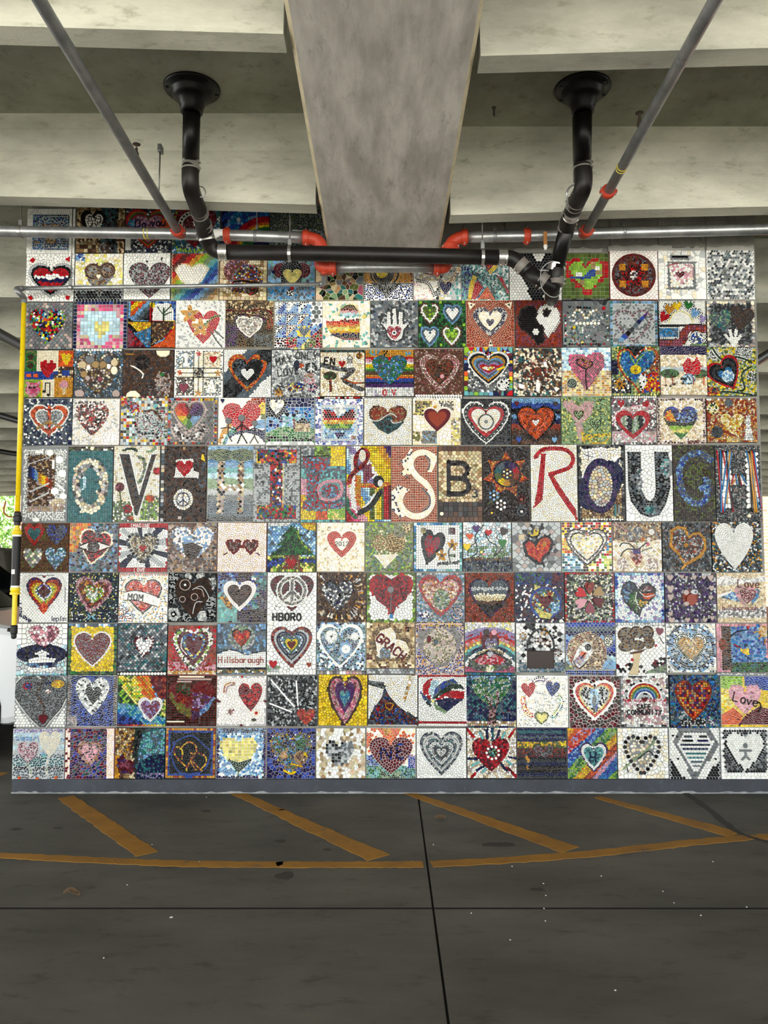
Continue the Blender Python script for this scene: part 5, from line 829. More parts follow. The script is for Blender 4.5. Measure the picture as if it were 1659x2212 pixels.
578 685 1236 1345|white tile panel with a maroon heart behind a peace sign above black letters HBORO|A|F W b.07;H.5,.42,.88,.72 rrx v.08;C.5,.37,.31 W c.03;C.5,.37,.29 AMIw k.03;C.5,.37,.235 W c.022;C.5,.37,.215 rx v.07;L.085,.5,.16,.5,.58 W c.03 j;L.085,.5,.38,.34,.54 W c.03 j;L.085,.5,.38,.66,.54 W c.03 j;L.055,.5,.16,.5,.58 AMIw k.026 j;L.055,.5,.38,.35,.53 AMIw k.026 j;L.055,.5,.38,.65,.53 AMIw k.026 j;t.12,.83,.14,0,HBORO K .036;s.012,.16,.66,.2,.7 K;s.012,.24,.7,.28,.7 K;s.012,.15,.73,.18,.75 K
686 791 1236 1345|brown panel of radiating old keys around a dark jewelled heart|x|F MxmMx r.06;H.42,.48,.68,.64 KNdaAWS r.07;KEYS
792 898 1236 1345|white panel with green border, rounded red heart, grey disc and blue drop|A|F W v.085;B.05 ege v.06;H.5,.42,.9,.76 R c.035;P.1,.3,.15,.1,.35,.05,.5,.14,.65,.05,.85,.1,.9,.3,.8,.56,.6,.7,.55,.85,.45,.85,.42,.72,.2,.56 Rr v.032;c.49,.35,.07 A;s.02,.5,.42,.49,.82 A;p.48,.84,.53,.84,.54,.94,.46,.94 U
899 1003 1237 1344|slate panel with a red china shard heart fading to green at the centre|w|F SAbaT v.05;C.15,.88,.12 UbNW v.045;C.55,.08,.12 bc v.05;C.85,.85,.15 USbd k.05;H.5,.48,.92,.88 RzRr v.055;H.5,.48,.76,.68 wCopI r.05;C.52,.55,.18,.22 eTqa v.035
1004 1110 1237 1345|glossy copper panel with a grey, silver and dark layered heart|x|F CCMC r.06;H.5,.52,.84,.8 NVK v.06;H.5,.5,.76,.72 _SSaSIEMKKx r.07
1111 1217 1236 1345|deep blue and plum starry panel with a maroon heart inside a swirl|A|F NKrdNWN v.045;R0,0,1,.25 NNGBN v.05;P.4,.25,.6,.3,.4,.45 l v.05;C.88,.12,.13,.18 rN v.045;C.62,.62,.33 B c.035;C.62,.62,.28 TKlbdC v.045;P.4,.72,.6,.8,.78,.85,.7,.95,.5,.92 l v.04;P.72,.6,.92,.6,.9,.8,.75,.85 bcT v.045;H.62,.6,.34,.28 r b.055
1218 1326 1236 1345|leafy grey green panel with six patterned hearts as a flower|x|F aAdqdI r.05;B.03 RCzw g.06;h.5,.32,.2,.26,0 C;h.34,.42,.2,.24,-62 R;h.66,.4,.2,.24,62 m;h.34,.6,.2,.26,-118 p;h.66,.58,.2,.26,118 r;h.5,.7,.2,.26,180 z;k10,.02,.5,.28,.06 r C;s.012,.6,.36,.72,.44 r;s.012,.62,.32,.74,.38 r;s.012,.3,.36,.42,.44 r
1326 1433 1237 1345|iridescent white panel with a swirled heart of blue, green, yellow and orange|A|F WWcWv v.065;B.05 Bbvc g.07;P.12,.38,.16,.24,.3,.16,.4,.2,.48,.32,.56,.22,.7,.2,.84,.32,.82,.48,.66,.62,.56,.7,.5,.88,.36,.78,.2,.6 d v.035;P.15,.38,.2,.26,.3,.2,.38,.24,.42,.34,.3,.42,.26,.62,.2,.55 SNbS v.04;P.3,.45,.42,.36,.46,.6,.48,.82,.36,.74,.28,.62 eGqd v.035;L.02,.44,.4,.42,.55,.5,.72 W c.03;P.48,.5,.56,.58,.7,.56,.62,.64,.52,.7,.46,.6 leo v.035;P.54,.42,.8,.4,.8,.48,.68,.54,.58,.52 O v.035;P.52,.36,.62,.26,.74,.28,.78,.36,.6,.38 zrw v.035;L.02,.5,.38,.62,.48,.8,.44 W c.03
1434 1545 1237 1345|purple glass panel edged with grey stone hearts around a terracotta face|d|F VAaVxN r.06;B.03 q g.07;h.1,.1,.13,.13,0 w;h.33,.08,.09,.09,0 w;h.42,.09,.06,.06,0 w;h.57,.09,.1,.1,0 w;h.76,.09,.09,.08,0 w;h.89,.1,.12,.13,0 w;h.1,.32,.14,.16,0 w;h.1,.48,.13,.14,0 w;h.09,.8,.1,.1,0 w;h.11,.93,.13,.13,0 w;h.42,.92,.1,.1,0 w;h.59,.93,.09,.09,0 w;h.76,.92,.1,.1,0 w;h.9,.88,.09,.1,0 w;h.9,.3,.1,.12,0 w;h.88,.48,.09,.09,0 w;C.49,.48,.16,.17 C v.1;face=c.5,.52,.1,.12 C terracotta_face;c.4,.38,.055 w;c.56,.37,.075,.05 a;c.58,.37,.025 S;c.4,.6,.055,.045 w;c.6,.6,.03 w;s.012,.46,.5,.48,.5 x;s.012,.53,.5,.55,.5 x;s.01,.505,.5,.5,.54,.52,.55 x;s.012,.47,.58,.54,.58 x
1546 1652 1237 1345|sandy wave panel with a dusty red heart and the words Love hillsborough|w|F EEIE v.032;P0,.1,.2,.05,.45,.12,.75,.1,1,.05,1,.18,.7,.22,.4,.24,.0,.26 aW v.04;P0,.75,.3,.7,.6,.76,1,.68,1,.9,.6,.93,.3,.9,0,.92 aWA v.045;P.05,.5,.3,.38,.5,.42,.6,.5,.45,.6,.3,.56 bUcS v.04;P.75,.32,.88,.34,.85,.5,.7,.66,.7,.5 bUS v.04;P.0,.45,.3,.36,.3,.4,.0,.52 W v.04;H.57,.47,.46,.42,8 wp v.04;H.62,.48,.33,.32,8 zr k.035;t.43,.13,.16,2,Love r .02;t.1,.66,.1,0,hillsborough z .012
38 148 1346 1457|white panel with hands in striped sleeves holding a pink crystal heart|d|F W g.11;R0,.47,1,1 aca r.13;C.5,.6,.5,.19 NKN r.06;P.36,.6,.5,.5,.68,.6,.5,.66 W r.09;P.24,.7,.5,.63,.78,.68,.78,.78,.24,.78 W v.09;P.22,.78,.8,.76,.8,.84,.22,.86 bNS v.09;P.24,.86,.45,.86,.5,.88,.78,.85,.72,.95,.3,.95 W v.1;H.53,.26,.6,.44 pzWp r.08
149 255 1346 1456|yellow panel with a dotted rose heart and green border|A|B.07 eGq g.05;F Y v.085;B.001 W g.1;B.07 DeG g.05;R0,0,1,.04 bSW g.05;H.5,.52,.78,.72 W c.025;H.5,.52,.72,.66 zCz k.038
256 363 1346 1450|grey strip panel with a small white crackle heart|K|F SAadSAT b.045;H.53,.47,.42,.42 rWr c.03;H.53,.47,.36,.36 W v.11;k10,.016,.1,.1,.6,.2,.9,.8 K
364 469 1350 1458|red glazed panel of nested hearts with green and white checked ring|A|F CCR v.11;R0,.75,1,1 pRCp r.07;R0,.93,1,1 oIo v.05;H.52,.5,.84,.9 Wd v.05;H.52,.49,.8,.84 IgWe v.085;H.52,.47,.66,.72 r v.13;H.53,.44,.48,.54 bSlBS v.05;H.54,.43,.36,.42 r r.09;s.018,.3,.25,.28,.45,.4,.6 W
470 576 1346 1456|blue grey panel with a red bead edged heart over a wave and the word Hillsborough|A|F SbS v.08;C.5,.28,.28,.26 qaA v.06;H.5,.3,.4,.38 K c.03;H.5,.3,.36,.34 ROC v.07;P0,.62,.25,.55,.45,.58,.62,.64,.8,.6,1,.57,1,1,0,1 W g.04;R0,.87,1,.94 K g.05;R0,.94,1,1 exoW v.07;k34,.012,0,.6,.25,.53,.42,.56,.6,.63,.8,.58,1,.56 K;t.03,.67,.125,0,Hillsborough C .018
577 684 1343 1457|white shard panel with a maroon scalloped heart of navy dots and yellow centre|A|F W v.11;H.5,.52,.8,.8 q v.09;H.5,.5,.84,.82 rC v.1;H.5,.5,.7,.66 a c.05;H.5,.48,.62,.58 KNN k.042;H.5,.46,.46,.4 SbW v.035;H.5,.46,.34,.32 GTG k.04;H.5,.46,.26,.25 Y v.07;h.5,.46,.17,.16,0 r;h.13,.85,.17,.16,0 R;h.86,.86,.1,.1,0 C;R0,.88,.25,1 qa v.09
684 790 1342 1448|blue and navy shard panel with a white beaded heart and pinwheel flowers|W|F NSbTKcWb r.065;H.48,.5,.94,.9 W c.045;H.48,.5,.82,.78 NUSTbaKT r.06;C.3,.3,.13 Wa k.035;C.6,.56,.14 b c.05;C.6,.56,.09 W k.033;C.78,.3,.08 W k.035;c.3,.3,.02 K;c.6,.56,.02 a
791 896 1342 1443|brown stone panel with a cream heart reading GRACH and small blue heart|E|F mEMmE v.09;P.06,.45,.15,.15,.5,.02,.68,.15,.7,.28,.9,.35,.98,.6,.88,.8,.2,.82,.15,.65 Mxm v.055;P.18,.35,.3,.18,.5,.12,.6,.22,.62,.34,.82,.42,.9,.58,.85,.72,.25,.76,.22,.6 IW v.07;P.28,.6,.34,.52,.42,.52,.5,.62,.5,.75,.28,.75 SbS v.06;t.3,.24,.17,38,GRACH r .04;R.02,.04,.12,.12 rI g.04;R.82,.1,.9,.2 rK g.04;R.82,.82,.92,.94 rI g.04;R.32,.86,.4,.94 rI g.04;R.02,.68,.12,.76 r g.04
897 1002 1342 1458|taupe grout panel of blue and gold beads with grey stones and oval gems|w|F NBoIbB k.045;R.25,.25,.75,.7 qaleA k.045;P.05,.2,.25,.12,.5,.15,.8,.1,.98,.3,.9,.6,.65,.9,.45,.95,.2,.7,.05,.5 A v.085;C.5,.5,.34,.36 aqeI k.042;R0,0,1,.1 NoNY k.04;c.28,.36,.045,.07 r;c.42,.42,.045,.055 S;c.57,.42,.045,.06 w;c.72,.48,.035,.05 w;c.5,.64,.07,.045 w
1003 1112 1343 1452|rainbow arc panel with winged heart and strips reading LOVE HILLSBOROUGH|A|F WaWl v.05;C.5,.95,.98,.85 v c.06;C.5,.95,.9,.78 vRv v.05;C.5,.95,.84,.71 R c.05;C.5,.95,.78,.66 Op c.05;C.5,.95,.72,.6 lo c.05;C.5,.95,.66,.54 t c.05;C.5,.95,.6,.49 NT c.05;C.5,.95,.52,.42 W v.06;C.5,.95,.46,.36 K c.05;C.5,.95,.4,.32 pR v.045;R0,.88,1,1 zP v.05;H.5,.48,.36,.46 r v.05;H.53,.5,.24,.36 vSv v.05;P.05,.7,.3,.84,.5,.84,.7,.84,.95,.7,.85,.92,.6,.98,.4,.98,.15,.92 edA v.05;C.5,.92,.08 IgW v.04;c.43,.2,.065 x;c.58,.2,.06 p;h.5,.64,.12,.12,0 a;R.42,.4,.63,.46 I g.05;t.44,.405,.045,0,LOVE K .01;L.06,.24,.63,.5,.53,.8,.63 IE g.04;t.24,.61,.05,-14,HILLSB K .01;t.53,.54,.05,16,OROUGH K .01
1113 1219 1345 1452|white tile panel with a dark metal plaque bearing a knotted heart under an arch|A|F WaWWaWK b.07;R.05,.8,1,1 aSTb k.05;L.035,.24,.55,.24,.4,.35,.2,.5,.12,.65,.18,.76,.35,.78,.55 K v.05;k6,.024,.14,.26,.06 m C;k6,.024,.58,.18,.06 oM C;k6,.024,.34,.34,.06 d C;k6,.024,.5,.34,.06 M C;k6,.024,.64,.4,.06 M C;k6,.024,.82,.22,.06 d C;k6,.024,.86,.6,.06 M C;k6,.024,.18,.4,.06 d C;plaque=p.22,.56,.78,.56,.78,.92,.22,.92 x dark_metal_plaque;s.025,.5,.9,.36,.74,.34,.64,.42,.6,.5,.66,.58,.6,.66,.64,.64,.74,.5,.9 M;s.015,.42,.76,.5,.7,.58,.76,.5,.8,.42,.76 M
1220 1328 1343 1446|panel of a howling golden dog's head against blue stripes|W|F _BSNbBBNcbb b.05;C.42,.6,.4,.4 mMEmC r.045;P.4,.25,.6,.22,.72,.4,.78,.75,.7,1,.4,1,.3,.8 mMEM r.045;P.25,.5,.4,.38,.52,.42,.54,.6,.4,.8,.25,.92,.12,.8 Wa v.05;C.45,.5,.07 K v.035;P.28,.64,.4,.6,.4,.72,.28,.86,.15,.78 vwz v.04;P.3,.58,.42,.6,.38,.7,.28,.66 O v.04;P.0,.8,.2,.92,.1,1,0,1 leD v.045;C.86,.38,.1,.12 eMd k.035;s.025,.3,.72,.38,.62 K;R0,.95,1,1 B v.05;s.02,.14,.78,.26,.92,.42,.78 x
1328 1436 1344 1460|white tile panel with a tree of brown pebbles, wooden trunk and black checked path|A|F W b.06;P0,.86,.3,.84,.6,.86,.75,.75,1,.7,1,.85,.8,.98,0,.98 KWKWr b.045;P.6,.98,.8,.9,1,.82,1,1,.6,1 Aq v.06;C.22,.25,.18,.16 Mm k.055;C.42,.2,.14,.13 Mm k.055;C.64,.2,.13,.14 Mm k.055;C.66,.4,.12,.12 Mm k.055;C.2,.48,.15,.1 Mm k.055;C.44,.45,.14,.1 Mm k.055;trunk=p.34,.6,.5,.58,.46,.8,.44,1.04,.24,1.04,.33,.85 E wooden_trunk;p.26,.6,.62,.52,.5,.6,.3,.63 M;c.32,.74,.03 R;h.88,.18,.16,.16,10 z;h.8,.46,.05,.05,0 R;s.012,.88,.28,.92,.36,.96,.42 K;R0,0,1,.07 W o.06
1437 1544 1346 1452|blue and white bottle top panel with concentric beads around a golden heart|W|F WaAI o.052;C.5,.5,.52,.52 bNWSbd c.05;C.5,.52,.42,.42 Sbad c.05;H.5,.5,.66,.6 DdD k.045;H.5,.5,.52,.44 oEm r.032
1545 1656 1346 1452|blue sky garden panel with a yellow bird, pink tile border and smiling sun corner|w|F UUbBb v.075;B.03 p v.06;R0,0,.1,.9 p g.075;R0,0,1,.05 p g.075;R.1,.05,.28,.9 MKdxM v.07;R.28,.75,1,.98 DGT r.05;R0,.94,1,1 W k.06;C.93,.15,.11 oE v.05;P.45,.5,.62,.46,.66,.62,.52,.6 Y v.12;C.12,.4,.08,.12 CM v.06;s.025,.28,.25,.4,.16,.62,.12 K;s.015,.3,.22,.5,.22 K;s.02,.55,.62,.66,.7 d;c.57,.42,.03 d;h.62,.08,.05,.07,0 R;r.018,.82,.3,.88,.22 o;r.018,.95,.3,.93,.4 o;r.018,.8,.15,.72,.17 o;p.35,.45,.45,.42,.45,.48 N;r.02,.34,.4,.42,.46 R
34 147 1458 1570|dark gravel heart panel with a cracked line, white penny corners|A|F W o.058;P.5,.08,.62,0,.9,.02,1,.15,1,.4,.9,.62,.7,.85,.6,.98,.5,.98,.3,.8,.1,.55,.0,.4,.02,.15,.15,.02,.38,0 dAxAd k.03;L.06,.52,.0,.5,.2,.42,.35,.55,.55,.56,.75 xM v.06;C.24,.2,.1,.07 NRBN v.04;C.82,.16,.13,.08 oY v.04;C.64,.14,.06,.03 N v.04;C.64,.3,.05,.04 CW v.04;h.56,.83,.18,.18,0 r
148 255 1458 1568|cobalt blue shard panel with a silver mirror heart around a black heart|W|F NBBN r.055;R0,0,.07,1 AdM v.07;R.93,0,1,1 AdM v.07;R0,.8,.2,1 Aw v.06;H.5,.42,.68,.76 aWaWd v.05;H.52,.4,.32,.36 Kd v.06
256 361 1458 1568|diagonal rainbow panel with a white framed mauve heart|d|F \\NBBUbbGDglYoOORrr b.036;P0,.12,.15,.3,.42,.62,.0,.55 gGD b.036;P0,0,.35,0,.55,.48,.42,.6,.2,.35 legY b.036;P.35,0,.62,0,.82,.48,.55,.48 Oo b.036;P.62,0,1,0,1,.5,.85,.48 rCr b.036;P0,.55,.45,.62,.6,.78,1,.85,1,1,.6,1,.0,.8 Ubt b.036;P0,.78,.4,.9,.6,1,0,1 BN b.036;P.93,.5,1,.5,1,.85,.88,.8 elg b.036;H.68,.7,.52,.52 W c.035;H.68,.7,.4,.38 vz v.04
362 468 1458 1568|black grid panel with a dark heart of olive, maroon, violet and ice blue leaves|C|F K g.052;B.001 W g.1;H.5,.5,.94,.78 r v.07;P.03,.45,.08,.3,.2,.5,.5,.68,.5,.88,.25,.75 e v.11;P.15,.2,.3,.12,.48,.18,.5,.45,.35,.4,.18,.35 D v.1;P.2,.42,.4,.45,.45,.62,.3,.56 rC v.05;P.52,.35,.7,.35,.95,.45,.85,.55,.65,.7,.52,.65 Vxv v.06;P.95,.42,.98,.45,.85,.7,.68,.8,.66,.72,.85,.55 bUb v.07;P.5,.7,.66,.72,.68,.82,.52,.92 N v.09;r.03,.0,.93,.36,.93 I;r.035,.25,.02,.75,.02 I;r.035,.22,.07,.9,.07 w;r.03,.2,.12,.5,.12 w
469 577 1458 1568|white crackle panel with a tilted red heart, a gold arc and little flower|w|F W r.08;B.025 a v.05;H.68,.43,.48,.56,-2 rR r.06;L.025,.14,.34,.18,.18,.35,.14 oC v.03;L.03,.18,.34,.22,.22,.34,.18 wzp v.03;V.28,.72,.07,6 zw v.03;k6,.022,.8,.74,.05 I C;c.8,.74,.03 R;C.75,.88,.05,.03 D v.03;p.48,.0,.54,.0,.5,.06 R;p.0,.46,.08,.5,.08,.54,0,.52 r;p.93,.5,1,.48,1,.54 r;p.46,1,.5,.95,.54,1 r
578 686 1458 1568|black and grey shard panel with silver rods and a small red heart|A|F KdAKaK r.055;r.03,.07,.08,.55,.62 W;r.03,.58,.1,.62,.6 W;r.03,.05,.55,.5,.72 W;r.025,.48,.1,.5,.25 K;r.025,.78,.08,.74,.22 K;r.03,.08,.3,.16,.3 K;r.03,.8,.5,.82,.6 K;H.78,.82,.38,.32 RCO v.05
688 794 1456 1567|bright yellow panel with a tall pink heart, purple heart and turquoise centre|M|F Y v.085;N.54,.53,.7,1.0,0,.03 x+x v.034;H.54,.53,.62,.92 pPzpw v.045;H.54,.46,.4,.62 V v.06;H.54,.48,.22,.32 tU v.06
795 902 1456 1567|white pebbly panel with a dark blue cloak shape rising to a peak|K|F WWWIWW v.06;P0,.12,.3,.15,.35,.3,.0,.2 dA v.05;P.85,.0,.92,.0,.75,.55,.7,.5 oEW v.05;P.33,.2,.4,.5,.98,.86,1,1,0,1,.12,.65,.28,.45 d v.03;P.33,.24,.42,.42,.6,.62,.98,.9,1,1,.02,1,.14,.65,.28,.45 NSBxdSCr v.034;H.43,.64,.18,.16 o v.03;H.43,.64,.13,.11 r v.04;c.84,.15,.035 W;H.2,.7,.1,.08 R v.03
903 1008 1456 1568|white panel with a swirled heart of red, navy and pale blue segments|d|F W r.065;R0,0,1,.045 R v.07;R0,.955,1,1 R v.07;P.08,.4,.1,.22,.2,.1,.28,.1,.2,.3,.25,.52,.15,.42 R v.07;P.04,.35,.1,.4,.28,.55,.24,.6,.1,.5 SB v.05;P.28,.12,.4,.12,.42,.24,.28,.5,.22,.3 c v.08;P.3,.5,.35,.28,.5,.15,.72,.08,.85,.2,.6,.24,.45,.36 BS v.07;P.3,.52,.45,.34,.65,.2,.88,.2,.96,.3,.7,.3,.5,.4 D v.07;P.32,.52,.5,.4,.7,.32,.96,.34,.94,.5,.6,.46 R v.08;P.34,.53,.6,.48,.92,.5,.72,.66,.6,.75,.45,.65 N v.07;P.32,.56,.42,.64,.58,.74,.55,.8,.35,.7 q v.08;P.16,.56,.28,.62,.24,.67 D v.05;c.3,.54,.03 l
1006 1114 1458 1572|navy tile panel with a heart shaped green tree and pink brown trunk|K|F NSTN b.042;R0,0,1,.1 bcS v.04;R0,.9,1,1 mEwW g.045;H.5,.33,.8,.62 qGqTa v.042;P.44,.98,.46,.6,.38,.4,.4,.38,.48,.55,.5,.42,.53,.42,.52,.6,.58,.66,.62,.5,.6,.32,.63,.32,.67,.5,.6,.72,.6,.98 wpMx v.03;s.012,.2,.72,.2,.85 b;s.012,.28,.78,.28,.86 b;s.012,.74,.76,.74,.86 b;s.012,.84,.72,.84,.86 b;c.2,.7,.018 r;c.74,.75,.018 r;c.84,.7,.018 r
1115 1226 1458 1570|white button panel with a ring of rainbow buttons and three small hearts|W|F WaWI k.042;B.025 CTSOq g.08;L.08,.3,.2,.35,.1,.48,.07,.62,.12 vVz k.035;L.1,.12,.45,.14,.6,.2,.72,.3,.78 PROoY k.035;L.08,.82,.4,.88,.5,.82,.65,.7,.8 NTtgl k.035;H.23,.28,.28,.28,-5 R v.03;H.7,.26,.28,.28,5 NB v.03;H.48,.82,.28,.24 e v.03;H.48,.82,.22,.18 l v.04
1228 1338 1459 1572|black and maroon shard panel with an orange and ice blue geode heart|W|F rxxr r.1;H.5,.48,.84,.78 W v.09;H.5,.47,.76,.68 OR v.06;H.5,.46,.62,.56 lE v.05;H.5,.46,.56,.5 KaKW v.04;P.42,.25,.56,.25,.6,.45,.52,.72,.4,.5 bcb r.06;P.48,.3,.55,.45,.5,.68,.44,.5 AS v.07;P.5,.6,.55,.55,.54,.66 B v.06
1339 1443 1458 1570|pale pink shard panel with a rainbow arch and the words SAFE COMMUNITY|A|F WpwWI r.07;B.05 aAWd g.06;C.5,.48,.44,.42 KWa c.07;C.5,.48,.37,.35 W c.03;C.5,.48,.34,.32 R c.035;C.5,.48,.305,.285 oY c.035;C.5,.48,.27,.25 G c.03;C.5,.48,.24,.22 b c.035;C.5,.48,.205,.185 B c.03;C.5,.48,.17,.155 W c.035;C.5,.48,.13,.12 Ka c.04;R.05,.48,.95,.55 WppR v.05;R.05,.54,.95,.94 WpwW r.075;h.16,.12,.09,.09,0 r;h.84,.12,.1,.09,0 w;h.5,.5,.1,.09,0 r;h.17,.86,.1,.09,0 z;h.87,.87,.1,.1,0 A;t.33,.6,.09,0,SAFE K .024;t.13,.71,.095,0,COMMUNITY K .024
1444 1553 1457 1572|deep blue mixed panel with a plaid heart of red, orange and plum strips|K|F NSTdBUA v.05;C.3,.85,.15 TSa v.07;R.2,.85,.7,1 adW k.04;H.47,.5,.74,.8 C c.025;H.47,.5,.7,.76 rRoOVrm g.05;P.7,.75,.85,.85,.95,1,.8,1 BtaV v.06
1554 1658 1459 1570|panel with a pink heart reading Love over lime, blue, yellow, orange and crimson fields|W|F Y v.08;P0,0,.45,0,.48,.2,.2,.3,0,.25 g v.09;P.5,0,1,0,1,.35,.8,.3,.5,.2 B r.06;P0,.25,.25,.25,.3,.7,.15,.65,0,.8 Yl v.09;P.8,.28,1,.3,1,.65,.75,.6 Y v.06;P0,.8,.25,.65,.45,.82,.35,1,0,1 O v.055;P.35,1,.5,.8,.8,.62,1,.68,1,1 r v.05;H.5,.48,.68,.62 p c.03;H.5,.48,.63,.56 pp v.12;t.28,.32,.19,14,Love K .024;s.026,.68,.5,.8,.55,.82,.65,.76,.74 K
30 142 1572 1682|pearl bead panel with a pink heart, a cream heart balloon and small orange flowers|a|F _vcbacaSTTdSA k.052;H.3,.46,.4,.4 zp k.045;H.72,.3,.42,.5 I k.045;L.05,.28,.68,.36,.8,.34,.98 aqI k.04;L.05,.7,.55,.66,.75,.7,.98 aqI k.04;c.15,.93,.028 O;c.5,.95,.028 O;c.86,.93,.028 O;X.2,.2,.045,4 bt v.05;X.6,.5,.05,4 bt v.05
143 249 1572 1681|pink grout mosaic panel with a grey pebble heart among blue and maroon shards|p|F SNTrBd r.085;R0,0,.1,1 WIr v.08;R.85,0,1,1 WI r.07;H.5,.5,.5,.5 Mmw v.045;H.5,.5,.4,.38 Awd k.06
250 358 1571 1681|panel shading from amber to slate blue with a plum heart at lower left|K|F >oMmEdDSTTt r.065;R.0,.0,.42,.55 omEMm v.07;P.4,0,.6,0,.5,.5,.35,.6 dDK r.08;P.55,.1,1,0,1,.45,.5,.75,.45,.5 SbTt v.07;P.4,.75,.7,.55,1,.5,1,.9,.5,.92 NTN r.06;R.45,.88,1,1 vSN v.06;P.05,.62,.14,.52,.24,.62,.38,.66,.42,.78,.34,.92,.15,.88,.05,.78 rV v.1;H.22,.75,.24,.22,-20 zr v.07
359 467 1571 1680|black mosaic panel framed in orange rope tiles with two gold entwined hearts|A|F K v.04;B.05 oCo g.06;B.09 B g.05;B.05 oCo g.06;L.03,.15,.3,.5,.15,.78,.35,.9,.5,.75,.85,.3,.88,.12,.55,.18,.3 B v.035;L.035,.45,.8,.2,.55,.18,.4,.3,.38,.34,.5,.32,.6 oCYr v.035;L.035,.28,.42,.45,.28,.6,.35,.6,.5,.5,.65,.42,.82 CoYo v.035;L.035,.5,.5,.7,.5,.82,.6,.78,.75,.62,.82,.5,.62 orYo v.035;L.03,.5,.6,.66,.78,.75,.85 oC v.035
468 576 1571 1681|light blue panel with a pale yellow tulip heart over dark green leaves|W|F bcbUW v.065;B.05 NdVN v.06;P0,0,1,0,1,.1,.0,.1 NbS v.06;H.45,.5,.76,.66 l g.065;P.25,.62,.45,.68,.72,.6,.6,.76,.45,.88,.35,.78 D v.07;s.02,.45,.85,.44,.98 G
577 682 1571 1681|deep cobalt glass panel with a heart of beads, keys and jewels|w|F NBNB r.1;H.5,.5,.84,.8 bSmGdeUN r.065;C.35,.55,.08 om k.05;C.7,.35,.12 GDT v.06;C.7,.6,.14 Mm v.07;k26,.018,.5,.5,.86,.82,0 YWom H;k9,.024,.35,.85,.5,.92,.6,.88 Y;k8,.02,.5,.72,.75,.78 Yo;p.76,.5,.82,.49,.82,.55,.77,.56 Y
683 790 1571 1680|white and tan shard panel with a black and grey marbled heart|a|F WWEmWE r.095;H.46,.53,.6,.52,5 ddAKa g.065;P.5,.35,.72,.26,.78,.42,.66,.62,.52,.55 aAS v.075
791 898 1571 1680|colourful panel with a crimson heart spelled NE in blue and black dots|W|F WIO v.08;P.2,0,.7,0,.6,.22,.5,.35,.38,.2 oO v.085;P.55,0,.65,0,.6,.12,.5,.12 O v.06;R0,.1,.1,.35 O v.08;R0,.55,.25,.8 BSb v.085;R0,.75,1,1 tTqG v.07;P.3,.85,.5,.95,.7,.85,.7,1,.3,1 Dq v.06;R.85,.55,1,.8 Bv v.06;H.5,.55,.88,.74 r v.085;k6,.022,.3,.38,.3,.62 NKB;k7,.022,.34,.4,.5,.62 BNK;k6,.022,.5,.38,.5,.62 KNB;k6,.022,.62,.32,.62,.6 KBN;k4,.022,.64,.32,.74,.32 B;k3,.022,.64,.46,.72,.46 N;k4,.022,.64,.6,.74,.6 KB
899 1007 1571 1680|white shard panel with three concentric hearts of dark beads|A|F W v.07;N.5,.5,.86,.86,0,.06 SdAW+W+dSWT+W+dAWT+W k.034;H.5,.5,.3,.28 d v.04;H.5,.49,.2,.17 W k.05;k24,.018,.5,.5,.82,.82,0 NdNS H;k20,.016,.5,.5,.5,.5,0 NdTS H
1008 1115 1570 1680|panel with a crimson heart and green eye flower with rays of red and navy|d|F IWEwW v.065;L.05,.0,.02,.15,.2 R v.07;L.05,1,.0,.85,.2 R v.07;L.05,.1,.98,.25,.8 R v.07;L.05,.98,.98,.82,.8 rR v.07;L.05,.4,.05,.42,.22 N v.07;L.05,.52,.02,.52,.25 NT v.07;L.05,.66,.05,.62,.22 N v.07;L.045,.0,.62,.2,.62 N v.07;L.045,.2,.85,.35,.75 N v.07;L.045,1,.62,.82,.58 N v.07;L.045,.78,.85,.68,.72 N v.07;k5,.025,.25,.08,.32,.22 t;k5,.025,.78,.08,.7,.22 t;k5,.025,.08,.76,.24,.68 t;k4,.025,.3,.9,.38,.8 t;k5,.025,.9,.74,.8,.66 t;H.48,.54,.76,.68 Rr r.075;C.52,.5,.16 rR v.05;k9,.028,.52,.5,.125 W C;C.52,.5,.09 TDq v.07;c.52,.5,.02 t
1116 1223 1571 1680|dark speckled twilight panel with a faint mauve double heart and yellow band|A|F _NSNUNyl v.034;F _NTNSNDleKxrKdNKxKNd v.034;P0,.27,.6,.28,1,.25,1,.36,.6,.36,0,.42 eoY v.035;R0,.4,1,.55 KrCdM v.032;P.33,.42,.38,.34,.48,.35,.54,.4,.62,.34,.72,.35,.74,.45,.68,.55,.52,.6,.38,.55 zAx v.034;L.05,.18,.55,.22,.65,.2,.8 BSo v.035;k24,.008,.53,.47,.44,.28,0 K H
1224 1331 1571 1681|diagonal rainbow stripe panel with a turquoise heart marked H|A|F /YoORvBUbGgoORvBUbgoY v.038;P0,.72,.72,.0,.95,0,.0,.95 BUb g.036;P.3,0,.6,0,0,.52,0,.3 ORvp g.036;P.62,0,.8,0,0,.75,0,.58 Bb g.036;P.8,0,1,0,1,.1,.1,1,0,1,0,.8 gGq g.036;P1,.1,1,.3,.3,1,.12,1 oY g.036;P1,.28,1,.45,.48,1,.3,1 OC g.036;P1,.45,1,.56,.6,1,.48,1 vp g.036;P1,.56,1,.82,.82,1,.6,1 BU g.036;P1,.82,1,1,.8,1 gG g.036;H.53,.58,.56,.58 VN v.03;H.53,.58,.52,.53 W v.06;H.53,.57,.4,.4 tTt v.05;t.46,.48,.2,2,H N .03
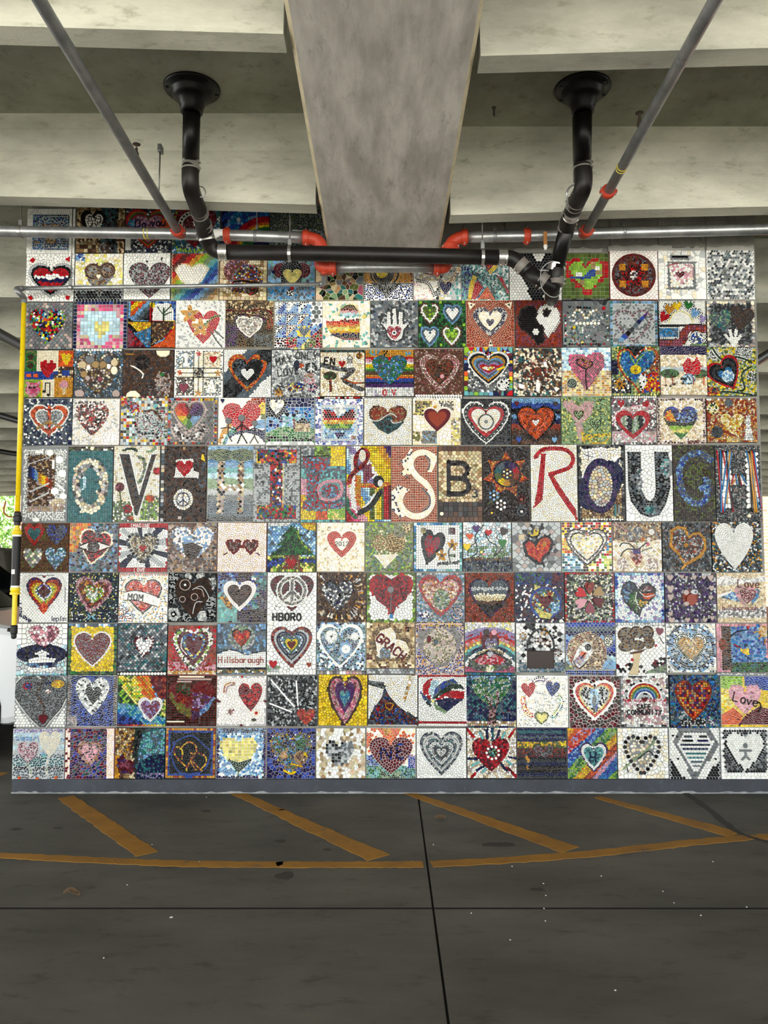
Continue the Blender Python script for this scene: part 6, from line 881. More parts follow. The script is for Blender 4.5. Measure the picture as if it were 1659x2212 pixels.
1332 1442 1571 1681|white stone panel with a black pebble outlined heart of pale pebbles and an arrow|A|F WWI r.1;H.48,.53,.7,.76 W v.05;H.48,.52,.62,.66 WIEI k.09;k24,.04,.48,.53,.68,.74,0 dKx H;s.03,.1,.8,.3,.62,.6,.4,.76,.2 q;s.025,.4,.6,.6,.45,.7,.52 d;s.02,.2,.86,.16,.7 d
1443 1553 1570 1682|black and white penny panel with a diamond and rows of blue glass beads|a|F W o.058;P0,.6,.12,.75,.3,1,0,1 K o.058;P1,.6,.88,.75,.7,1,1,1 K o.058;P.2,.0,.82,.0,.98,.3,.55,1,.47,1,.06,.3 A o.058;P.28,.08,.74,.08,.9,.32,.54,.85,.48,.85,.14,.32 W o.058;k5,.024,.3,.17,.44,.17 dS;k5,.024,.6,.17,.74,.17 d;k8,.024,.26,.25,.46,.25 K;k7,.024,.56,.25,.76,.25 N;k15,.022,.22,.33,.8,.33 Nd;k13,.022,.26,.41,.76,.41 NS;k10,.022,.32,.5,.72,.5 T;k9,.022,.35,.58,.68,.58 tS;k7,.022,.42,.66,.64,.66 S;k4,.022,.46,.74,.6,.74 A;c.07,.15,.02 K;c.16,.6,.02 K;c.9,.6,.02 K
1554 1660 1570 1682|black penny tile panel with a white penny heart holding a small pebble figure|a|F K o.052;B.06 W b.07;P.0,.7,.12,.75,.14,.9,.3,.92,.7,.92,.88,.9,.9,.75,1,.7,1,1,0,1 W g.07;R.07,.08,.94,.88 dAdAd o.052;H.5,.5,.84,.84 K o.05;H.5,.48,.76,.76 W o.05;c.5,.36,.045,.055 A;r.045,.38,.46,.62,.46 A;r.05,.5,.5,.5,.58 A;r.045,.49,.58,.42,.64 A;r.045,.51,.58,.58,.64 A
'''
# thin filler strips between panels: x0 x1 y0 y1 | label | grout | layers
STRIPS = '''
161 268 755 759.5|narrow row of white penny tiles above the shell and pebble panel|d|F W o.045
1214 1315 645.5 651|short row of broken sandstone chips above the grey mortar panel|K|F AdA v.05
894 1000 858 863|row of white pennies under the brown button panel|K|F W o.05
149 254 1456 1459|thin row of green slips under the yellow heart panel|K|F GqD b.02
38 147 1453 1459|row of aqua slips under the striped sleeve panel|d|F tbTt b.04
256 363 1450 1459|row of white penny tiles above the diagonal rainbow heart panel|K|F W o.062
684 790 1448 1457|row of pink and white split squares above the bright yellow panel|d|F pwWA g.07
791 896 1443 1455|row of grey basket weave tiles under the brown stone panel|K|F aA b.05
1003 1112 1452 1458|strip of teal slips under the rainbow arc panel|K|F UT b.05
1220 1328 1447 1458|row of deep blue tiles under the golden dog panel|W|F NB g.045
1319 1418 856.5 862|row of white pennies above the mauve and white panel|K|F W o.05
686 788 858 863|row of small black, white and red slips under the winding river panel|K|F KWRW g.05
1545 1655 1452 1459|row of broken white mirror under the blue sky garden panel|A|F Wa k.045
587 692 752 757.5|row of grey and blue slate slips above the grey pebble grid panel|d|F aSAal b.05
262 364 857 862|row of bright glass squares above the speckled square panel|K|F RYWMPIKo g.06
'''
def keys_overlay():
    R = random.Random(5); out = []
    for i in range(34):
        a = i / 34 * 2 * math.pi + R.uniform(-.08, .08); r0 = R.uniform(.4, .46); r1 = r0 + R.uniform(.08, .12)
        x0, y0 = .42 + math.cos(a) * r0, .48 + math.sin(a) * r0; x1, y1 = .42 + math.cos(a) * r1, .48 + math.sin(a) * r1
        if not (.04 < x1 < .96 and .04 < y1 < .96 and .03 < x0 < .97 and .03 < y0 < .97):
            continue
        c = R.choice('IoEaIw')
        out.append('old_key=r.022,%.3f,%.3f,%.3f,%.3f %s' % (x0, y0, x1, y1, c)); out.append('key_bow=c%.3f,%.3f,.028 %s' % (x1, y1, c))
    for i in range(26):
        x, y = R.uniform(.6, .95), R.uniform(.05, .95)
        if i % 2: x, y = R.uniform(.05, .95), R.uniform(.82, .95)
        if math.hypot(x - .42, y - .48) < .45: continue
        a = math.atan2(y - .48, x - .42); c = R.choice('IoEaIw')
        out.append('old_key=r.018,%.3f,%.3f,%.3f,%.3f %s' % (x - .08 * math.cos(a), y - .08 * math.sin(a), x, y, c)); out.append('key_bow=c%.3f,%.3f,.025 %s' % (x, y, c))
    return ';'.join(out)
def build_all_panels():
    for src, cat, grp, nm in ((PANELS, 'mosaic panel', 'mosaic panels on the wall', 'mosaic_panel'), (STRIPS, 'tile strip', 'filler strips between panels', 'tile_strip')):
        for ln in src.strip().split('\n'):
            box, label, grout, text = ln.split('|')
            x0, x1, y0, y1 = [float(v) for v in box.split()]
            text = text.replace('KEYS', keys_overlay())
            try:
                build_panel(x0, x1, y0, y1, label, grout, text, cat, grp, nm)
            except Exception as e:
                print('PANEL FAIL', label, repr(e))
                raise

# ------------------------------------------------------------------ structure: floor, wall, beam, tees
HB = 1.97                                  # underside of girder above the camera
ZB = EYE + HB
ZC = EYE + 2.43                            # deck underside
def struct(name, bm, mat, parent=None, **k):
    o = mesh_obj(name, bm, mat, parent, **k)
    if not parent: o['kind'] = 'structure'
    return o

# floor slabs with open joints
jy = on_floor(830, 1962).y
j0 = on_floor(901, 1702); j1 = on_floor(968, 2205)
fl = empty('floor', (0, 0, 0), kind='structure')
bm = bmesh.new(); bm_box(bm, (-30, -14, -.3), (30, 34, -.012)); mesh_obj('floor_bed', bm, MAT['joint'], fl)
g = .0045
sl = (j1.x - j0.x) / (j1.y - j0.y)
def jx(y): return j0.x + (y - j0.y) * sl
def slab(pts):
    bm = bmesh.new(); prism(bm, [(x, y, -.05) for x, y in pts], (0, 0, .05))
    for f in bm.faces: f.material_index = 0 if abs(f.normal.z) > .5 else 1
    return mesh_obj('slab', bm, [MAT['floor'], MAT['joint']], fl)
for ya, yb in ((-13, jy - .009), (jy + .009, 0.6)):
    slab([(-29, ya), (jx(ya) - g, ya), (jx(yb) - g, yb), (-29, yb)])
    slab([(jx(ya) + g, ya), (29, ya), (29, yb), (jx(yb) + g, yb)])
slab([(-29, .605), (29, .605), (29, 33), (-29, 33)])
# pavement outside the open front
bm = bmesh.new(); bm_box(bm, (-40, -60, -.3), (40, -14.01, -.02)); struct('trim_pavement', bm, MAT['asphalt'])

# mosaic wall
wl = at(31, 1698, DIST).x; wr = at(1667, 1698, DIST).x
wall = empty('wall_back', (0, 0, 0), kind='structure')
bm = bmesh.new(); bm_box(bm, (wl, 0, 0), (wr, .22, ZC - .01)); mesh_obj('wall_core', bm, MAT['wall'], wall)
# upper right bare blocks and mortar patches
zt = at(1300, 541, DIST).z; zr = at(1300, 470, DIST).z
bx = [at(x, 500, DIST).x for x in (1000, 1090, 1213, 1316, 1420, 1523, 1627)]
for i in range(len(bx) - 1):
    bm = bmesh.new(); bm_box(bm, (bx[i] + .004, -.006 - .002 * (i % 2), zt + .02), (bx[i + 1] - .004, .01, zt + .19)); mesh_obj('block', bm, MAT['wall'], wall, bevel=.002)
    bm = bmesh.new(); bm_box(bm, (bx[i] + .004, -.005, zt + .198), (bx[i + 1] - .004, .01, zt + .39)); mesh_obj('block', bm, MAT['wall'], wall, bevel=.002)
for i, (x0, x1, y0, y1) in enumerate(((1313, 1450, 530, 545), (1215, 1300, 536, 547), (1450, 1520, 535, 543), (1525, 1625, 532, 543), (1110, 1190, 538, 547))):
    a, b = at(x0, y1, DIST), at(x1, y0, DIST); P = []
    n = 9
    for k in range(n): P.append((a.x + (b.x - a.x) * k / (n - 1), -.001, a.z))
    for k in range(n): P.append((b.x + (a.x - b.x) * k / (n - 1), -.001, b.z + rnd.uniform(-.012, .008)))
    bm = bmesh.new(); prism(bm, P, (0, -.011, 0)); mesh_obj('mortar_patch', bm, MAT['patch'], wall)
# painted kerb with a mortar line at its foot
zk = at(830, 1681, DIST).z
bm = bmesh.new(); bm_box(bm, (wl - .004, -.03, .0), (wr + .01, .02, zk)); kb = struct('baseboard_back', bm, MAT['kerb'], bevel=.004)
P = [(wl - .004, -.031, .0)]
n = 160
for k in range(n + 1): P.append((wl - .004 + (wr - wl) * k / n, -.031, .006 + rnd.random() ** 2 * .010))
P.append((wr, -.031, .0))
bm = bmesh.new(); prism(bm, P, (0, -.004, 0)); mesh_obj('mortar_line', bm, MAT['scum'], kb)

# centre girder with light chamfers
HWB = .352
bm = bmesh.new()
prof = [(-HWB + .018, ZB), (HWB - .018, ZB), (HWB, ZB + .02), (HWB, ZC + .1), (-HWB, ZC + .1), (-HWB, ZB + .02)]
prism(bm, [(x, -8.5, z) for x, z in prof], (0, 8.49, 0))
for f in bm.faces:
    n_ = f.normal
    if abs(n_.x) > .3 and n_.z < -.3: f.material_index = 1
beam = struct('ceiling_girder', bm, [MAT['beam'], MAT['chamfer']])
bm = bmesh.new(); prism(bm, [(x, .23, z) for x, z in prof], (0, 18.2, 0)); struct('ceiling_girder', bm, [MAT['beam'], MAT['chamfer']])

# deck and double tee stems
cl = empty('ceiling', (0, 0, 0), kind='structure')
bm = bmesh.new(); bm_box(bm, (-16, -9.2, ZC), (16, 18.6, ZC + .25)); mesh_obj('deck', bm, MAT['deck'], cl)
def stem(side, y_back, x_in, x_out=13.0, h=None, parent=cl, rise=.032):
    """one tapered stem: underside HB above the camera at its bearing, cambered upward along its length"""
    bm = bmesh.new(); n = 12; secs = []
    for i in range(n + 1):
        x = x_in + (x_out - x_in) * i / n
        cz = rise * (x - x_in) - .0022 * (x - x_in) ** 2
        z0 = ZB + .004 + cz
        yb = y_back; yf = y_back - .112
        pr = [(yb, z0), (yf, z0), (yf + .004, z0 + .02), (yf + .035, ZC - .13), (yf - .015, ZC - .04), (yf - .13, ZC + .01), (yb + .13, ZC + .01), (yb + .0, ZC - .05), (yb - .02, ZC - .13)]
        # front = toward the camera (-y)
        secs.append([bm.verts.new((side * x, y, z)) for y, z in pr])
    m = len(secs[0])
    for i in range(n):
        for k in range(m): bm.faces.new((secs[i][k], secs[i][(k + 1) % m], secs[i + 1][(k + 1) % m], secs[i + 1][k]))
    bm.faces.new(secs[0]); bm.faces.new(secs[-1][::-1])
    bmesh.ops.recalc_face_normals(bm, faces=bm.faces[:])
    return mesh_obj('tee_stem', bm, MAT['tee'], parent)
for side, off in ((-1, 0.0), (1, .13)):
    xin = HWB + .022
    for y in (-.68, -2.10, -3.52, -4.94, -6.36, -7.78):
        stem(side, y + off, xin)
    for k in range(15):
        stem(side, .85 + 1.16 * k + off, 2.55 if k < 1 else xin, rise=.02)
# rusty bearing plate and chipped stem corners
a = at(690, 425, 4.33); bm = bmesh.new(); bm_box(bm, (a.x - .004, a.y - .01, a.z - .03), (a.x + .014, a.y + .03, a.z + .035)); mesh_obj('bearing_plate', bm, MAT['rust'], cl)

# painted parking lines (2 mm of paint)
def road_line(name, pts, w0, w1, label, seed):
    R = random.Random(seed); P = [Vector(p) for p in pts]
    c = curve_pts([(p.x, p.y, 0) for p in P], 14) if len(P) > 2 else [P[0].lerp(P[1], i / 30) for i in range(31)]
    L, Rr = [], []
    for i, p in enumerate(c):
        t = (c[min(i + 1, len(c) - 1)] - c[max(i - 1, 0)]); t.z = 0; t.normalize(); nn = Vector((-t.y, t.x, 0)); w = (w0 + (w1 - w0) * i / (len(c) - 1)) / 2
        L.append(p + nn * (w + R.uniform(-.006, .006))); Rr.append(p - nn * (w + R.uniform(-.006, .006)))
    bm = bmesh.new(); va = [bm.verts.new((p.x, p.y, .002)) for p in L]; vb = [bm.verts.new((p.x, p.y, .002)) for p in Rr]
    v2 = [bm.verts.new((p.x, p.y, .0)) for p in L]; v3 = [bm.verts.new((p.x, p.y, .0)) for p in Rr]
    for i in range(len(c) - 1):
        bm.faces.new((va[i], vb[i], vb[i + 1], va[i + 1])); bm.faces.new((va[i], va[i + 1], v2[i + 1], v2[i])); bm.faces.new((vb[i], v3[i], v3[i + 1], vb[i + 1]))
    for k in (0, -1): bm.faces.new((va[k], vb[k], v3[k], v2[k]))
    bmesh.ops.recalc_face_normals(bm, faces=bm.faces[:])
    return props(mesh_obj(name, bm, MAT['paint']), label, 'floor marking', 'yellow parking lines')
F = on_floor
road_line('parking_line', [F(-120, 1840), F(0, 1848), F(200, 1858), F(400, 1866), F(600, 1868), F(800, 1868), F(914, 1867)], .068, .078, 'long curved yellow line on the floor, left of the concrete joint', 1)
road_line('parking_line', [F(932, 1867), F(1100, 1858), F(1300, 1842), F(1480, 1822), F(1622, 1808)], .078, .078, 'long curved yellow line on the floor, right of the concrete joint', 2)
road_line('parking_line', [F(1626, 1810), F(1760, 1800)], .078, .078, 'short yellow line end at the right edge beyond the dark crack', 3)
road_line('parking_line', [F(142, 1722), F(318, 1845)], .10, .11, 'leftmost diagonal yellow stripe running to the curved line', 4)
road_line('parking_line', [F(510, 1712), F(818, 1853)], .07, .13, 'second diagonal yellow stripe from the left', 5)
road_line('parking_line', [F(880, 1712), F(1232, 1836)], .06, .13, 'third diagonal yellow stripe, starting by the concrete joint', 6)
road_line('parking_line', [F(1290, 1722), F(1588, 1803)], .06, .12, 'rightmost diagonal yellow stripe', 7)
road_line('parking_line', [F(-60, 1668), F(10, 1673)], .08, .08, 'short yellow line beside the white vehicle at left edge', 8)
# dark tar crack at right, oil stains, litter
bm = bmesh.new(); P = [F(1478, 1712), F(1520, 1740), F(1590, 1795), F(1640, 1815), F(1700, 1832)]
c = curve_pts(P, 8); prism_pts = [(p.x - .012 - rnd.random() * .012, p.y + .006, .0005) for p in c] + [(p.x + .012 + rnd.random() * .012, p.y - .004, .0005) for p in reversed(c)]
prism(bm, prism_pts, (0, 0, .003)); props(mesh_obj('tar_crack', bm, MAT['stain']), 'dark tar filled crack on the floor near the right edge', 'crack')
def blob(name, px, py, rx, ry, mat, label, cat, z=.0005, h=.0015, group=None, n=12):
    c = F(px, py); bm = bmesh.new(); P = []
    for k in range(n):
        t = 2 * math.pi * k / n; r = rnd.uniform(.65, 1.15); P.append((c.x + rx * r * math.cos(t), c.y + ry * r * math.sin(t), z))
    prism(bm, P, (0, 0, h)); return props(mesh_obj(name, bm, mat), label, cat, group)
for px, py, rx, ry, lb in ((1076, 1825, .09, .035, 'largest dark oil stain, between the two right diagonal stripes'), (605, 1818, .03, .03, 'dark oil stain left of the second diagonal stripe'), (604, 1866, .02, .03, 'dark stain on the curved yellow line left of centre'),
                           (613, 1893, .05, .05, 'broad dark stain just below the curved yellow line'), (36, 1791, .035, .02, 'small dark stain near the left edge above the curved line'), (124, 1789, .025, .015, 'small dark stain left of the leftmost diagonal stripe'),
                           (446, 1752, .03, .02, 'dark stain between the two left diagonal stripes'), (608, 1750, .025, .012, 'dark stain on the second diagonal stripe'), (706, 1836, .025, .016, 'dark spot just above the curved line near the centre'), (1160, 1922, .035, .02, 'dark smudge below the curved line right of the joint')):
    blob('oil_stain', px, py, rx, ry, MAT['stain'], lb, 'stain', group='oil stains on the floor')
# dry leaf: curled sheet with a midrib
c = F(155, 1934); bm = bmesh.new(); R_ = []
for i in range(7):
    u = i / 6; w = math.sin(math.pi * (.08 + .84 * u)) * .022
    R_.append([bm.verts.new((c.x - .035 + .07 * u, c.y + s * w, .006 + .012 * abs(s) + .008 * math.sin(u * 5))) for s in (-1, -.5, 0, .5, 1)])
for i in range(6):
    for k in range(4): bm.faces.new((R_[i][k], R_[i][k + 1], R_[i + 1][k + 1], R_[i + 1][k]))
lf = mesh_obj('dry_leaf', bm, MAT['leaf']); sm = lf.modifiers.new('thickness', 'SOLIDIFY'); sm.thickness = .0015
props(lf, 'curled brown dry leaf lying on the floor at lower left', 'leaf')
c = F(951, 1769); bm = bmesh.new(); R_ = []
for i in range(6):
    u = i / 5; w = math.sin(math.pi * (.1 + .8 * u)) * .016
    R_.append([bm.verts.new((c.x - .03 + .06 * u, c.y + s * w, .005 + .012 * abs(s))) for s in (-1, 0, 1)])
for i in range(5):
    for k in range(2): bm.faces.new((R_[i][k], R_[i][k + 1], R_[i + 1][k + 1], R_[i + 1][k]))
lf = mesh_obj('dry_leaf', bm, MAT['leaf']); sm = lf.modifiers.new('thickness', 'SOLIDIFY'); sm.thickness = .0015
props(lf, 'small tan dry leaf just right of the concrete joint', 'leaf')
blob('paper_scrap', 370, 1982, .008, .007, MAT['paper'], 'small white paper scrap below the floor joint at left', 'litter', n=5)
blob('cigarette_end', 1413, 1706, .016, .004, MAT['paper'], 'white cigarette end by the foot of the wall at right', 'litter', n=6, h=.005)
for i, (px, py) in enumerate(((431, 1862), (446, 1722), (1174, 1909), (1179, 1935), (1102, 2031), (1432, 1926), (1456, 1951), (1514, 1978), (1178, 1990), (1299, 1893), (1106, 1872), (1613, 1960), (328, 1825), (275, 1912), (936, 1825), (1175, 1963), (1018, 1973), (1329, 2140), (1540, 1862), (224, 2070))):
    blob('grit_speck', px, py, .0035, .003, MAT['paper'], 'tiny white speck of grit on the dark floor', 'litter', n=5, h=.002, group='white grit specks on the floor')

# ------------------------------------------------------------------ the mosaics
build_all_panels()
open('/tmp/cells.txt','w').write(str((N_CELL, N_BIG, sum(len(m.polygons) for m in bpy.data.meshes), sum(len(m.loops) - 2 * len(m.polygons) for m in bpy.data.meshes))))

# ------------------------------------------------------------------ pipes
def band(parent, name, c, axis, r, w, mat, lip=.004, clamp=True):
    ax = Vector(axis).normalized(); bm = bmesh.new()
    ring_lathe(bm, Vector(c) - ax * w / 2, ax, [(0, r), (0, r + lip), (w * .15, r + lip * 1.2), (w * .2, r + lip * .6), (w * .8, r + lip * .6), (w * .85, r + lip * 1.2), (w, r + lip), (w, r)])
    o = mesh_obj(name, bm, mat, parent)
    if clamp:
        u = ax.cross(Vector((0, -1, 0))).normalized()
        for s in (-.28, .28):
            cc = Vector(c) + ax * w * s + u * (r + lip + .003) - Vector((0, .01, 0))
            bm = bmesh.new(); tube(bm, [cc - Vector((0, .008, 0)), cc + Vector((0, .012, 0))], .0045, 8); bmesh.ops.recalc_face_normals(bm, faces=bm.faces[:]); mesh_obj('clamp_screw', bm, MAT['bolt'], o)
    return o
RB = .044
HD = 4.60
L0 = [at(412, 222, 4.1), at(412, 240, 4.1), at(412, 350, 4.1)]
Lbend = curve_pts([at(412, 350, 4.1), at(411, 385, 4.1), at(414, 412, 4.14), at(425, 443, 4.26), at(436, 475, 4.42), at(443, 505, 4.52)], 6)
Lelb = curve_pts([at(443, 505, 4.52), at(449, 522, 4.57), at(462, 538, 4.6), at(480, 545, 4.6), at(492, 545, 4.6)], 6)
Hrun = [at(492, 545, HD), at(700, 548, HD), at(900, 552, HD), at(1075, 556, HD)]
DL = at(412, 190, 4.1)
dl = empty('drain_pipe', at(412, 350, 4.1), 'black iron drain pipe dropping from the left ceiling flange and crossing under the girder', 'pipe', 'black drain pipes')
def rel(o, parent):
    o.parent = parent; o.matrix_parent_inverse = Matrix.Translation(-parent.location); return o
def part(o, parent): return rel(o, parent)
def drain_flange(px, py, d, parent):
    r_ = ray(px, py); c = Vector((0, -DIST, EYE)) + r_ * ((ZC - EYE) / r_.z)
    bm = bmesh.new(); ring_lathe(bm, (c.x, c.y, ZC), (0, 0, -1), [(-.005, .142), (.008, .142), (.014, .138), (.02, .112), (.03, .104), (.05, .098), (.062, .085), (.07, .066), (.1, .062), (.105, .056), (.13, .056), (.132, .046)], 40)
    o = mesh_obj('flange', bm, MAT['black'], None, smooth=True); part(o, parent)
    for k in range(6):
        t = k * math.pi / 3 + .3; p = Vector((c.x + .124 * math.cos(t), c.y + .124 * math.sin(t), ZC - .014))
        bm = bmesh.new(); ring_lathe(bm, p, (0, 0, -1), [(0, .008), (.008, .008)], 6); b = mesh_obj('flange_bolt', bm, MAT['black'], None); b.parent = o
    return c
cL = drain_flange(415, 190, 4.1, dl)
top = Vector((L0[1].x, L0[1].y, ZC - .12)); top.x = cL.x; top.y = cL.y
part(tube_obj('drop_pipe', [top, Vector((L0[2].x, L0[2].y, L0[2].z))], RB, MAT['black'], seg=28), dl)
part(tube_obj('bend', Lbend, RB * 1.02, MAT['blackr'], seg=28), dl)
part(tube_obj('elbow', Lelb, RB * 1.02, MAT['blackr'], seg=28), dl)
part(tube_obj('run_pipe', Hrun, RB, MAT['blackr'], seg=28), dl)
dl2 = [(at(412, 358, 4.1), (0, 0, 1)), (at(431, 458, 4.34), Lbend[20] - Lbend[16]), (at(440, 487, 4.47), Lbend[-2] - Lbend[-7]), (at(445, 508, 4.53), (.2, .4, -1)), (at(482, 545, HD), (1, 0, 0)), (at(1086, 556, HD), (1, 0, 0)), ]
for i, (c, ax) in enumerate(dl2):
    part(band(None, 'coupling_band', c, ax, RB, .05 if i not in (1, 2) else .04, MAT['steel'] if i in (0, 3, 4, 5) else MAT['rubber']), dl)
# printed letters along the drop pipe
def print_text(txt, parent, start, down, right, h, r, mat):
    for k, pl in enumerate(text_lines(0, 0, h, 0, txt)):
        bm = bmesh.new(); tube(bm, [start + down * x + right * (-y) + Vector((0, 0, 0)) for x, y in pl], .0011, 4)
        bmesh.ops.recalc_face_normals(bm, faces=bm.faces[:]); part(mesh_obj('printed_letter', bm, mat), parent)
ps = at(408, 247, 4.1) - Vector((0, RB + .001, 0))
print_text('GI-70/40_EI', dl, ps + Vector((.006, 0, 0)), Vector((0, 0, -1)), Vector((1, 0, 0)), .026, RB, MAT['print'])

dr = empty('drain_pipe', at(1257, 350, 4.1), 'black iron drain pipe dropping from the right ceiling flange to a wye', 'pipe', 'black drain pipes')
cR = drain_flange(1258, 190, 4.1, dr)
b0 = at(1258, 350, 4.1)
part(tube_obj('drop_pipe', [Vector((cR.x, cR.y, ZC - .12)), b0], RB * 1.06, MAT['black'], seg=28), dr)
Rb = curve_pts([b0, at(1261, 385, 4.1), at(1257, 412, 4.13), at(1241, 445, 4.27), at(1229, 475, 4.4), at(1225, 492, 4.46)], 6)
part(tube_obj('bend', Rb, RB * 1.04, MAT['blackr'], seg=28), dr)
Rs = [at(1225, 492, 4.46), at(1214, 530, 4.55), at(1203, 578, 4.6)]
part(tube_obj('lower_pipe', Rs, RB, MAT['black'], seg=28), dr)
part(tube_obj('wye_leg', curve_pts([at(1203, 578, 4.6), at(1200, 600, 4.61), at(1194, 622, 4.66), at(1192, 640, 4.8), at(1192, 646, 5.0)], 6), RB * .98, MAT['blackr'], seg=28), dr)
Wy = curve_pts([at(1088, 556, HD), at(1108, 560, HD), at(1124, 571, HD), at(1140, 586, HD)], 6)
part(tube_obj('elbow', Wy, RB * 1.03, MAT['blackr'], seg=28), dr)
part(tube_obj('branch_pipe', [at(1138, 584, HD), at(1168, 608, HD), at(1192, 624, 4.63)], RB * .98, MAT['blackr'], seg=28), dr)
for c, ax, m in ((at(1259, 356, 4.1), (0, 0, 1), 'steel'), (at(1243, 440, 4.25), Rb[18] - Rb[14], 'rubber'), (at(1235, 462, 4.34), Rb[22] - Rb[18], 'steel'), (at(1224, 488, 4.46), Rs[0] - Rs[1], 'steel'), (at(1202, 574, 4.6), Rs[1] - Rs[2], 'steel'),
                 (at(1200, 608, 4.615), (.1, 0, 1), 'rubber'), (at(1127, 574, HD), Wy[-1] - Wy[-7], 'rubber'), (at(1172, 606, 4.6), (1, 0, -.72), 'rubber')):
    part(band(None, 'coupling_band', c, ax, RB, .045, MAT[m]), dr)

# sprinkler main: two runs, red elbows dropping under the girder, middle run
RG = .0335
MD = 4.76
def red_coupling(parent, c, ax, r=RG, w=.04):
    ax = Vector(ax).normalized(); bm = bmesh.new()
    ring_lathe(bm, Vector(c) - ax * w / 2, ax, [(0, r), (0, r + .008), (w * .2, r + .013), (w * .8, r + .013), (w, r + .008), (w, r)], 24)
    o = mesh_obj('red_coupling', bm, MAT['red'], None, smooth=False); part(o, parent)
    u = ax.cross(Vector((0, 1, 0))).normalized() if abs(ax.y) < .7 else Vector((0, 0, 1))
    if u.z < 0: u = -u
    if abs(ax.y) > .5: u = Vector((1, 0, 0))
    for s in (1, -1):
        p = Vector(c) + u * s * (r + .012)
        bm = bmesh.new(); bm_box(bm, (-.008, -.012, -.008), (.008, .012, .008), loc=p); ear = mesh_obj('ear', bm, MAT['red'], None, bevel=.003); ear.parent = o
        bm = bmesh.new(); q = ax * .0 + Vector((0, -1, 0)) if abs(ax.y) < .7 else Vector((0, 0, 1))
        tube(bm, [p - q * .02, p + q * .024], .0042, 8); bmesh.ops.recalc_face_normals(bm, faces=bm.faces[:]); bb = mesh_obj('coupling_bolt', bm, MAT['bolt'], None); bb.parent = o
    return o
sm_ = empty('sprinkler_main', at(300, 500, MD), 'large galvanised sprinkler main with red elbows running across the wall top, left of the girder', 'pipe', 'galvanised sprinkler pipes')
lm = [at(-1500, 478, MD), at(-60, 498, MD), at(60, 500.5, MD), at(380, 505, MD), at(560, 510, MD), at(658, 514, MD)]
part(tube_obj('main_pipe', lm, RG, MAT['galv'], seg=26), sm_)
e1 = curve_pts([at(660, 514, MD), at(672, 515, MD), at(688, 522, MD), at(696, 540, MD), at(694, 558, MD), at(692, 572, MD)], 6)
part(tube_obj('elbow', [p for p in e1], RG * 1.12, MAT['red'], seg=26), sm_)
ZL = at(720, 577, MD)
e2 = curve_pts([at(692, 560, MD), at(693, 573, MD), at(703, 579, MD), at(722, 578, MD)], 6)
part(tube_obj('lower_elbow', e2, RG * 1.12, MAT['red'], seg=26), sm_)
part(tube_obj('outlet', [at(700, 582, MD), at(700, 594, MD)], .019, MAT['red'], seg=20), sm_)
part(tube_obj('middle_pipe', [at(722, 577.5, MD), at(945, 577.5, MD)], RG * .92, MAT['galv'], seg=26), sm_)
red_coupling(sm_, at(491, 509, MD), (1, 0, 0)); red_coupling(sm_, at(661, 514, MD), (1, 0, 0)); red_coupling(sm_, at(719, 578, MD), (1, 0, 0))
part(band(None, 'hanger_band', at(552, 510, MD), (1, 0, 0), RG, .018, MAT['galvd'], .003, False), sm_)
part(band(None, 'yellow_mark', at(317, 504.5, MD), (1, 0, 0), RG - .0035, .026, MAT['yellowband'], .004, False), sm_)
a = at(471, 507, MD); bm = bmesh.new()
for k in range(7):
    t0, t1 = math.radians(-60 + 15 * k), math.radians(-60 + 15 * (k + 1)); r_ = RG + .0012
    v = [bm.verts.new((a.x + sx, a.y - r_ * math.cos(t), a.z + r_ * math.sin(t))) for sx in (-.035, .035) for t in (t0, t1)]
    bm.faces.new((v[0], v[1], v[3], v[2]))
part(mesh_obj('white_label', bm, MAT['white']), sm_)
sr_ = empty('sprinkler_main', at(1200, 508, MD), 'large galvanised sprinkler main running right from the girder with red elbow and couplings', 'pipe', 'galvanised sprinkler pipes')
rm = [at(1008, 512, MD), at(1140, 510, MD), at(1300, 504, MD), at(1500, 499, MD), at(1760, 492, MD), at(3200, 470, MD)]
part(tube_obj('main_pipe', rm, RG, MAT['galv'], seg=26), sr_)
e3 = curve_pts([at(1006, 512, MD), at(993, 514, MD), at(978, 523, MD), at(971, 540, MD), at(968, 560, MD), at(960, 576, MD), at(948, 578, MD)], 6)
part(tube_obj('elbow', e3, RG * 1.12, MAT['red'], seg=26), sr_)
red_coupling(sr_, at(1003, 512, MD), (1, 0, 0)); red_coupling(sr_, at(1138, 510, MD), (1, 0, 0)); red_coupling(sr_, at(944, 577.5, MD), (1, 0, 0)); red_coupling(sr_, at(973, 534, MD), (0, 0, 1))
part(band(None, 'hanger_band', at(1068, 511, MD), (1, 0, 0), RG, .018, MAT['galvd'], .003, False), sr_)
part(band(None, 'hanger_band', at(1347, 502, MD), (1, 0, 0), RG, .018, MAT['galvd'], .003, False), sr_)
# hanging orange tag with plug
a = at(1178, 512, MD - .045); bm = bmesh.new(); bm_box(bm, (a.x - .011, a.y - .004, a.z - .05), (a.x + .011, a.y + .004, a.z + .035)); part(mesh_obj('orange_tag', bm, MAT['orangeclay'], bevel=.003), sr_)
bm = bmesh.new(); ring_lathe(bm, (a.x, a.y, a.z - .05), (0, 0, -1), [(0, .011), (.012, .013), (.014, .009), (.03, .007)], 14); part(mesh_obj('drain_plug', bm, MAT['white']), sr_)

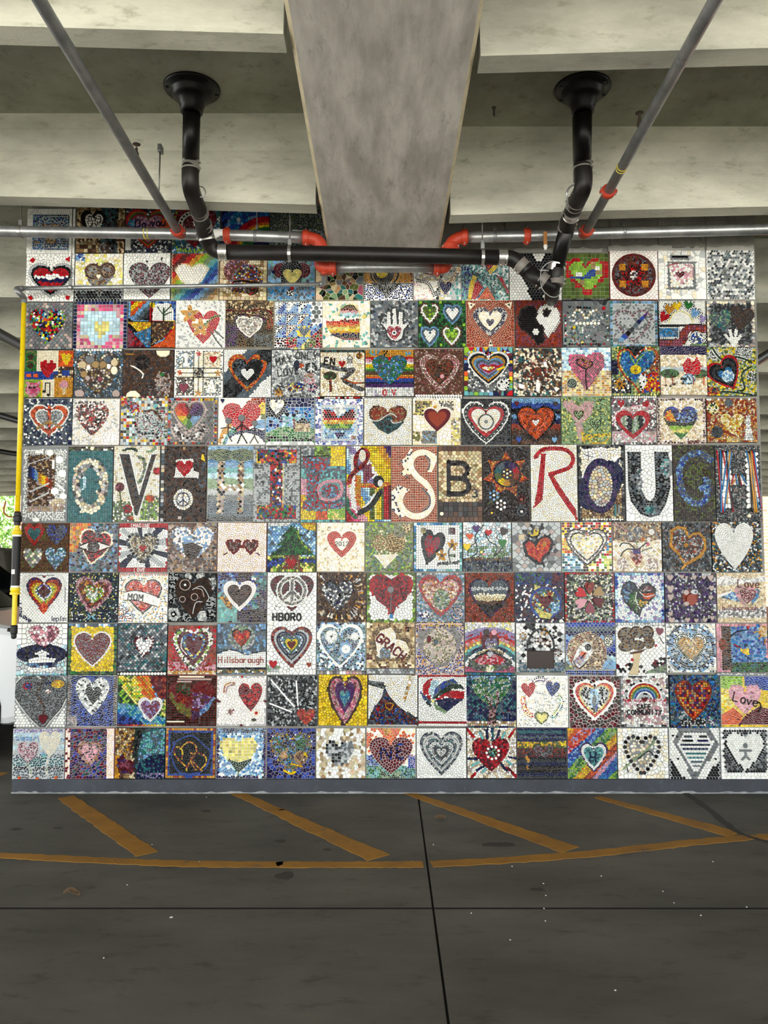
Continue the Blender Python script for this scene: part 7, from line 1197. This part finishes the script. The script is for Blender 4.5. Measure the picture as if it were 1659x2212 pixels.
# branch pipes running from the main towards the viewer
def branch(px0, px1, label, side):
    zb = 1.93
    zb = ZB - .034
    def hit(q):
        r_ = ray(*q); return Vector((0, -DIST, EYE)) + r_ * ((zb - EYE) / r_.z)
    p0 = hit(px0); p1 = hit(px1); p1b = p1 + (p1 - p0).normalized() * 1.6
    root = empty('branch_pipe', p0, label, 'pipe', 'galvanised sprinkler pipes')
    part(tube_obj('pipe', [p0, p1, p1b], .0245, MAT['galvd'], seg=20), root)
    d = (p1 - p0).normalized()
    red_coupling(root, p0 - d * .0 + Vector((0, -.01, 0)), d, .0245, .036)
    part(tube_obj('outlet', [p0 + Vector((0, .06, .01)), p0], .03, MAT['red'], seg=20), root)
    return root, p0, p1, d
rl, p0, p1, d = branch((385, 500), (85, 0), 'galvanised branch pipe running overhead toward the viewer at left', -1)
def head(root, p, z=.0):
    bm = bmesh.new(); ring_lathe(bm, p, (0, 0, 1), [(0, .012), (.02, .012), (.022, .008), (.045, .006), (.047, .002), (.06, .002), (.061, .019), (.063, .019)], 14)
    part(mesh_obj('sprinkler_head', bm, MAT['brass']), root)
t = (at(268, 300, 3.75) - p0).dot(d); q = p0 + d * t; head(rl, q + Vector((0, 0, .022)))
rr2, p0, p1, d = branch((1266, 500), (1545, 0), 'galvanised branch pipe with a red coupling running overhead at right', 1)
t = (4.70 - 4.20) / abs(d.y); red_coupling(rr2, p0 + d * t, d, .0245, .036)
t = (4.70 - 3.62) / abs(d.y); head(rr2, p0 + d * t + Vector((-.01, 0, .022)))
t = (4.70 - 3.35) / abs(d.y); part(band(None, 'yellow_mark', p0 + d * (4.70 - 3.95) / abs(d.y), d, .0215, .03, MAT['yellowband'], .004, False), rr2)

# thin conduit with its elbows, and the yellow gas riser
CD = 4.93
cd = empty('conduit', at(370, 618, CD), 'thin galvanised pipe running across the upper left mosaics', 'pipe')
part(tube_obj('pipe', [at(46, 623, CD), at(380, 618.5, CD), at(690, 614, CD)], .0125, MAT['galv'], seg=16), cd)
part(tube_obj('elbow', curve_pts([at(690, 614, CD), at(698, 612, CD), at(701, 604, CD - .04), at(701, 590, CD - .12)], 6), .0185, MAT['galvd'], seg=18), cd)
part(tube_obj('elbow', curve_pts([at(50, 623, CD), at(38, 624, CD), at(36, 627, CD - .05), at(45, 636, CD - .04), at(52, 644, CD), at(52, 656, CD)], 5), .017, MAT['galvd'], seg=18), cd)
part(band(None, 'pipe_strap', at(150, 621, CD), (1, 0, 0), .0125, .012, MAT['galvd'], .003, False), cd)
yp = empty('gas_riser', at(44, 900, CD), 'yellow painted gas riser pipe with black sleeve standing at the left wall edge', 'pipe')
XY = at(50.5, 700, CD).x
def zz(py): return at(45, py, CD).z
YY = at(45, 900, CD).y
part(tube_obj('yellow_pipe', [(XY, YY, zz(654)), (XY, YY, zz(1112))], .0145, MAT['yellowpipe'], seg=20), yp)
def lathe_v(name, y0, y1, prof, mat):
    bm = bmesh.new(); z0, z1 = zz(y0), zz(y1); ring_lathe(bm, (XY, YY, z0), (0, 0, -1), [(t * (z0 - z1), r) for t, r in prof], 24)
    return part(mesh_obj(name, bm, mat), yp)
v = lathe_v('valve', 1105, 1135, [(0, .016), (.1, .021), (.3, .021), (.35, .026), (.7, .026), (.75, .02), (1, .02)], MAT['blackr'])
hd = tube_obj('valve_handle', curve_pts([(XY - .02, YY - .02, zz(1117)), (XY - .045, YY - .03, zz(1116)), (XY - .07, YY - .03, zz(1105)), (XY - .06, YY - .03, zz(1083))], 4), .005, MAT['rust']); part(hd, yp)
lathe_v('yellow_fitting', 1135, 1155, [(0, .014), (.25, .014), (.3, .02), (.5, .02), (.6, .027), (.9, .03), (1, .027)], MAT['yellowpipe'])
lathe_v('white_ring', 1155, 1159, [(0, .026), (1, .026)], MAT['white'])
lathe_v('black_sleeve', 1159, 1265, [(0, .0255), (1, .0255)], MAT['blackr'])
lathe_v('white_ring', 1265, 1269, [(0, .026), (1, .026)], MAT['white'])
lathe_v('yellow_bell', 1269, 1288, [(0, .028), (.3, .029), (.5, .024), (.55, .03), (.8, .03), (.85, .016), (1, .016)], MAT['yellowpipe'])
lathe_v('lower_pipe', 1288, 1350, [(0, .0145), (1, .0145)], MAT['yellowpipe'])
lathe_v('lower_valve', 1350, 1380, [(0, .017), (.1, .021), (.6, .021), (.65, .016), (.9, .016), (1, .009)], MAT['blackr'])
part(tube_obj('side_plug', [(XY, YY, zz(1362)), (XY - .035, YY - .005, zz(1360))], .011, MAT['black']), yp)
bm = bmesh.new(); bm_box(bm, (XY - .013, YY - .029, zz(1240)), (XY + .006, YY - .024, zz(1230))); part(mesh_obj('white_tag', bm, MAT['white']), yp)

# hanger rods and clevises
def hanger(px, ptop, pbot, d, label, strap=None, dz=0):
    a = at(px, ptop, d); b = at(px, pbot, d); a.x = b.x; a.y = b.y
    r = empty('hanger_rod', b, label, 'hanger', 'threaded pipe hanger rods')
    part(tube_obj('rod', [a, b], .0035, MAT['rod'], seg=8), r)
    bm = bmesh.new(); bm_box(bm, (-.008, -.008, -.012), (.008, .008, .012), loc=b + Vector((0, 0, .012))); part(mesh_obj('nut_clip', bm, MAT['galvd'], bevel=.002), r)
    if strap:
        rr_, py = strap; c = at(px, py, d); c.x = b.x; c.y = b.y
        P = [c + Vector((0, rr_ * math.cos(t), rr_ * math.sin(t))) for t in [math.radians(90 + k * 20) for k in range(19)]]
        bm = bmesh.new(); w = .009
        for i in range(18):
            v = [bm.verts.new(P[i] + Vector((s, 0, 0))) for s in (-w, w)] + [bm.verts.new(P[i + 1] + Vector((s, 0, 0))) for s in (w, -w)]
            bm.faces.new(v)
        bmesh.ops.remove_doubles(bm, verts=bm.verts[:], dist=.0005)
        o = mesh_obj('strap', bm, MAT['steel']); s_ = o.modifiers.new('thickness', 'SOLIDIFY'); s_.thickness = .002; part(o, r)
        bm = bmesh.new(); bm_box(bm, (-.011, -.005, -.02), (.011, .004, .02), loc=c + Vector((0, -rr_ * .2, rr_ + .012))); part(mesh_obj('strap_tab', bm, MAT['galv'], bevel=.002), r)
    return r
def ztop(px, d, z=None):
    return None
def hanger_to(px, ztop_, pbot, d, label, strap=None):
    b = at(px, pbot, d)
    a = Vector((b.x, b.y, ztop_)); r = hanger(px, pbot - 5, pbot, d, label, strap)
    part(tube_obj('upper_rod', [a, b], .0035, MAT['rod'], seg=8), r); return r
hanger_to(45, ZC, 485, MD, 'hanger rod at far left edge holding the galvanised main', (RG + .003, 500))
hanger_to(153, ZC, 610, CD, 'hanger rod in front of the top left corner panels', (.0155, 621))
hanger_to(555, ZC, 495, MD, 'hanger rod left of the white strap, in front of the rainbow arc panel', None)
hanger_to(626, ZC, 525, HD, 'hanger rod with a bright strap round the black pipe, left of the girder', (RB + .003, 547.5))
hanger_to(1042, ZC, 528, HD, 'hanger rod with a bright strap round the black pipe, right of the girder', (RB + .003, 555))
hanger_to(1068, ZC, 498, MD, 'short clip hanger on the galvanised main right of the girder', None)
hanger_to(1346, ZC, 488, MD, 'hanger rod holding the galvanised main at upper right', None)
# rod fixed to the stem face at left
a = at(346, 326, 4.22); b = at(343, 415, 4.2)
r = empty('stem_rod', a, 'thin rod bolted to the concrete stem beside the left branch pipe', 'hanger')
part(tube_obj('rod', [a, b], .004, MAT['rod'], seg=8), r)
bm = bmesh.new(); bm_box(bm, (-.011, -.02, -.02), (.011, .03, .02), loc=a + Vector((0, 0, .012))); part(mesh_obj('anchor', bm, MAT['galvd'], bevel=.004), r)
part(tube_obj('loop', curve_pts([b, at(346, 422, 4.2), at(352, 432, 4.2)], 4), .003, MAT['rod'], seg=8), r)
# clevis hanger beside the right drop and the big ring round the wye
r = empty('side_rod', at(1243, 395, 4.2), 'long thin rod with clevis beside the right black drop pipe', 'hanger')
a = at(1240, 395, 4.13); part(tube_obj('rod', [Vector((a.x, a.y, ZC)), a], .004, MAT['rod'], seg=8), r)
part(tube_obj('clevis', curve_pts([at(1243, 398, 4.14), at(1230, 405, 4.14), at(1224, 418, 4.14), at(1226, 435, 4.16), at(1222, 450, 4.2)], 5), .0045, MAT['galv'], seg=8), r)
part(tube_obj('clevis_bolt', [at(1222, 418, 4.14), at(1238, 418, 4.14)], .004, MAT['bolt'], seg=8), r)
r = empty('pipe_clevis', at(1200, 600, 4.55), 'white wire clevis looped around the drain wye', 'hanger')
part(tube_obj('loop', curve_pts([at(1188, 566, 4.5), at(1178, 572, 4.5), at(1169, 584, 4.5), at(1168, 606, 4.5), at(1172, 625, 4.5), at(1188, 640, 4.5), at(1204, 640, 4.5), at(1215, 622, 4.52), at(1220, 590, 4.55), at(1218, 575, 4.55)], 5), .0024, MAT['galv'], seg=8), r)
part(tube_obj('cross_bolt', [at(1166, 584, 4.5), at(1185, 584, 4.5)], .003, MAT['bolt'], seg=8), r)
r = empty('pipe_clevis', at(440, 410, 4.1), 'small clevis hooked behind the left black bend', 'hanger')
part(tube_obj('loop', curve_pts([at(431, 402, 4.18), at(440, 406, 4.15), at(444, 416, 4.14), at(441, 424, 4.14), at(432, 426, 4.14)], 5), .0035, MAT['galv'], seg=8), r)
# ceiling anchor stubs
for px, py, lb in ((1067, 232, 'small anchor stub hanging from the deck right of the girder'), (1457, 118, 'small white clip under the near stem at upper right')):
    rr_ = ray(px, py); c = Vector((0, -DIST, EYE)) + rr_ * ((ZC - EYE) / rr_.z)
    if py < 150: c = at(px, py, 3.12); c.z = ZB + .05
    bm = bmesh.new(); z1 = ZC if py > 150 else c.z
    ring_lathe(bm, (c.x, c.y, z1 + .002), (0, 0, -1), [(0, .012), (.01, .012), (.012, .006), (.05, .006)], 10)
    props(mesh_obj('anchor_stub', bm, MAT['rod'] if py > 150 else MAT['white']), lb, 'anchor')

# ------------------------------------------------------------------ beyond the wall: vehicles, brick, trees
def vehicle(name, loc, rz, paint, label, L=4.7, H=1.75, Wd=1.85, roof=None):
    root = empty(name, loc, label, 'car'); root.rotation_euler = (0, 0, rz)
    # side profile (x along the car, z up)
    body = [(-L / 2, .35), (-L / 2, .75), (-L / 2 + .08, 1.02), (L / 2 - .95, 1.02), (L / 2 - .1, .88), (L / 2, .7), (L / 2, .35), (L / 2 - .5, .24), (-L / 2 + .4, .24)]
    bm = bmesh.new(); prism(bm, [(x, -Wd / 2, z) for x, z in body], (0, Wd, 0)); o = mesh_obj('body', bm, paint, root, bevel=.06, angle=20)
    cab = [(-L / 2 + .1, 1.0), (-L / 2 + .35, H - .08), (-L / 2 + .7, H), (L / 2 - 2.0, H), (L / 2 - 1.15, 1.0)]
    bm = bmesh.new(); prism(bm, [(x, -Wd / 2 + .1, z) for x, z in cab], (0, Wd - .2, 0)); mesh_obj('cabin', bm, MAT['glass'], root, bevel=.05, angle=20)
    rf = [(-L / 2 + .33, H - .1), (-L / 2 + .7, H + .015), (L / 2 - 2.0, H + .015), (L / 2 - 1.93, H - .06)]
    bm = bmesh.new(); prism(bm, [(x, -Wd / 2 + .08, z) for x, z in rf], (0, Wd - .16, 0)); mesh_obj('roof', bm, paint, root, bevel=.02)
    for s in (-1, 1):
        yy = s * (Wd / 2 + .002)
        for (xa, xb) in ((-L / 2 + .35, -L / 2 + .42), (-.75, -.68), (.45, .52)):
            bm = bmesh.new(); bm_box(bm, (xa, s * (Wd / 2 - .1) - .012, 1.0), (xb, s * (Wd / 2 - .1) + .012, H - .05)); mesh_obj('window_pillar', bm, paint, root)
        for xa in (-1.2, -.05, 1.2):
            bm = bmesh.new(); bm_box(bm, (xa, yy - .004, .4), (xa + .012, yy + .004, 1.0)); mesh_obj('door_seam', bm, MAT['seam'], root)
        bm = bmesh.new(); bm_box(bm, (-L / 2 + .9, yy - .01, .5), (L / 2 - 1.0, yy + .012, .56)); mesh_obj('side_moulding', bm, paint, root, bevel=.01)
        bm = bmesh.new(); bm_box(bm, (-L / 2 + .9, yy - .01, .26), (L / 2 - 1.0, yy + .02, .33)); mesh_obj('sill', bm, MAT['cars'], root, bevel=.01)
        for xa in (-.35, .85):
            bm = bmesh.new(); bm_box(bm, (xa - .3, yy - .01, .88), (xa - .14, yy + .02, .91)); mesh_obj('door_handle', bm, paint, root, bevel=.005)
        for xw in (-L / 2 + .85, L / 2 - .88):
            bm = bmesh.new(); ring_lathe(bm, (xw, yy - s * .2, .34), (0, s, 0), [(0, .33), (.0, .34), (.2, .34), (.22, .3), (.22, .2)], 28); w_ = mesh_obj('wheel', bm, MAT['tyre'], root)
            bm = bmesh.new(); ring_lathe(bm, (xw, yy + s * .0, .34), (0, s, 0), [(0, .21), (.015, .21), (.02, .06), (.03, .05)], 10); mesh_obj('rim', bm, MAT['rim'], w_)
    bm = bmesh.new(); bm_box(bm, (L / 2 - 1.3, -Wd / 2 - .16, 1.0), (L / 2 - 1.12, -Wd / 2 - .01, 1.14)); mesh_obj('wing_mirror', bm, paint, root, bevel=.02)
    return root
e = at(0, 1500, 5.95)
vehicle('parked_van', (at(20, 1500, 6.6).x - 1.55, 1.75, 0), 0, MAT['carw'], 'white sport utility vehicle parked behind the left end of the wall', H=1.62)
vehicle('parked_car', (-5.8, 6.2, 0), math.radians(8), MAT['card'], 'dark car with curved roof beyond the white vehicle at left', H=1.65)
vehicle('parked_car', (at(1659, 1400, 6.6).x + 2.1, 1.9, 0), math.radians(180), MAT['card'], 'black car just visible behind the right end of the wall', H=1.6)
# brick buildings seen through the open far side
for x0, x1, y, lb in ((-11.3, -9.6, 19.6, 'red brick building corner seen far behind the left wall edge'), (10.9, 24, 20.5, 'red brick building seen far behind the right wall edge')):
    bm = bmesh.new(); bm_box(bm, (0, 0, 0), (x1 - x0, 3, 6)); b = mesh_obj('brick_wall', bm, MAT['brick']); 
    r = empty('brick_building', (x0, y, 0), lb, 'building'); b.parent = r
    bm = bmesh.new(); bm_box(bm, (-.1, -.1, 6), (x1 - x0 + .1, 3.1, 6.25)); c_ = mesh_obj('parapet', bm, MAT['patch']); c_.parent = r
def tree(x, y, h, label, seed):
    R = random.Random(seed); r = empty('leafy_tree', (x, y, 0), label, 'tree', 'trees beyond the garage')
    bm = bmesh.new(); tube(bm, [(0, 0, 0), (.05, 0, h * .3), (-.03, .05, h * .7)], [.16, .12, .05], 8); mesh_obj('trunk', bm, MAT['bark'], r)
    V, Fc = [], []
    for i in range(2600):
        a, b = R.random() * 6.28, math.acos(R.uniform(-1, 1)); q = R.random() ** .4
        c = Vector((math.cos(a) * math.sin(b) * q * h * .38, math.sin(a) * math.sin(b) * q * h * .38, h * .55 + math.cos(b) * q * h * .42))
        u = Vector((R.gauss(0, 1), R.gauss(0, 1), R.gauss(0, 1))).normalized(); w = u.orthogonal().normalized(); s = R.uniform(.07, .14); n = len(V)
        V += [c + u * s, c + w * s * .5, c - u * s, c - w * s * .5]; Fc.append((n, n + 1, n + 2, n + 3))
    me = bpy.data.meshes.new('crown'); me.from_pydata(V, [], Fc); me.materials.append(MAT['foliage']); o = link('crown', me, r); o['kind'] = 'stuff'
tree(-14.6, 25.5, 5.2, 'bright leafy tree seen far beyond the left edge of the garage', 3)
tree(-19.6, 26.0, 6.0, 'second leafy tree farther left beyond the garage', 4)
tree(-15.5, 31.0, 5.5, 'leafy tree behind the brick corner beyond the garage', 5)
# black pipes slung under the far ceiling at left
for i, (p, q, lb) in enumerate(((at(-60, 690, 5.95), at(60, 755, 6.8), 'upper black pipe sloping behind the yellow riser'), (at(-60, 880, 9.2), at(60, 915, 10.2), 'middle black pipe sloping behind the yellow riser'), (at(-60, 965, 12.2), at(60, 985, 13.2), 'lower black pipe sloping behind the yellow riser'),
                                (at(1620, 790, 7.3), at(1700, 740, 6.6), 'black pipe sloping behind the right wall edge'))):
    dd = (q - p) * 4; p, q = (p - dd, q) if i < 3 else (p, q + dd)
    o = tube_obj('overhead_pipe', [p, q], .045 if i == 0 else .04, MAT['black'], seg=14); props(o, lb, 'pipe', 'far black pipes')
